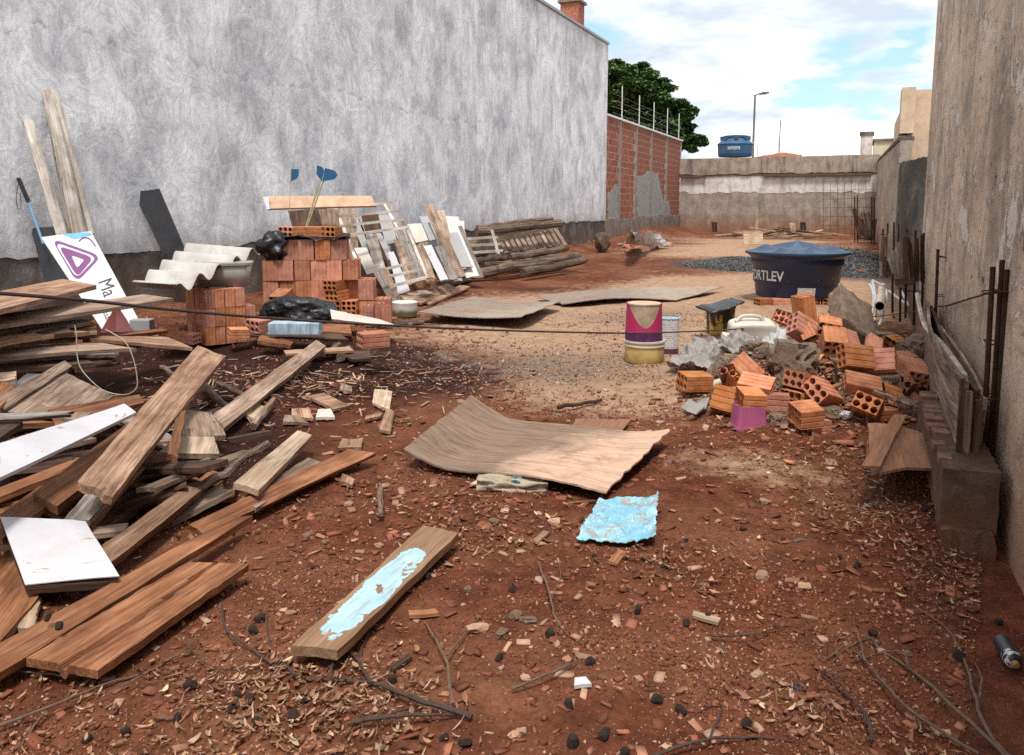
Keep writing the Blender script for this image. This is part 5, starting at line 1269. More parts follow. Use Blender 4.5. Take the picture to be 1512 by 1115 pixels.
o = patch('plywood_sheet', (A, B, C, D), 0.010, PLY, nl=40, nw=22, rag=0.010, side=0.004, fn=curl)
tag(o, 'warped pale plywood sheet curling up at its left end in mid-ground', 'plywood sheet'); smooth_by_angle(o); m_ = o.modifiers.new('edge', 'EDGE_SPLIT'); m_.split_angle = math.radians(45)
board((840, 641, .03), (905, 650, .03), (932, 620, .04), 0.008, PLY_BROWN, 'small brown plywood piece behind the pale warped sheet', D=(850, 617, .04), name='plywood_piece', cat='plywood piece', group=None, nl=5, nw=4)
A, B, C, D = G(700, 437, .10), G(618, 460, .14), G(770, 471, .12), G(826, 448, .09)
o = patch('plywood_sheet', (A, B, C, D), 0.012, PLY_GREY, nl=14, nw=8, rag=0.02, fn=lambda s, u: -0.03 * math.sin(math.pi * s) + 0.03 * s * s); tag(o, 'grey plywood sheet propped flat right of the white drum', 'plywood sheet')
A, B, C, D = G(792, 437, .06), G(830, 449, .05), G(1000, 440, .05), G(1068, 421, .12)
o = patch('plywood_sheet', (A, B, C, D), 0.012, PLY_GREY, nl=16, nw=6, rag=0.03, fn=lambda s, u: 0.05 * math.sin(math.pi * s * 1.2)); tag(o, 'long narrow grey plywood strip on the sand behind the buckets', 'plywood sheet')
# torn blue plastic sack
t = MT('blue_sack'); n1 = t.noise(t.obj, 5, 6, .6, .6); n2 = t.noise(t.vec((2, 5, 1)), 4.0, 5, .6, 1.0); wv_ = t.wave(t.vec((1, 1, 0)), 10.0, 4.0, 3, 'X')
c = t.ramp(n1, [(.3, (.15, .40, .55)), (.55, (.24, .52, .66)), (.75, (.46, .66, .70))])
c = t.mix(t.ramp(n2, [(.58, 0.0), (.60, .6)]), c, (.56, .62, .60))
c = t.mix(t.ramp(t.noise(t.obj, 9, 5, .65, .8), [(.54, 0.0), (.62, .8)]), c, (.30, .25, .19))
cr = t.ramp(t.noise(t.obj, 6, 5, .6, .8), [(.47, 0.0), (.5, 1.0), (.53, 0.0)])
c = t.mix(t.m('MULTIPLY', cr, .5), c, (.62, .72, .74))
SACK = t.end(c, .4, t.bump(t.m('ADD', t.noise(t.obj, 14, 5, .6, 1.0), t.m('MULTIPLY', cr, .6)), .8, .012), .4)
A, B, C, D = GG(851, 796, .02), GG(968, 803, .02), GG(972, 738, .03), GG(884, 742, .03)
def crumple(s, u): return 0.030 * max(0.0, 0.32 - abs(float(fbm(s * 2.6 + 2, u * 2.6 + 5, 3)))) * 2 + 0.02 * max(0, s - .7) + 0.03 * max(0, u - .78) / .22
o = patch('plastic_sack', (A, B, C, D), 0.003, SACK, nl=34, nw=30, rag=0.012, side=0.006, fn=crumple); tag(o, 'torn light blue plastic sack flattened on the red soil', 'sack')
DIRTY = simple_mat('dirty_beige_plastic', (0.44, 0.36, 0.26), .5, .4, 9, .5, (.2, .1, .06), .6)
p = GG(757, 716, .02)
o = smooth_by_angle(lumpy('plastic_bag', p, (.22, .07, .05), DIRTY, 'dirty beige plastic bag crushed under the plywood edge', 'bag', sub=4, amp=.4, freq=2.4, rz=YAW - .08, fine=.15))
lumpy('teal_wrap', Vector((0, 0, 0)), (.05, .06, .045), simple_mat('teal_print', (.05, .12, .13), .4, .3, 20, .3), parent=o, sub=3, amp=.3, rz=0).location = (.03, .0, .015)

# ------------------------------------------------------------------ buckets
def turn(o, p, rz=0.0):
    o.location = p; o.rotation_euler = (0, 0, YAW + rz); return o
t = MT('magenta_label'); s_ = t.sep(); nn = t.noise(t.obj, 14, 6, .65, .4)
arch = t.m('SUBTRACT', s_[2], t.m('ADD', t.m('MULTIPLY', t.m('POWER', t.m('MULTIPLY', t.m('ADD', s_[0], 0.01), 8.0), 2.0), .16), .13))
front = t.m('LESS_THAN', s_[1], 0.02)
mk = t.m('MULTIPLY', t.ramp(t.m('ADD', arch, .5), [(.497, 0.0), (.503, 1.0)]), front)
c = t.ramp(t.m('ADD', s_[2], t.m('MULTIPLY', nn, .02)), [(.085, (.075, .018, .085)), (.092, (.42, .025, .11))], 'LINEAR')
c = t.mix(mk, c, t.ramp(nn, [(.3, (.28, .20, .13)), (.7, (.47, .37, .26))]))
c = t.mix(t.ramp(t.noise(t.obj, 5, 6, .7, .5), [(.55, 0), (.72, .5)]), c, (.22, .12, .09))
MAGENTA = t.end(c, .45, None, .35)
YELLOWISH = simple_mat('yellowed_bucket', (.60, .42, .16), .5, .3, 7, .5, (.3, .2, .1), .1)
OFFWHITE = simple_mat('off_white_plastic', (.62, .54, .44), .5, .25, 6, .45, (.3, .2, .13), .1)
bk1 = empty('paint_buckets'); turn(bk1, GG(951, 533)); tag(bk1, 'magenta-labelled paint bucket upturned in a yellowed bucket base', 'bucket')
MB().lathe([(0, 0), (.178, 0), (.185, .01), (.187, .10), (.186, .15)], 32).build('yellow_base', YELLOWISH, bk1, smooth=True)
MB().lathe([(.186, .15), (.196, .155), (.196, .165), (.190, .17), (.190, .19), (.198, .195), (.196, .21), (.175, .212)], 32).build('rim', OFFWHITE, bk1)
up = MB().lathe([(.178, 0), (.166, .335), (.170, .337), (.170, .350), (.160, .352)], 32).build('upper_bucket', MAGENTA, bk1, smooth=False); up.location = (-.01, 0, .212)
dsk = MB().lathe([(.160, .35), (0.0, .352)], 32).build('bucket_bottom', simple_mat('tan_bucket_bottom', (.60, .42, .28), .6, .25, 8, .3), up)
can = empty('paint_can'); p = GG(987, 522); turn(can, p); tag(can, 'narrow white paint can with grey printed panels beside the magenta bucket', 'can')
t = MT('can_print'); s_ = t.sep(); nn = t.noise(t.obj, 30, 3)
bl = t.nt.nodes.new('ShaderNodeTexBrick'); t.set(bl.inputs['Vector'], t.comb(t.m('MULTIPLY', s_[0], 1.0), s_[2], 0)); bl.inputs['Scale'].default_value = 11; bl.inputs['Color1'].default_value = (.30, .32, .34, 1); bl.inputs['Color2'].default_value = (.62, .62, .62, 1); bl.inputs['Mortar'].default_value = (.66, .64, .62, 1); bl.inputs['Mortar Size'].default_value = .06
CAN = t.end(t.mix(t.ramp(s_[2], [(.06, 1.0), (.07, 0.0)]), bl.outputs[0], (.10, .04, .09)), .4, None, .4)
MB().lathe([(0, 0), (.098, 0), (.1, .01), (.1, .36), (.104, .365), (.104, .375), (.095, .377)], 28).build('body', CAN, can, smooth=False)
MB().lathe([(.094, .372), (0, .372)], 28).build('lid', simple_mat('pale_blue_lid', (.22, .42, .58), .4, .2, 5, .2), can)
yb = empty('yellow_bucket'); p = GG(1063, 493); turn(yb, p); tag(yb, 'yellow bucket with black drips under a black rubber disc', 'bucket')
t = MT('dripped_yellow'); nn = t.noise(t.vec((7, 7, 1.6)), 2.2, 5, .6, .3); z_ = t.sep()
YD = t.end(t.mix(t.ramp(t.m('ADD', nn, t.m('MULTIPLY', z_[2], .55)), [(.55, 0.0), (.60, 1.0)]), (.52, .34, .06), (.025, .02, .018)), .5, None, .35)
MB().lathe([(0, 0), (.14, 0), (.15, .02), (.165, .30), (.172, .31), (.172, .33), (.15, .332), (0, .30)], 28).build('body', YD, yb, smooth=False)
MB().tube(smooth_pts([Vector((-.17, 0, .3)), Vector((-.19, -.08, .2)), Vector((-.1, -.17, .15)), Vector((.05, -.17, .17))]), .004, 5).build('handle', DARK_METAL, yb)
A, B, C, D = PD(1026, 449, 8.95), PD(1052, 459, 8.75), PD(1099, 446, 8.8), PD(1080, 440, 9.1)
o = patch('rubber_disc', (A, B, C, D), .02, BLACK_BAG, nl=12, nw=6, fn=lambda s, u: -0.04 * math.sin(math.pi * s) + .03 * s - (.0 if .1 < s < .9 else .02)); tag(smooth_by_angle(o), 'black curled rubber sheet lying across the yellow bucket', 'rubber sheet')

# ------------------------------------------------------------------ blue water tanks
NAVY = simple_mat('navy_tank_plastic', (0.008, 0.026, 0.085), 0.38, 0.3, 3, 0.22, (0.10, 0.085, 0.075), 0.03, 0.45)
NAVY_LID_SKYLIT = simple_mat('skylit_tank_lid', (0.016, 0.045, 0.10), 0.36, 0.25, 3, 0.18, (0.15, 0.17, 0.2), 0.03, 0.5)  # lighter than the body: sky reflection painted into the lid colour
LETTER = simple_mat('white_lettering', (0.62, 0.64, 0.68), 0.5, 0.15, 9, 0.15, (.2, .22, .28), 0)
def tank(loc, sc, mats, label, rz, text_a0, name='water_tank', letter_h=0.155):
    tk = empty(name, loc, rz); tk.scale = (sc, sc, sc); tag(tk, label, 'water tank')
    prof = [(0, 0), (.585, 0), (.605, .02), (.635, .22), (.640, .235), (.655, .24), (.675, .50), (.70, .52), (.705, .60), (.70, .62), (.72, .63), (.745, .665), (.762, .67), (.762, .70), (.74, .705)]
    MB().lathe(prof, 72).build('body', mats[0], tk, smooth=False).data.polygons.foreach_set('use_smooth', [True] * (14 * 72))
    nb = 8; seg = 96; rings = 14; m = MB()
    for i in range(rings + 1):
        rr = .772 * (1 - i / rings) + .02
        f = max(0.0, 1 - rr / .79)
        for j in range(seg):
            a = 2 * math.pi * j / seg; ph = (a * nb / (2 * math.pi)) % 1.0; tri = 1 - abs(2 * ph - 1)
            base = .70 + .185 * f ** 0.8
            # dished panels between radial ribs
            dish = .045 * (tri ** 0.8) * math.sin(math.pi * min(1, max(0, (f - .03) / .92)))
            hump = .05 * max(0, 1 - abs(f - .30) / .30) * max(0, (tri - .45) / .55)
            m.v.append(Vector((rr * math.cos(a), rr * math.sin(a), base - dish + hump * 1.6)))
    for i in range(rings):
        for j in range(seg):
            a = i * seg + j; b = i * seg + (j + 1) % seg; m.f.append([a, b, b + seg, a + seg])
    m.f.append([rings * seg + j for j in range(seg)])
    lid = m.build('lid', mats[1], tk)
    MB().lathe([(.768, .68), (.795, .685), (.797, .715), (.785, .722), (.77, .712)], 72).build('lid_lip', mats[1], lid)
    if text_a0 is not None:
        cu = bpy.data.curves.new('lettering', 'FONT'); cu.body = 'FORTLEV'; cu.size = 1.0; cu.offset = 0.02
        to = bpy.data.objects.new('lettering', cu); COL.objects.link(to)
        bpy.context.view_layer.update()
        me = bpy.data.meshes.new_from_object(to.evaluated_get(bpy.context.evaluated_depsgraph_get())); bpy.data.objects.remove(to)
        bm = bmesh.new(); bm.from_mesh(me); bmesh.ops.subdivide_edges(bm, edges=[e for e in bm.edges if e.calc_length() > .12], cuts=3); bmesh.ops.triangulate(bm, faces=bm.faces); bm.to_mesh(me); bm.free()
        xmax = max(v.co.x for v in me.vertices); k = letter_h / .72
        for v in me.vertices:
            z = .285 + v.co.y * k; r = .655 + (z - .24) / .26 * .02 + .006
            a = text_a0 + (v.co.x - xmax) * k * 0.86 / r
            v.co = Vector((r * math.cos(a), r * math.sin(a), z))
        me.materials.clear(); link('lettering', me, LETTER, tk)
    return tk
tc = G(1174, 437, .07)
to_cam = math.atan2(-tc.y, -tc.x)
# angles grow anticlockwise seen from above; the viewer's left is clockwise from the facing direction
tk = tank((tc.x, tc.y, .07), 0.97, (NAVY, NAVY_LID_SKYLIT), 'large navy blue plastic water tank with faceted lid standing on the sand', 0, to_cam - math.radians(15))
def sticker(tk, a0, a1, z0_, z1_, mat, r0):
    m = MB(); n = 8
    for i in range(n + 1):
        a = a0 + (a1 - a0) * i / n
        for z in (z0_, z1_): r = r0 + z * .14; m.v.append(Vector((r * math.cos(a), r * math.sin(a), z)))
    for i in range(n): m.f.append([2 * i, 2 * i + 2, 2 * i + 3, 2 * i + 1])
    return m.build('sticker', mat, tk)
STK = MT('torn_label'); nn = STK.vor(STK.obj, 28); STK_M = STK.end(STK.ramp(nn, [(.25, (.62, .58, .52)), (.5, (.40, .35, .30)), (.7, (.66, .62, .57))]), .7, None, .2)
sticker(tk, to_cam + math.radians(3), to_cam + math.radians(27), .02, .19, STK_M, .612)
for k, (px, r) in enumerate([(1128, 15), (1150, 4), (1172, -6), (1200, 80), (1214, 60)]):
    p = G(px, 446, .035); brick((p.x, p.y + (.1 if k > 2 else 0), .03 + gh(p.x, p.y) * .5), (0, 0, r), 'red hollow brick half hidden under the navy water tank', 'bricks under the water tank')
# roof tank far behind: two-part, lighter blue
ROOFBLUE = simple_mat('faded_blue_tank', (0.03, 0.10, 0.19), .5, .2, 2, .1, (.2, .22, .24), .03)
b0 = onY(1085, 229, 45.5)
rt = empty('water_tank', (b0.x, b0.y, b0.z - .1)); tag(rt, 'faded blue round water tank on the roof beyond the back wall', 'water tank')
MB().lathe([(0, 0), (.86, 0), (.90, .15), (.92, .62), (.95, .66), (.93, .70), (.62, .98), (.60, 1.0)], 40).build('body', ROOFBLUE, rt)
MB().lathe([(.64, .97), (.66, 1.02), (.66, 1.10), (.55, 1.14), (0, 1.17)], 40).build('lid', ROOFBLUE, rt)
for k in range(8):
    a = k * math.pi / 4 + .2
    MB().quadbox((.62, -.10, .88), (.80, .10, 1.10)).build('lid_clip', ROOFBLUE, rt, mw=Matrix.Rotation(a, 4, 'Z'))
tc2 = math.atan2(-b0.y, -b0.x)
lb_ = sticker(rt, tc2 - .42, tc2 + .28, .26, .50, simple_mat('label_white', (.62, .66, .70), .6, .1, 3, .1), .895 - .036)
cu = bpy.data.curves.new('t', 'FONT'); cu.body = 'FORTLEV'; ttmp = bpy.data.objects.new('t', cu); COL.objects.link(ttmp); bpy.context.view_layer.update()
me = bpy.data.meshes.new_from_object(ttmp.evaluated_get(bpy.context.evaluated_depsgraph_get())); bpy.data.objects.remove(ttmp)
xm = max(v.co.x for v in me.vertices)
for v in me.vertices:
    z = .30 + v.co.y * .22; a = tc2 - .38 + v.co.x / xm * .62; r = .868 + z * .14 ; v.co = Vector((r * math.cos(a), r * math.sin(a), z))
me.materials.clear(); link('lettering', me, ROOFBLUE, lb_)
MB().tube([(.8, 0, .7), (1.15, 0, .72), (1.2, 0, .0)], .03, 6).build('pipe', WHITE_TRIM, rt)

# ------------------------------------------------------------------ gravel pile behind the tank
t = MT('grey_gravel'); cc = t.attr('tint'); GRAVEL = t.end(t.mix(.5, cc, t.ramp(t.noise(t.obj, 40, 4), [(.3, .6), (.7, 1.2)]), 'MULTIPLY'), .9, None, .2)
def pile_h(x, y): return .50 * bell(x, y, -.2, 19.6, 1.25, 1.3) + .22 * bell(x, y, -2.4, 19.8, 1.5, 1.3)
mx, my = np.meshgrid(np.linspace(-6.0, .62, 90), np.linspace(16.4, 23.0, 70))
mz = ground_h(mx, my) + pile_h(mx, my) * (1 + .25 * fbm(mx * 3, my * 3, 3)) - .06
idx = np.arange(mx.size).reshape(mx.shape)
q4 = np.stack([idx[:-1, :-1], idx[:-1, 1:], idx[1:, 1:], idx[1:, :-1]], -1).reshape(-1, 4)
gm = soup('gravel_pile', np.stack([mx, my, mz], -1).reshape(-1, 3), q4, GRAVEL, None, np.full((mx.size, 3), .07) + rng.normal(0, .02, (mx.size, 1)))
tag(gm, 'heap of dark grey crushed stone behind the water tank', kind='stuff')
OCT_V = [(1, 0, 0), (0, 1, 0), (-1, 0, 0), (0, -1, 0), (0, 0, .8), (0, 0, -.8)]
OCT_F = [(0, 1, 4), (1, 2, 4), (2, 3, 4), (3, 0, 4), (1, 0, 5), (2, 1, 5), (3, 2, 5), (0, 3, 5)]
n = 42000
x = rng.uniform(-5.8, .6, n); y = rng.uniform(16.6, 22.8, n); ph = pile_h(x, y); keep = rng.random(n) < np.clip(ph * 6, 0, 1); x, y, ph = x[keep], y[keep], ph[keep]
pos = np.stack([x, y, ground_h(x, y) + ph * (1 + .25 * fbm(x * 3, y * 3, 3)) - .05], -1); n = len(x)
g_ = rng.uniform(.03, .17, (n, 1)); colr = g_ * np.array([[1, .98, .97]])
sc3 = rng.uniform(.013, .032, (n, 1)) * rng.uniform(.6, 1.3, (n, 3))
scatter('gravel_stones', OCT_V, OCT_F, pos, rng.uniform(0, 3, n), sc3, colr, GRAVEL, gm, jitter=.15)['kind'] = 'stuff'

# ------------------------------------------------------------------ rubble mound: bricks, concrete lumps, rubbish
RB = 'broken bricks in the rubble mound'
def rb(px, py, z, rot, label, me=HB, mat=None, grp=RB):
    return brick(G(px, py, z), rot, label, grp, me, mat=mat)
rb(1281, 601, .16, (18, 28, 62), 'brick with all six holes facing out at the lower right of the mound')
rb(1187, 563, .24, (0, 14, 28), 'brick lying with holes to the left at the middle of the mound')
rb(1263, 528, .38, (64, 8, 10), 'large grooved brick tilted upright at the right top of the mound')
rb(1297, 536, .33, (52, -10, -32), 'grooved brick leaning right behind the upright brick')
rb(1327, 533, .28, (5, 0, 2), 'brick lying level against the formwork boards')
rb(1272, 571, .22, (24, 10, -14), 'brick lying grooved side up below the upright brick')
rb(1214, 580, .20, (38, 18, 40), 'smooth brick tilted in the centre of the mound')
rb(1232, 503, .46, (4, -22, 74), 'brick with holes showing below the concrete slab')
rb(1224, 482, .52, (10, -8, 70), 'dark-holed brick wedged under the concrete slab')
rb(1186, 486, .50, (58, 30, 12), 'broad brick leaning at the top left of the mound')
rb(1187, 456, .62, (0, 80, 15), 'brick standing on end at the summit of the mound')
rb(1099, 548, .26, (34, 40, -30), 'grooved brick sliding off the left of the mound', HB)
rb(1070, 590, .14, (66, 10, -24), 'broken brick with a gaping hole at the left foot', HB_BROKEN)
rb(1116, 572, .22, (20, 6, -28), 'orange brick above the pink tub')
rb(1108, 590, .20, (8, 4, 4), 'dark red brick resting on the pink tub', HB_BROKEN, None)
rb(1147, 594, .13, (-6, 0, -18), 'brick broken open right of the pink tub', HB_BROKEN)
rb(1177, 590, .13, (0, 8, 32), 'brick end right of the broken-open brick', HB_BROKEN)
rb(1026, 563, .16, (4, 3, 14), 'brick lying on another at the far left of the mound')
rb(1024, 573, .07, (0, 0, 10), 'bottom brick of the pair at the far left of the mound')
rb(1190, 612, .15, (10, -4, 8), 'brick with a broken top at the front foot of the mound', HB_BROKEN)
rb(1198, 629, .06, (0, 5, 24), 'earth-caked brick under the broken-topped brick', HB_BROKEN)
rb(1160, 471, .40, (10, 25, 40), 'dark red brick half buried left of the summit', HB_BROKEN)
rb(1325, 510, .24, (20, 0, 30), 'small red shard behind the level brick', HB_BROKEN)
rb(1330, 566, .20, (30, 12, 48), 'earthy brick wedged low beside the formwork boards', HB_BROKEN)
rb(1348, 548, .26, (12, -20, 84), 'brick end poking out under the formwork boards', HB)
rb(1313, 590, .12, (50, 20, 15), 'brick tipped on edge right of the six-hole brick', HB_BROKEN)
rb(1298, 614, .07, (0, 3, 20), 'red brick shard in front of the six-hole brick', HB_BROKEN)
fr_ = random.Random(8)
HB_HALF = hollow_brick_mesh('half_brick', BL * 0.42, BWd, BHt, broken=True); HB_SLICE = hollow_brick_mesh('brick_slice', BL * 0.8, BWd * 0.66, BHt * 0.5, ny=2, nz=1, broken=True)
for k in range(40):
    px = fr_.gauss(1225, 85); px = min(1345, max(1000, px)); py = 600 - abs(fr_.gauss(0, 38)) + fr_.uniform(-4, 26); z = max(.03, (612 - py) / 250)
    rb(px, py, z, (fr_.uniform(-60, 60), fr_.uniform(-50, 50), fr_.uniform(0, 360)), 'broken hollow brick fragment jammed between the whole bricks of the mound', fr_.choice([HB_HALF, HB_SLICE, HB_SLICE]), None, 'brick fragments in the rubble mound')
ROUGH = concrete_mat('rubble_concrete', (.12, .085, .062), (.24, .18, .135), (.36, .28, .215), stain_amt=.3, red=.3, scale=9, bump=1.0, red_z=(-.3, .1))
CK = 'concrete lumps in the rubble mound'
for (px, py, z, sz, lb, tl) in [(1168, 535, .32, (.31, .22, .20), 'biggest rough concrete lump in the middle of the mound', (.1, .1)), (1337, 562, .15, (.16, .14, .15), 'dark concrete lump against the footing', (.3, 0)), (1080, 548, .2, (.14, .12, .15), 'earth-caked lump at the left of the mound', (.2, .3)),
        (1238, 590, .12, (.14, .10, .07), 'flat concrete lump below the tilted smooth brick', (0, .1)), (1346, 606, .08, (.12, .10, .09), 'small concrete lump beside the plywood offcuts', (.2, .1)), (1240, 560, .2, (.08, .08, .07), 'round small lump beside the six-hole brick', (0, 0)),
        (1150, 622, .06, (.10, .08, .06), 'brown lump right of the pink tub', (0, 0)), (1152, 566, .2, (.09, .08, .07), 'dark lump between the middle bricks', (0, 0)), (1310, 570, .18, (.13, .1, .1), 'lump under the level brick', (.2, 0)), (1225, 612, .08, (.10, .09, .06), 'greyish lump right of the front foot brick', (0, 0)), (1115, 520, .3, (.14, .11, .1), 'stained lump under the white jug', (0, 0)), (1352, 520, .22, (.16, .2, .14), 'dark lump behind the formwork end', (.2, 0)), (1330, 548, .12, (.22, .2, .12), 'broad dark lump filling the gap by the footing', (0, .2)), (1300, 500, .2, (.2, .18, .08), 'earth lump behind the upright grooved brick', (0, 0)), (1340, 585, .08, (.14, .12, .09), 'grey lump on the right foot of the mound', (.1, 0))]:
    lumpy('concrete_lump', G(px, py, z), sz, ROUGH, lb, 'concrete lump', CK, sub=4, amp=.35, freq=1.7, tilt=tl, fine=.16)
cs2 = lumpy('earth_lump', G(1060, 556, .1), (.12, .1, .08), ROUGH, 'small earth lump between the left bricks', 'concrete lump', CK, sub=3)
lumpy('concrete_lump', G(1205, 556, .08), (.6, .45, .15), ROUGH, 'broad bed of broken mortar under the bricks', 'concrete lump', CK, sub=5, amp=.25, freq=2.6, fine=.2)
# jug
JUG = simple_mat('milky_plastic', (.62, .56, .48), .42, .2, 4, .35, (.42, .33, .25), .05)
jg = empty('plastic_jug'); p = G(1109, 492, .33); jg.location = p; jg.rotation_euler = (math.radians(8), 0, YAW - .05); tag(jg, 'off-white plastic jug lying on its side on the mound', 'jug')
bm = bmesh.new(); bmesh.ops.create_cube(bm, size=1.0); bmesh.ops.subdivide_edges(bm, edges=bm.edges, cuts=3, use_grid_fill=True)
for v in bm.verts:
    v.co = Vector((v.co.x * .40, v.co.y * .26, v.co.z * .24))
    if v.co.x < -.12: v.co.y *= .82; v.co.z *= .85
    if abs(v.co.x + .02) < .15 and v.co.y < -.08 and abs(v.co.z) < .07: v.co.y += .018
me = bpy.data.meshes.new('body'); bm.to_mesh(me); bm.free()
jb = link('body', me, JUG, jg); mdf = jb.modifiers.new('s', 'SUBSURF'); mdf.levels = 2; mdf.render_levels = 2; smooth_by_angle(jb)
nk = MB().lathe([(.045, 0), (.045, .05), (.052, .05), (.052, .085), (.0, .087)], 20).build('neck', JUG, jg, smooth=False); nk.location = (-.185, -.05, -.03); nk.rotation_euler = (0, math.radians(-90), 0)
MB().tube(smooth_pts([Vector((-.15, -.02, .11)), Vector((-.08, 0, .16)), Vector((.06, 0, .155)), Vector((.1, 0, .11))]), .018, 8).build('handle', JUG, jg, smooth=True)
# pink tub
PINK = simple_mat('pink_plastic', (.42, .10, .22), .45, .2, 5, .3, (.22, .1, .08), .04)
pk = empty('pink_tub'); p = GG(1105, 626); turn(pk, (p.x, p.y, p.z - .02), .1); tag(pk, 'faded pink plastic tub upside down at the foot of the mound', 'tub')
frustum(.215, .17, .185, .15, .155, .012).build('body', PINK, pk)
frustum(.23, .185, .225, .18, .02, .01).build('rim', PINK, pk)
# tarp, rags, tiles, bottle, foil
RAG = simple_mat('grey_tarp', (.30, .275, .25), .7, .35, 9, .4, (.2, .15, .11), .5)
def rag_fn(a, f1, seed): return lambda s, u: a * (abs(float(fbm(s * f1 + seed, u * f1 * .6 + seed, 4))) * 2 - .2)
for (c4, amp, sd, mt, lb) in [(((985, 542), (1058, 550), (1088, 505), (1030, 498)), .10, 2.2, RAG, 'crumpled grey tarpaulin spread left of the mound'), (((1060, 520), (1110, 524), (1120, 498), (1075, 494)), .07, 7.1, RAG, 'second fold of grey tarpaulin below the jug'), (((1120, 515), (1165, 518), (1160, 486), (1130, 488)), .07, 3.3, simple_mat('white_rag', (.46, .46, .45), .7, .2, 8, .3), 'whitish plastic rag behind the big concrete lump')]:
    P4 = [G(a, b, z) for (a, b), z in zip(c4, (.06, .12, .30, .2) if sd < 3 else (.26, .3, .36, .34))]
    o = patch('tarpaulin', P4, .004, mt, nl=36, nw=30, rag=.012, side=.008, fn=rag_fn(amp, 3.2, sd)); tag(o, lb, 'tarpaulin')
TILEM = simple_mat('grey_tile', (.30, .285, .27), .5, .2, 5, .4, bump=.05)
for (c4, lb) in [(((1006, 603), (1026, 612), (1040, 600), (1018, 588)), 'broken grey floor tile lying foremost left of the mound'), (((1022, 608), (1042, 603), (1048, 586), (1030, 590)), 'second grey tile piece leaning on the first')]:
    P4 = [GG(a, b, .03 + .02 * i) for i, (a, b) in enumerate(c4)]; tag(patch('tile_piece', P4, .01, TILEM, nl=2, nw=2, rag=.01), lb, 'tile')
bt = empty('plastic_bottle'); p = G(1058, 567, .13); turn(bt, p, .35); bt.rotation_euler = (0, math.radians(78), YAW + .3); tag(bt, 'small grey plastic bottle lying among the left bricks', 'bottle')
MB().lathe([(0, -.09), (.03, -.09), (.034, -.08), (.034, .05), (.015, .08), (.015, .1), (0, .1)], 16).build('body', OFFWHITE, bt, smooth=True)
MB().lathe([(.018, .085), (.018, .11), (0, .111)], 12).build('cap', BLUE, bt)
lumpy('foil_scrap', GG(1248, 613, .03), (.05, .035, .03), simple_mat('silver_foil', (.7, .7, .72), .35, .2, 20, .1, bump=.8, metal=.4), 'crumpled white foil scrap before the mound', 'scrap', sub=3, amp=.5)
lumpy('black_rag', GG(1180, 1020, .01), (.022, .016, .014), BLACK_BAG, 'small black rag scrap in the right foreground', 'scrap', sub=3, amp=.7, freq=2.5)
# sticks in the mound
board((1232, 508, .44), (1238, 513, .42), (1250, 533, .34), .02, WOOD_TAN, 'short lath stuck in the right side of the mound', D=(1244, 530, .35), name='lath')
stick((1290, 578, .24), (1342, 598, .16), .018, WOOD_GREY, 'thin grey batten on the right foot of the mound')
stick((1140, 800, .02), (1303, 805, .02), .012, WOOD_LOG, 'dark stick lying across the right foreground soil', n=8, wob=.012)
stick((1222, 773, .015), (1297, 742, .03), .010, WOOD_LOG, 'dark twig left of the footing block')
stick((824, 602, .03), (888, 590, .03), .016, WOOD_DARK, 'dark stick on the sand behind the plywood sheet', n=6)
# plywood offcuts beside the footing
board((1286, 700, .19), (1384, 694, .20), (1368, 640, .22), .014, PLY_BROWN, 'red-brown plywood offcut raised beside the footing', D=(1281, 626, .16), name='plywood_offcut', cat='plywood piece', group=None, nl=6, nw=6, rag=.012, fn=lambda s, u: .02 * math.sin(math.pi * u))
board((1273, 686, .26), (1299, 689, .25), (1340, 612, .26), .010, PLY_BROWN, 'narrow plywood strip lying over the red-brown offcut', D=(1320, 612, .28), name='plywood_strip', cat='plywood piece', group=None, nl=8, rag=.01, fn=lambda s, u: .015 * math.sin(3 * s))
for (px, py) in [(1322, 690), (1368, 686)]:
    p = GG(px, py, .03); brick((p.x, p.y + .18, .06), (0, 0, 20), 'orange brick propping up the raised plywood offcut beside the footing', 'bricks propping the plywood')

# ------------------------------------------------------------------ right: footing, formwork, rebar cages, pipes
ft = empty('concrete_footing'); tag(ft, 'low cast concrete footing beam along the right wall', 'footing')
FX0, FX1, FY0, FY1 = onY(1393, 690, 3.8).x, onY(1480, 690, 3.8).x, 3.8, 5.35
ftop = onY(1393, 690, 3.8).z
def rough_box(lo, hi, nx_, ny_, nz_, amp):
    bm = bmesh.new(); bmesh.ops.create_cube(bm, size=1.0)
    m = bm
    me = bpy.data.meshes.new('b')
    lo, hi = Vector(lo), Vector(hi)
    bmesh.ops.subdivide_edges(bm, edges=[e for e in bm.edges if abs((e.verts[0].co - e.verts[1].co).y) > .5], cuts=ny_, use_grid_fill=True)
    bmesh.ops.subdivide_edges(bm, edges=[e for e in bm.edges if abs((e.verts[0].co - e.verts[1].co).x) > .5], cuts=nx_, use_grid_fill=True)
    bmesh.ops.subdivide_edges(bm, edges=[e for e in bm.edges if abs((e.verts[0].co - e.verts[1].co).z) > .5], cuts=nz_, use_grid_fill=True)
    for v in bm.verts:
        v.co = Vector((lo.x + (v.co.x + .5) * (hi.x - lo.x), lo.y + (v.co.y + .5) * (hi.y - lo.y), lo.z + (v.co.z + .5) * (hi.z - lo.z)))
        v.co += Vector((random.uniform(-amp, amp), random.uniform(-amp, amp), random.uniform(-amp, amp)))
    bm.to_mesh(me); bm.free(); return me
cs = link('concrete_slab', rough_box((-.19, -.36, -.085), (.19, .36, .085), 6, 12, 4, .012), ROUGH); cs.location = G(1258, 470, .46); cs.rotation_euler = (math.radians(24), math.radians(36), .35); bevel_mod(cs, .03, 2); smooth_by_angle(cs); tag(cs, 'large slab of broken concrete tilted on the mound top', 'concrete slab')
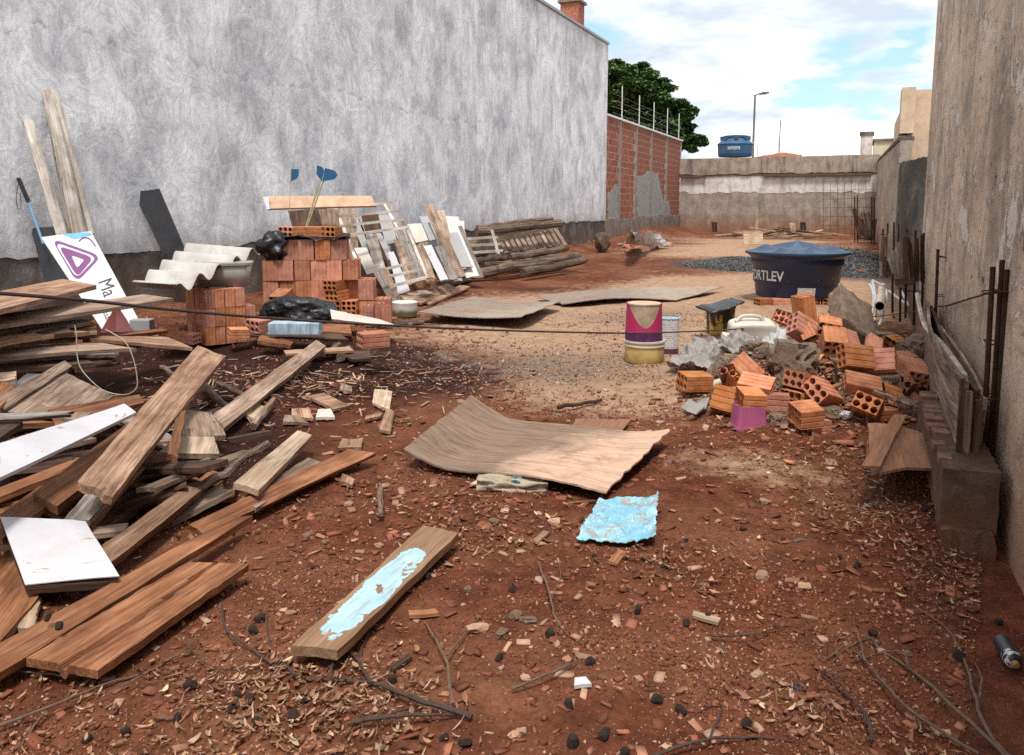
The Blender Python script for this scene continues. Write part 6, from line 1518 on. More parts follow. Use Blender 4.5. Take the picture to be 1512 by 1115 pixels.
link('beam', rough_box((FX0, FY0, .10), (FX1, FY1, ftop), 3, 60, 4, .004), FOOTING, ft)
link('footing_base', rough_box((FX0 + .012, FY0 - .06, -.2), (FX1 - .01, FY0 + .35, .115), 6, 5, 4, .010), FOOTING, ft)
m = MB()
for i in range(13):
    if random.random() < .35: continue
    y_ = FY0 + .05 + i * .11; m2 = Matrix.Translation((FX0 + .035 + random.uniform(-.01, .012), y_, ftop + .008)) @ Matrix.Rotation(random.uniform(-.2, .2), 4, 'Z')
    m.quadbox((-.042, -.05 * random.uniform(.5, 1), -.03), (.04 * random.uniform(.1, 1.3), .052 * random.uniform(.6, 1), .008 * random.uniform(-.6, 1.2)), m2)
o = m.build('brick_edging', simple_mat('earthy_brick_edge', (.22, .10, .065), .95, .5, 14, .6, (.12, .07, .05), .6), ft); o['kind'] = 'stuff'
FW = 'formwork boards standing on the footing'
def yb_(px, py, y): return onY(px, py, y)
GREYPALE = wood_mat('mouldy_form_board', (0.46, 0.37, 0.29), (0.22, 0.175, 0.14), (0.05, 0.042, 0.036), soil=.3)
for (fb, bb_, bt_, ftp, y0_, y1_, th, mt, lb, bw_) in [
        ((1411, 688), (1362, 556), (1357, 437), (1424, 562), 4.12, 7.6, .02, GREYPALE, 'outermost warped board of the formwork with a pale top edge', .05),
        ((1424, 690), (1372, 560), (1368, 450), (1438, 575), 4.2, 7.6, .025, WOOD_DARK, 'dark board second in the formwork', .02),
        ((1437, 690), (1382, 560), (1375, 462), (1452, 588), 4.25, 7.4, .02, WOOD_GREY, 'grey board innermost in the formwork', -.02)]:
    P4 = (yb_(*fb, y0_), yb_(*bb_, y1_), yb_(*bt_, y1_), yb_(*ftp, y0_))
    # length runs along the wall
    o = patch('formwork_board', (P4[3], P4[0], P4[1], P4[2]), th, mt, nl=14, nw=4, rag=.01, fn=lambda s, u, b=bw_: b * math.sin(math.pi * s * 1.4) * (1 - u)); tag(o, lb, 'board', FW)
# short uprights at the front end
for k, (x0_, x1_, yt, lb) in enumerate([(1418, 1426, 560, 'upright lath at the front of the formwork'), (1428, 1437, 578, 'second upright at the front of the formwork'), (1440, 1451, 592, 'third upright at the front of the formwork')]):
    y0_ = 4.05 + .02 * k
    A, B, C, D = yb_(x0_ - 7, 690, y0_), yb_(x1_ - 7, 690, y0_), yb_(x1_, yt, y0_), yb_(x0_, yt, y0_)
    tag(patch('upright', (A, B, C, D), .03, WOOD_DARK if k != 1 else WOOD_GREY, nl=5, nw=1, rag=.006), lb, 'board', FW)
# pale bent lath along the top edge
pts = [yb_(1354, 434, 7.6), yb_(1358, 455, 7.0), yb_(1366, 482, 6.4), yb_(1390, 508, 5.4), yb_(1408, 532, 4.8), yb_(1424, 556, 4.3)]
o = MB().tube(smooth_pts(pts), .017, 6).build('bent_lath', WHITEWASH); tag(o, 'pale bent lath following the top of the formwork', 'lath', FW)
def cage(name, rods, ties, y, label, r=.008, parts=True):
    c = empty(name); tag(c, label, 'rebar cage', 'rebar cages along the right wall')
    for i, (tx, ty, bx, by) in enumerate(rods):
        yy = y + (0, .10, .0, .12)[i % 4]
        MB().tube([onY(bx, by, yy), onY((tx + bx) / 2 + random.uniform(-.5, .5), (ty + by) / 2, yy), onY(tx, ty, yy)], r, 6).build('rod', RUST, c)
    for (x0_, y0_, x1_, y1_) in ties:
        a, b = onY(x0_, y0_, y - .01), onY(x1_, y1_, y - .01); d_ = Vector((0, .13, 0))
        MB().tube([a, b, b + d_, a + d_, a], .0035, 5).build('tie', RUST, c)
    return c
cage('rebar_cage', [(1466, 394, 1449, 700), (1480, 384, 1460, 700), (1487, 398, 1468, 700)], [(1455, 434, 1494, 431), (1458, 508, 1486, 510), (1452, 590, 1478, 590)], 4.3, 'nearest rusty rebar cage rising from the footing', .012)
cage('rebar_cage', [(1385, 368, 1380, 520), (1399, 366, 1390, 520), (1412, 367, 1402, 520)], [(1386, 379, 1410, 383), (1383, 437, 1406, 438)], 7.2, 'second rusty rebar cage behind the formwork boards', .012)
cage('rebar_cage', [(1339, 338, 1337, 470), (1352, 340, 1349, 480), (1364, 344, 1361, 480), (1318, 404, 1318, 462), (1330, 425, 1329, 475)], [(1333, 410, 1360, 412), (1334, 430, 1362, 432)], 9.3, 'third rebar cage holding dark formwork planks', .012)
cage('rebar_cage', [(1311, 330, 1309, 410), (1320, 328, 1318, 412), (1327, 330, 1325, 420), (1304, 338, 1302, 405)], [(1300, 346, 1312, 347), (1303, 395, 1324, 398)], 12.5, 'fourth rebar cage farthest along the right wall', .013)
DK = 'dark planks standing in the third cage'
for (tl, tr_, bl, br_, y, mt, lb) in [((1333, 352), (1341, 350), (1333, 410), (1342, 412), 9.0, WOOD_DARK, 'left dark plank upright in the third rebar cage'), ((1338, 345), (1347, 362), (1344, 412), (1350, 412), 9.1, WOOD_LOG, 'bent grey plank upright in the third rebar cage'),
        ((1351, 352), (1357, 350), (1351, 414), (1358, 414), 9.2, WOOD_DARK, 'middle dark plank upright in the third rebar cage'), ((1359, 346), (1365, 344), (1359, 416), (1366, 416), 9.3, WOOD_DARK, 'right dark plank upright in the third rebar cage'), ((1324, 361), (1329, 358), (1321, 424), (1329, 424), 9.6, WOOD_GREY, 'grey board edge left of the third rebar cage'),
        ((1311, 384), (1326, 362), (1322, 424), (1329, 420), 9.5, WOOD_SILVER, 'grey triangular sheet left of the third rebar cage'), ((1302, 350), (1309, 352), (1299, 384), (1305, 388), 12.0, WOOD_DARK, 'dark plank in the fourth rebar cage'), ((1311, 346), (1317, 345), (1309, 384), (1314, 384), 12.2, WOOD_GREY, 'grey plank in the fourth rebar cage'), ((1298, 352), (1303, 350), (1299, 408), (1303, 408), 12.3, WOOD_GREY, 'pale plank left of the fourth rebar cage')]:
    A, B, C, D = onY(*bl, y), onY(*br_, y), onY(*tr_, y), onY(*tl, y)
    tag(patch('plank', (A, B, C, D), .03, mt, nl=4, nw=1, rag=.02), lb, 'plank', DK)
a, b = onY(1322, 411, 9.0), onY(1351, 421, 9.0)
o = MB().quadbox((a.x, 9.0, b.z), (b.x, 9.35, a.z)).build('form_box', WOOD_DARK); tag(o, 'dark boxed formwork at the foot of the third rebar cage', 'box'); bevel_mod(o, .01)
# twisted tie wire between cages
pts = [onY(1381, 452, 7.2), onY(1395, 452, 6.8), onY(1420, 445, 5.8), onY(1445, 437, 5.0), onY(1468, 431, 4.35), onY(1493, 432, 4.28)]
o = MB().tube(smooth_pts(pts), .006, 6, jit=.3).build('tie_wire', RUST); tag(o, 'twisted rusty wire tied between the two nearest rebar cages', 'wire')
# long rod sagging across the lot
pts = [PD(-30, 431, 2.8), PD(120, 443, 3.2), PD(250, 457, 3.6), PD(400, 470, 4.2), PD(560, 480, 4.9), PD(740, 488, 5.7), PD(920, 492, 6.4), PD(1010, 490, 6.8), PD(1090, 486, 7.1), PD(1190, 478, 7.4), PD(1280, 469, 7.6), PD(1345, 461, 7.8), onY(1382, 456, 7.25)]
o = MB().tube(smooth_pts(pts, 5), [.0075] * 30 + [.006] * 15 + [.0045] * 16, 7).build('sagging_cable', DARK_METAL); tag(o, 'dark rusty cable sagging across the lot from left to the rebar', 'cable')
# PVC pipes
PVC = simple_mat('aged_pvc', (.66, .55, .40), .45, .15, 4, .3, (.35, .2, .12), .02)
PVCW = simple_mat('white_pvc', (.62, .60, .58), .4, .15, 5, .3, (.3, .2, .15), .02)
pp = empty('pvc_pipe'); tag(pp, 'thick cream PVC pipe with open end resting by the cages', 'pipe')
a, b = PD(1299, 452, 8.3), PD(1303, 424, 10.2); 
ax = (b - a).normalized(); 
MB().tube([a, b], .052, 20, cap=False).build('outer', PVC, pp, smooth=True)
MB().tube([a - ax * .002, b], .044, 20, cap=False).build('bore', simple_mat('pipe_bore', (.2, .1, .06), .8, .2, 6, 0), pp, smooth=True)
mb = MB(); mb.tube([a, a + ax * .001], .052, 20, cap=False); mb.tube([a, a + ax * .001], .044, 20, cap=False)
mb.f = [[j, (j + 1) % 20, 40 + (j + 1) % 20, 40 + j] for j in range(20)]; mb.build('end_ring', PVC, pp)
for k, (pl_, r, lb) in enumerate([([(1286, 470), (1290, 448), (1289, 430), (1284, 420)], .018, 'curved white conduit outermost left of the cream pipe'), ([(1291, 473), (1293, 450), (1291, 428), (1288, 416)], .018, 'curved white conduit close beside the cream pipe'), ([(1298, 480), (1305, 463), (1309, 445), (1309, 428)], .014, 'thin white conduit right of the cream pipe'), ([(1312, 430), (1325, 440), (1342, 452)], .018, 'white conduit running right under the cages'), ([(1330, 428), (1336, 440), (1341, 452)], .016, 'short white conduit stub under the third cage'), ([(1288, 414), (1300, 420), (1306, 422)], .014, 'white conduit end behind the cream pipe')]):
    P = [PD(x, y, 8.4 + (470 - y) * .02) for x, y in pl_]
    o = MB().tube(smooth_pts(P), r, 10).build('conduit', PVCW, None, smooth=True); tag(o, lb, 'pipe', 'white conduits by the rebar cages')

# ------------------------------------------------------------------ far end of the lot
FP = 'planks of the far wood pile'
prs = random.Random(3)
for k in range(26):
    px = prs.uniform(1070, 1225); py = prs.uniform(338, 357); z = .05 + (352 - py) * .02; z = max(.04, z)
    c0 = onY(px, py, 36 + prs.uniform(-2, 3)); c0.z = max(c0.z, .05)
    L = prs.uniform(.8, 2.0); a_ = prs.uniform(-.45, .45); d_ = (CAM_R * math.cos(a_) + CAM_F * math.sin(a_)) * L / 2; w_ = Vector((-d_.y, d_.x, 0)).normalized() * .10; e = Vector((0, 0, prs.uniform(-.12, .12)))
    o = patch('plank', (c0 - d_ - w_ - e, c0 - d_ + w_ - e, c0 + d_ + w_ + e, c0 + d_ - w_ + e), .05, prs.choice([WOOD_GREY, WOOD_PALE, WOOD_DARK, WOOD_TAN, WOOD_PALE]), nl=4, nw=1)
    tag(o, 'loose plank in the tangled wood pile before the back wall', 'plank', FP)
for (px0, py0, px1, py1, y, w_, mt, lb) in [(1117, 341, 1118, 309, 38, .07, WOOD_PALE, 'pale post standing in the far wood pile'), (1172, 345, 1170, 329, 37, .13, WOOD_PALE, 'broad pale stake in the far wood pile'), (1054, 344, 1053, 328, 40, .05, RUST, 'rusty stub left before the back wall'), (1058, 344, 1057, 328, 40.2, .05, RUST, 'second rusty stub before the back wall'), (1184, 340, 1184, 328, 39, .05, RUST, 'left short rebar behind the wood pile'), (1189, 340, 1188, 328, 39, .05, RUST, 'right short rebar behind the wood pile')]:
    P, Q = onY(px0, py0, y), onY(px1, py1, y); e = CAM_R * w_; tag(patch('post', (P - e, P + e, Q + e, Q - e), .06, mt, nl=3, nw=1), lb, 'post')
p = onY(1112, 353, 30); o = MB().quadbox((-.35, -.02, -.25), (.35, .02, .25)).build('crate_board', WOOD_PALE); o.location = (p.x, p.y, max(.26, p.z)); o.rotation_euler = (-.3, 0, YAW); tag(o, 'pale square board leaning behind the water tank', 'board')
gr = empty('rebar_mesh'); tag(gr, 'rusty welded rebar mesh leaning on the back wall at the right', 'mesh')
for k in range(8):
    px = 1216 + k * 10.5; MB().tube([onY(px, 352, 41.2), onY(px - .5, 266 + 3 * (k % 2), 42.3)], .009, 5).build('bar', RUST, gr)
for k in range(7):
    y_ = 268 + k * 13; MB().tube([onY(1214, y_, 42.2 - k * .15), onY(1292, y_ - 1, 42.2 - k * .15)], .008, 5).build('bar', RUST, gr)
for k in range(14):
    px = prs.uniform(1268, 1291); a, b = onY(px, 352, 33), onY(px + prs.uniform(-14, 6), prs.uniform(308, 335), 33.5)
    e = CAM_R * .07; tag(patch('scrap_board', (a - e, a + e, b + e, b - e), .05, prs.choice([WOOD_DARK, RUST, WOOD_DARK, WOOD_LOG]), nl=4, nw=1, rag=.05), 'dark scrap board in the heap at the far right corner', 'scrap', 'scrap heap in the far right corner')
for (px, tp, y) in [(1262, 290, 33), (1266, 288, 33.2), (1291, 292, 32.5), (1287, 291, 32.6)]:
    tag(MB().tube([onY(px, 362, y), onY(px, tp, y)], .022, 6).build('rebar_post', RUST), 'upright rusty rod at the far right scrap heap', 'rod', 'rods at the far scrap heap')
p = G(1293, 392, .0); o = MB().quadbox((-.12, -.1, 0), (.12, .1, .36)).build('brick_pier', WALL_BRICK); o.location = (p.x, p.y, 0); tag(o, 'short red brick pier stub at the right of the gravel heap', 'pier'); bevel_mod(o, .015)
brick(G(1270, 402, .06), (0, 0, 20), 'orange brick lying alone right of the gravel heap', None)
# tarp heap and rubble by the brick wall
WR = simple_mat('white_blue_tarp', (.62, .61, .60), .7, .4, 3, .5, (.25, .3, .4), .4)
P4 = [G(925, 358, .35), G(990, 364, .10), G(968, 344, .5), G(932, 341, .9)]
o = patch('tarpaulin', P4, .02, WR, nl=34, nw=28, rag=.03, side=.02, fn=rag_fn(.30, 3.0, 4.4)); tag(o, 'heap of white and blue tarpaulin beside the brick wall', 'tarpaulin')
lumpy('tree_stump', G(889, 358, .3), (.28, .25, .35), WOOD_LOG, 'dark sawn stump at the foot of the brick wall', 'stump', sub=3, amp=.15)
lumpy('stone', G(934, 372, .05), (.3, .2, .12), CONC_WARM, 'pale rock in front of the far tarpaulin heap', 'stone', sub=3)
for k in range(30):
    px = prs.uniform(850, 990); py = 352 + (px - 850) * .05 + prs.uniform(-6, 12); c0 = GG(px, py, .04)
    lumpy('rubble_lump', c0, (prs.uniform(.06, .2), prs.uniform(.05, .15), prs.uniform(.04, .1)), prs.choice([ROUGH, CONC_WARM, BRICK]), 'lump of rubble along the foot of the far brick wall', 'rubble', 'rubble along the brick wall', sub=2, amp=.4)
for k in range(40):
    px = prs.uniform(380, 700); c0 = GG(px, 480 + prs.uniform(-14, 22) if px < 640 else 405 + prs.uniform(0, 30), .02)
    lumpy('rubble_lump', c0, (prs.uniform(.02, .06), prs.uniform(.02, .05), prs.uniform(.015, .04)), prs.choice([ROUGH, CONC_WARM, BRICK]), 'small rubble lump on the soil between brick stack and logs', 'rubble', 'rubble near the brick stack', sub=2, amp=.4)
# ================================================================== LITTER ON THE SOIL
t = MT('litter'); cc = t.attr('tint')
LITTER = t.end(t.mix(.5, cc, t.ramp(t.noise(t.obj, 60, 3), [(.3, .6), (.7, 1.25)]), 'MULTIPLY'), .85, None, .15)
def visible_xy(n, dmin, dmax, power=1.0, xlim=(-8.5, .62)):
    """points on the lot, thinning out with distance"""
    out = []
    tot = 0
    while tot < n:
        u = rng.random(n * 2); d = dmin * (dmax / dmin) ** u if power == 1.0 else dmin + (dmax - dmin) * u ** power
        a = rng.uniform(-.70, .62, n * 2)
        x = d * (math.cos(YAW) * a - math.sin(YAW)); y = d * (math.sin(YAW) * a + math.cos(YAW))
        k = (x > xlim[0]) & (x < xlim[1]) & (y > 1.0)
        out.append(np.stack([x[k], y[k]], -1)); tot += k.sum()
    return np.concatenate(out)[:n]
def pal(cols, n, var=.3):
    c = np.array(cols)[rng.integers(0, len(cols), n)]
    return c * (1 + rng.uniform(-var, var, (n, 1)))
CHIP = [(.15, .05, .03), (.18, .06, .036), (.20, .065, .036), (.24, .085, .048), (.17, .055, .032), (.22, .075, .042), (.30, .115, .065), (.36, .17, .105), (.42, .25, .165), (.20, .075, .045), (.26, .10, .06), (.40, .24, .16), (.16, .06, .04), (.20, .07, .042)]
STONE = [(.20, .165, .14), (.30, .235, .18), (.38, .28, .205), (.12, .10, .09), (.46, .36, .27), (.30, .17, .11)]
BX_V = [(-1, -1, -.5), (1, -1, -.5), (1, 1, -.5), (-1, 1, -.5), (-.9, -.9, .5), (.9, -.9, .5), (.9, .9, .5), (-.9, .9, .5)]
BX_F = [(0, 3, 2, 1), (4, 5, 6, 7), (0, 1, 5, 4), (1, 2, 6, 5), (2, 3, 7, 6), (3, 0, 4, 7)]
# fine crumbs
p = visible_xy(90000, 1.6, 11); n = len(p); d = np.hypot(p[:, 0], p[:, 1])
zs_, zg_, zd_ = zones(p[:, 0], p[:, 1])
patchy = fbm(p[:, 0] * 1.6 + 4, p[:, 1] * 1.6, 3)
keep = rng.random(n) < np.clip(.55 + patchy * 1.3 - zs_ * .45 - zd_ * .6 + zg_ * .6, .03, 1); p = p[keep]; d = d[keep]; zg_ = zg_[keep]; n = len(p)
s = rng.uniform(.0022, .0075, n) * (.8 + d * .12); s = np.where(rng.random(n) < .06, s * 1.9, s)
pos = np.stack([p[:, 0], p[:, 1], ground_h(p[:, 0], p[:, 1]) + s * .25], -1)
col = np.where((rng.random(n) < zg_ * 1.3)[:, None], pal(STONE, n), pal(CHIP, n))
o = scatter('soil_crumbs', OCT_V, OCT_F, pos, rng.uniform(0, 3, n), s[:, None] * rng.uniform(.6, 1.4, (n, 3)) * np.array([[1, 1, .7]]), col, LITTER, jitter=.18)
tag(o, 'countless crumbs of soil, brick and stone strewn over the ground', kind='stuff')
# flat shards of brick and tile
p = visible_xy(7500, 1.7, 13); n = len(p); d = np.hypot(p[:, 0], p[:, 1]); zs_, zg_, zd_ = zones(p[:, 0], p[:, 1])
band = bell(p[:, 0], p[:, 1], -1.9, 3.4, .9, .6) + .8 * bell(p[:, 0], p[:, 1], -3.7, 5.0, 1.3, .8) + .7 * bell(p[:, 0], p[:, 1], -3.1, 6.0, 1.2, .8) + .7 * bell(p[:, 0], p[:, 1], -4.8, 8.0, 1.4, .8) + .6 * bell(p[:, 0], p[:, 1], -.6, 5.2, .8, .6) + .6 * bell(p[:, 0], p[:, 1], -6.6, 14.5, 1.2, 1.5)
keep = rng.random(n) < np.clip(.20 + band * .85 - zs_ * .3 - zd_ * .45, .03, 1); p, d = p[keep], d[keep]; n = len(p)
s = rng.uniform(.006, .018, n) * (.8 + .08 * d)
pos = np.stack([p[:, 0], p[:, 1], ground_h(p[:, 0], p[:, 1]) + s * .25], -1)
o = scatter('brick_shards', BX_V, BX_F, pos, rng.normal(0, .3, n), s[:, None] * np.stack([rng.uniform(.8, 2.2, n), rng.uniform(.5, 1.1, n), rng.uniform(.25, .6, n)], -1), pal(CHIP, n), LITTER, jitter=.16)
tag(o, 'flat shards of brick, tile and wood scattered over the soil', kind='stuff')
# dry leaves: curled long blades
def leaf_template(curl_, nseg=4, w=.22):
    v = []; f = []
    for i in range(nseg + 1):
        s = i / nseg; x = s - .5; ww = w * math.sin(math.pi * min(.97, max(.05, s))) ** .7
        z = curl_ * (x * x) * 2
        v += [(x, -ww, z + ww * .45), (x, 0, z), (x, ww, z + ww * .55)]
    for i in range(nseg):
        a = 3 * i; f += [(a, a + 1, a + 4, a + 3), (a + 1, a + 2, a + 5, a + 4)]
    return v, f
LEAFC = [(.20, .095, .055), (.15, .07, .042), (.13, .06, .035), (.18, .085, .05), (.25, .13, .078), (.26, .125, .07), (.22, .10, .055), (.31, .165, .095), (.34, .185, .105), (.24, .11, .06), (.46, .29, .18), (.17, .075, .042), (.52, .36, .235), (.29, .14, .08), (.38, .22, .13), (.20, .09, .05)]
def leaf_density(x, y):
    return (.03 + 1.0 * bell(x, y, -1.5, 1.85, .38, .30) + .5 * bell(x, y, 0.0, 2.35, .40, .13) + .75 * bell(x, y, .45, 3.4, .28, .38) + .55 * bell(x, y, -.6, 3.1, .40, .22) + .85 * bell(x, y, -.2, 4.6, .6, .6)
            + .95 * bell(x, y, -1.5, 3.35, .32, .24) + .4 * bell(x, y, -1.7, 3.6, .7, .5) + .5 * bell(x, y, .1, 3.9, .3, .4) + .5 * bell(x, y, -3.0, 3.0, .9, .7) + .4 * bell(x, y, -2.6, 6.0, 1.3, .8) + .45 * bell(x, y, -2.0, 1.5, .5, .3) + .35 * bell(x, y, -3.8, 5.4, 1.2, .8))
for (cv, wd_, cnt, sc_lo, sc_hi, nm, lb) in [(.4, .20, 2300, .014, .042, 'dry_leaves', 'dry curled brown leaves littering the red soil'), (.5, .06, 1300, .015, .06, 'leaf_stalks', 'thin dry leaf stalks and straw strewn over the soil'), (.25, .30, 1300, .006, .018, 'leaf_fragments', 'small broken leaf fragments on the soil')]:
    p = visible_xy(cnt * 7, 1.6, 8.5); dn = leaf_density(p[:, 0], p[:, 1]) * (.55 + 1.2 * np.clip(fbm(p[:, 0] * 2.6, p[:, 1] * 2.6 + 3, 3) + .35, 0, 1))
    p = p[rng.random(len(p)) < np.clip(dn - .04, 0, 1) ** 1.6 * 1.3][:cnt]; n = len(p); d = np.hypot(p[:, 0], p[:, 1])
    s = rng.uniform(sc_lo, sc_hi, n) * (.85 + .05 * d)
    pos = np.stack([p[:, 0], p[:, 1], ground_h(p[:, 0], p[:, 1]) + .006 + rng.uniform(0, .014, n)], -1)
    tv, tf = leaf_template(cv, 4, wd_)
    tl = rng.normal(0, .35, n)
    c_ = pal(LEAFC, n, .35) if nm != 'leaf_stalks' else pal([(.34, .22, .135), (.24, .14, .08), (.42, .30, .20), (.16, .085, .05)], n)
    o = scatter(nm, tv, tf, pos, tl, np.stack([s, s * rng.uniform(.6, 1.3, n), s * rng.uniform(.2, 1.6, n)], -1), c_, LITTER, jitter=.02)
    tag(o, lb, kind='stuff')
# wood splinters round the heap
n = 560
x = np.concatenate([rng.normal(-4.0, .8, n // 2), rng.normal(-3.9, .6, n // 2)]); y = np.concatenate([rng.normal(4.6, .7, n // 2), rng.normal(5.4, .5, n // 2)])
s = rng.uniform(.008, .03, n); pos = np.stack([x, y, ground_h(x, y) + .008 + rng.uniform(0, .02, n)], -1)
o = scatter('wood_splinters', BX_V, BX_F, pos, rng.normal(0, .35, n), np.stack([s * rng.uniform(1, 3.2, n), s * rng.uniform(.12, .4, n), s * rng.uniform(.1, .25, n)], -1), pal([(.40, .26, .17), (.30, .17, .10), (.52, .38, .27), (.18, .09, .06), (.34, .22, .15)], n), LITTER, jitter=.12)
tag(o, 'splinters and crumbs of wood strewn around the plank heap', kind='stuff')
# crumbled brick and mortar on and around the rubble mound
n = 2400; x = rng.normal(-.22, .50, n); y = rng.normal(6.2, .55, n); k = x < .40; x, y = x[k], y[k]; n = len(x)
s = rng.uniform(.004, .015, n) * np.where(rng.random(n) < .10, 2.2, 1.0)
bed = .20 * bell(x, y, -.30, 6.35, .55, .42)
pos = np.stack([x, y, ground_h(x, y) + bed + s * .3], -1)
o = scatter('rubble_crumbs', BX_V, BX_F, pos, rng.normal(0, .5, n), s[:, None] * np.stack([rng.uniform(.7, 2, n), rng.uniform(.5, 1.2, n), rng.uniform(.3, .8, n)], -1), pal([(.46, .20, .105), (.52, .27, .16), (.34, .13, .07), (.30, .17, .11), (.22, .12, .08), (.36, .24, .17), (.20, .10, .07), (.26, .12, .07)], n), LITTER, jitter=.2)
tag(o, 'crumbled brick and mortar strewn over the rubble mound', kind='stuff')
# crushed stone on the driven track
p = visible_xy(17000, 5.0, 13); n = len(p); zs_, zg_, zd_ = zones(p[:, 0], p[:, 1])
p = p[rng.random(n) < np.clip((zg_ - .15) * 1.3, 0, 1)]; n = len(p)
s = rng.uniform(.006, .017, n)
pos = np.stack([p[:, 0], p[:, 1], ground_h(p[:, 0], p[:, 1]) + s * .2], -1)
o = scatter('crushed_stone', OCT_V, OCT_F, pos, rng.uniform(0, 3, n), s[:, None] * rng.uniform(.6, 1.4, (n, 3)), pal(STONE, n), LITTER, jitter=.18)
tag(o, 'crushed grey and tan stone on the worn track', kind='stuff')

# ------------------------------------------------------------------ single pieces one can count
FRUIT = simple_mat('dark_dry_fruit', (.055, .035, .027), .85, .5, 60, .3, (.09, .045, .03), .8)
fm = lumpy('dry_fruit', (0, 0, 0), (1, 1, .92), FRUIT, sub=3, amp=.12, freq=1.2, fine=.09).data
bpy.data.objects.remove(bpy.data.objects['dry_fruit'])
def zz12(x, y): return (760 + x / 3.14, 760 + y / 3.14)
def zz10(x, y): return (380 + x / 2.6875, 700 + y / 2.6875)
def zz6(x, y): return (x / 2.6875, 700 + y / 2.6875)
def zz13(x, y): return (1110 + x / 2.687, 700 + y / 2.687)
fr_px = [zz12(*q) for q in [(370, 180), (700, 175), (695, 225), (795, 107), (1055, 55), (570, 430), (795, 490), (895, 460), (165, 540), (350, 670), (250, 865), (660, 845), (770, 895), (1075, 955), (270, 1045), (510, 1090), (415, 1005), (1245, 105)]]
fr_px += [zz10(*q) for q in [(675, 395), (1010, 450), (960, 715), (535, 805), (740, 1035), (825, 1055), (140, 950), (220, 360), (185, 890), (20, 560)]]
fr_px += [zz6(*q) for q in [(190, 560), (235, 595), (575, 660), (185, 750), (705, 960), (1025, 565), (755, 830), (945, 865), (990, 880), (920, 920), (500, 1015), (1020, 975), (345, 1040), (1005, 610)]]
fr_px += [zz13(*q) for q in [(350, 320), (420, 350), (690, 130), (480, 620), (980, 575), (820, 710)]]
for i, (px, py) in enumerate(fr_px):
    r = random.uniform(.013, .021) * (.85 if py < 850 else 1.0)
    p = GG(px, py + 4, r * .55); o = link('dry_fruit', fm); o.location = p
    if py < 940 and 60 < px < 95: o.location.z = .10; o.location = G(px, py + 3, .115)
    o.scale = (r * random.uniform(.75, 1.35), r * random.uniform(.8, 1.1), r * random.uniform(.7, 1.05)); o.rotation_euler = [random.uniform(0, 6) for _ in range(3)]
    tag(o, 'small dark round dried fruit lying on the red soil', 'fruit', 'dark round fruits fallen on the soil')
# fallen branches
TWIG = simple_mat('dry_twig', (.17, .11, .08), .85, .4, 40, .3, (.1, .05, .03), .5)
TWIG_D = simple_mat('dark_twig', (.075, .05, .04), .85, .4, 40, .3, (.1, .05, .03), .5)
def branch(lines, label, r=.006, mat=TWIG, lift=.02):
    b = empty('fallen_branch'); tag(b, label, 'branch', 'fallen branches in the foreground')
    for k, ln in enumerate(lines):
        P = [GG(px, py, lift * (.4 + .9 * math.sin(i * 1.7 + k)) + .012) for i, (px, py) in enumerate(ln)]
        P = smooth_pts(P, 5); n = len(P)
        P = [q + Vector((random.uniform(-1, 1), random.uniform(-1, 1), random.uniform(-.5, .5))) * .003 for q in P]
        rr = r * (1 if k == 0 else .6)
        MB().tube(P, [rr * (1 - .65 * i / n) for i in range(n)], 6).build('limb' if k == 0 else 'twig', mat, b)
    return b
Z = lambda f, *q: [f(*p) for p in q]
branch([Z(zz13, (1030, 1130), (920, 985), (850, 760), (780, 620), (640, 520)), Z(zz13, (905, 890), (910, 800), (880, 740))], 'long bare branch reaching up from the bottom right corner', .0065)
branch([Z(zz13, (1010, 1120), (830, 950), (650, 790), (500, 690), (440, 640)), Z(zz13, (620, 760), (600, 710), (540, 705), (400, 740)), Z(zz13, (500, 690), (470, 650), (380, 690), (300, 760))], 'forked pale branch left of the corner branch', .0065)
branch([Z(zz13, (900, 1110), (620, 930), (450, 740), (370, 670), (330, 640)), Z(zz13, (450, 740), (410, 600), (400, 570)), Z(zz13, (370, 670), (280, 740), (250, 650)), Z(zz13, (540, 830), (420, 800), (300, 800))], 'many-twigged branch in the lower right', .005)
branch([Z(zz13, (475, 1060), (460, 970), (380, 880), (270, 790)), Z(zz13, (380, 880), (330, 800), (260, 780))], 'dark bent twig near the small black rag', .006, TWIG_D)
branch([Z(zz10, (850, 960), (620, 890), (450, 830), (150, 800), (0, 710)), Z(zz10, (450, 830), (400, 740), (290, 640), (230, 540)), Z(zz10, (290, 810), (300, 700), (270, 600)), Z(zz10, (150, 800), (60, 700), (30, 560)), Z(zz10, (400, 740), (430, 650), (460, 600))], 'long dark branch lying below the blue-painted plank', .0095, TWIG_D)
branch([Z(zz10, (775, 915), (740, 720), (660, 585)), Z(zz10, (750, 720), (810, 650), (880, 570))], 'upright forked twig right of the blue-painted plank', .0065)
branch([Z(zz10, (370, 985), (560, 960), (800, 955)), Z(zz10, (500, 970), (560, 940), (650, 930))], 'second dark branch under the long one', .008, TWIG_D)
branch([Z(zz6, (0, 1000), (200, 920), (430, 830), (600, 780), (750, 680), (780, 630)), Z(zz6, (560, 800), (450, 860), (370, 910)), Z(zz6, (200, 920), (130, 1010), (60, 1110))], 'long thin stalk across the bottom left soil', .0055)
branch([Z(zz6, (-40, 765), (200, 795), (400, 805)), Z(zz6, (400, 805), (280, 700), (130, 600))], 'straight thin stalk below the red planks', .0035)
branch([Z(zz6, (880, 520), (900, 620), (1010, 700), (1080, 760)), Z(zz6, (740, 670), (830, 760), (1075, 790))], 'pair of thin curved twigs left of the branch litter', .0045, TWIG_D)
branch([Z(zz12, (110, 220), (160, 360), (190, 480), (250, 560), (330, 590)), Z(zz12, (170, 380), (210, 290), (195, 200))], 'slender twig below the blue sack', .0045)
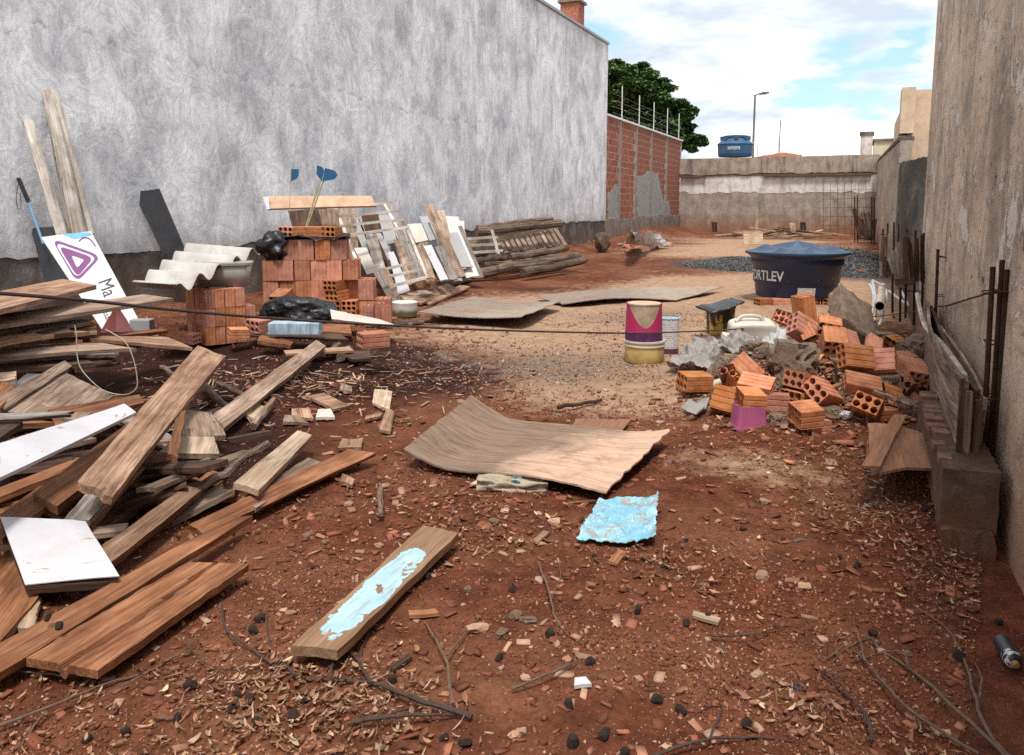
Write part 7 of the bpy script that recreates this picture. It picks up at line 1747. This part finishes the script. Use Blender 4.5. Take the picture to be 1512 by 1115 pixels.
branch([Z(zz12, (-10, 805), (150, 740), (290, 680)), Z(zz12, (150, 740), (250, 690), (270, 660))], 'thin crooked twig in the centre foreground', .006)
branch([Z(zz12, (600, 1130), (850, 1050), (1060, 1030), (1300, 1050)), Z(zz12, (900, 1040), (960, 910), (930, 875), (770, 960))], 'arching twig at the bottom centre', .0055, TWIG_D)
branch([Z(zz12, (900, 560), (1100, 555), (1256, 510)), Z(zz12, (940, 570), (1000, 680), (1120, 780))], 'thin dark twig right of centre', .004, TWIG_D)
# countable stones and broken brick pieces, largest ones
ST_ = [(762, 908, .03), (775, 1000, .018), (706, 928, .035), (740, 935, .03), (1188, 865, .03), (1130, 740, .03), (1215, 1028, .012), (798, 803, .022), (818, 770, .03), (780, 915, .03), (943, 1002, .016), (1118, 995, .022), (560, 885, .02), (505, 890, .022), (640, 850, .02), (690, 870, .02), (430, 905, .02), (1010, 985, .012), (890, 1000, .012), (760, 1085, .02), (1125, 848, .03), (1000, 855, .015), (770, 1080, .018), (1300, 960, .015), (1340, 965, .018), (1120, 1075, .02), (850, 960, .012), (730, 770, .03), (560, 805, .02), (590, 850, .02), (480, 800, .02), (515, 745, .03), (600, 790, .02), (455, 790, .025), (1080, 700, .03), (1060, 770, .02)]
SHARD = simple_mat('pale_shard', (.42, .26, .17), .85, .3, 12, .4, (.2, .08, .05), .4, rndv=.6)
for i, (px, py, r) in enumerate(ST_):
    lumpy('stone', GG(px, py, r * .3), (r * random.uniform(.8, 1.4), r * random.uniform(.6, 1), r * random.uniform(.35, .6)), SHARD if i % 3 else ROUGH, 'loose pinkish stone or brick shard on the red foreground soil', 'stone', 'stones on the foreground soil', sub=2, amp=.45, freq=1.4)
SP_ = [((695, 668), (737, 692)), ((700, 715), (742, 690)), ((905, 830), (920, 812)), ((790, 800), (806, 785)), ((605, 905), (646, 902)), ((846, 1007), (870, 1004)), ((1025, 905), (1060, 915)), ((580, 985), (607, 965))]
for i, (a, b) in enumerate(SP_):
    P, Q = GG(*a, .02), GG(*b, .02); w_ = Vector((-(Q - P).y, (Q - P).x, 0)).normalized() * random.uniform(.012, .025)
    tag(patch('wood_chip', (P - w_, P + w_, Q + w_, Q - w_), .012, [WOOD_TAN, WOOD_PALE, WOOD_RED, WOOD_TAN, WOOD_RED, LAM_WHITE, WOOD_PALE, WOOD_DARK][i], nl=2, nw=1, rag=.012), ['tan chip behind the plywood shadow left of the dirty bag', 'pale chip beside the tan chip before the plywood', 'reddish chip just below the blue sack', 'tan chip left of the blue sack', 'red chip right of the blue-painted plank', 'small white painted chip in the centre foreground', 'pale bone-like chip right of centre', 'dark chip at the near end of the blue-painted plank'][i], 'wood chip', 'wood chips on the foreground soil')
# spray can
sc = empty('spray_can'); p = GG(1488, 962, .03); sc.location = p; sc.rotation_euler = (math.radians(96), 0, YAW + math.radians(-12)); tag(sc, 'small dark aerosol can lying at the right edge', 'can')
t = MT('can_wrap'); z_ = t.sep(); nn = t.noise(t.vec((20, 20, 60)), 1.5, 2)
CW = t.end(t.mix(t.m('MULTIPLY', t.ramp(nn, [(.5, 0.0), (.54, 1.0)]), t.ramp(z_[2], [(.02, 0.0), (.025, 1.0)])), (.02, .022, .03), (.55, .56, .58)), .3, None, .5)
MB().lathe([(0, -.055), (.026, -.055), (.028, -.05), (.028, .045), (.026, .05), (.018, .058), (.0, .058)], 24).build('body', CW, sc, smooth=False)
MB().lathe([(.012, .058), (.012, .07), (.008, .074), (0, .074)], 14).build('nozzle', simple_mat('amber_cap', (.3, .17, .06), .4, .2, 9, .2), sc)
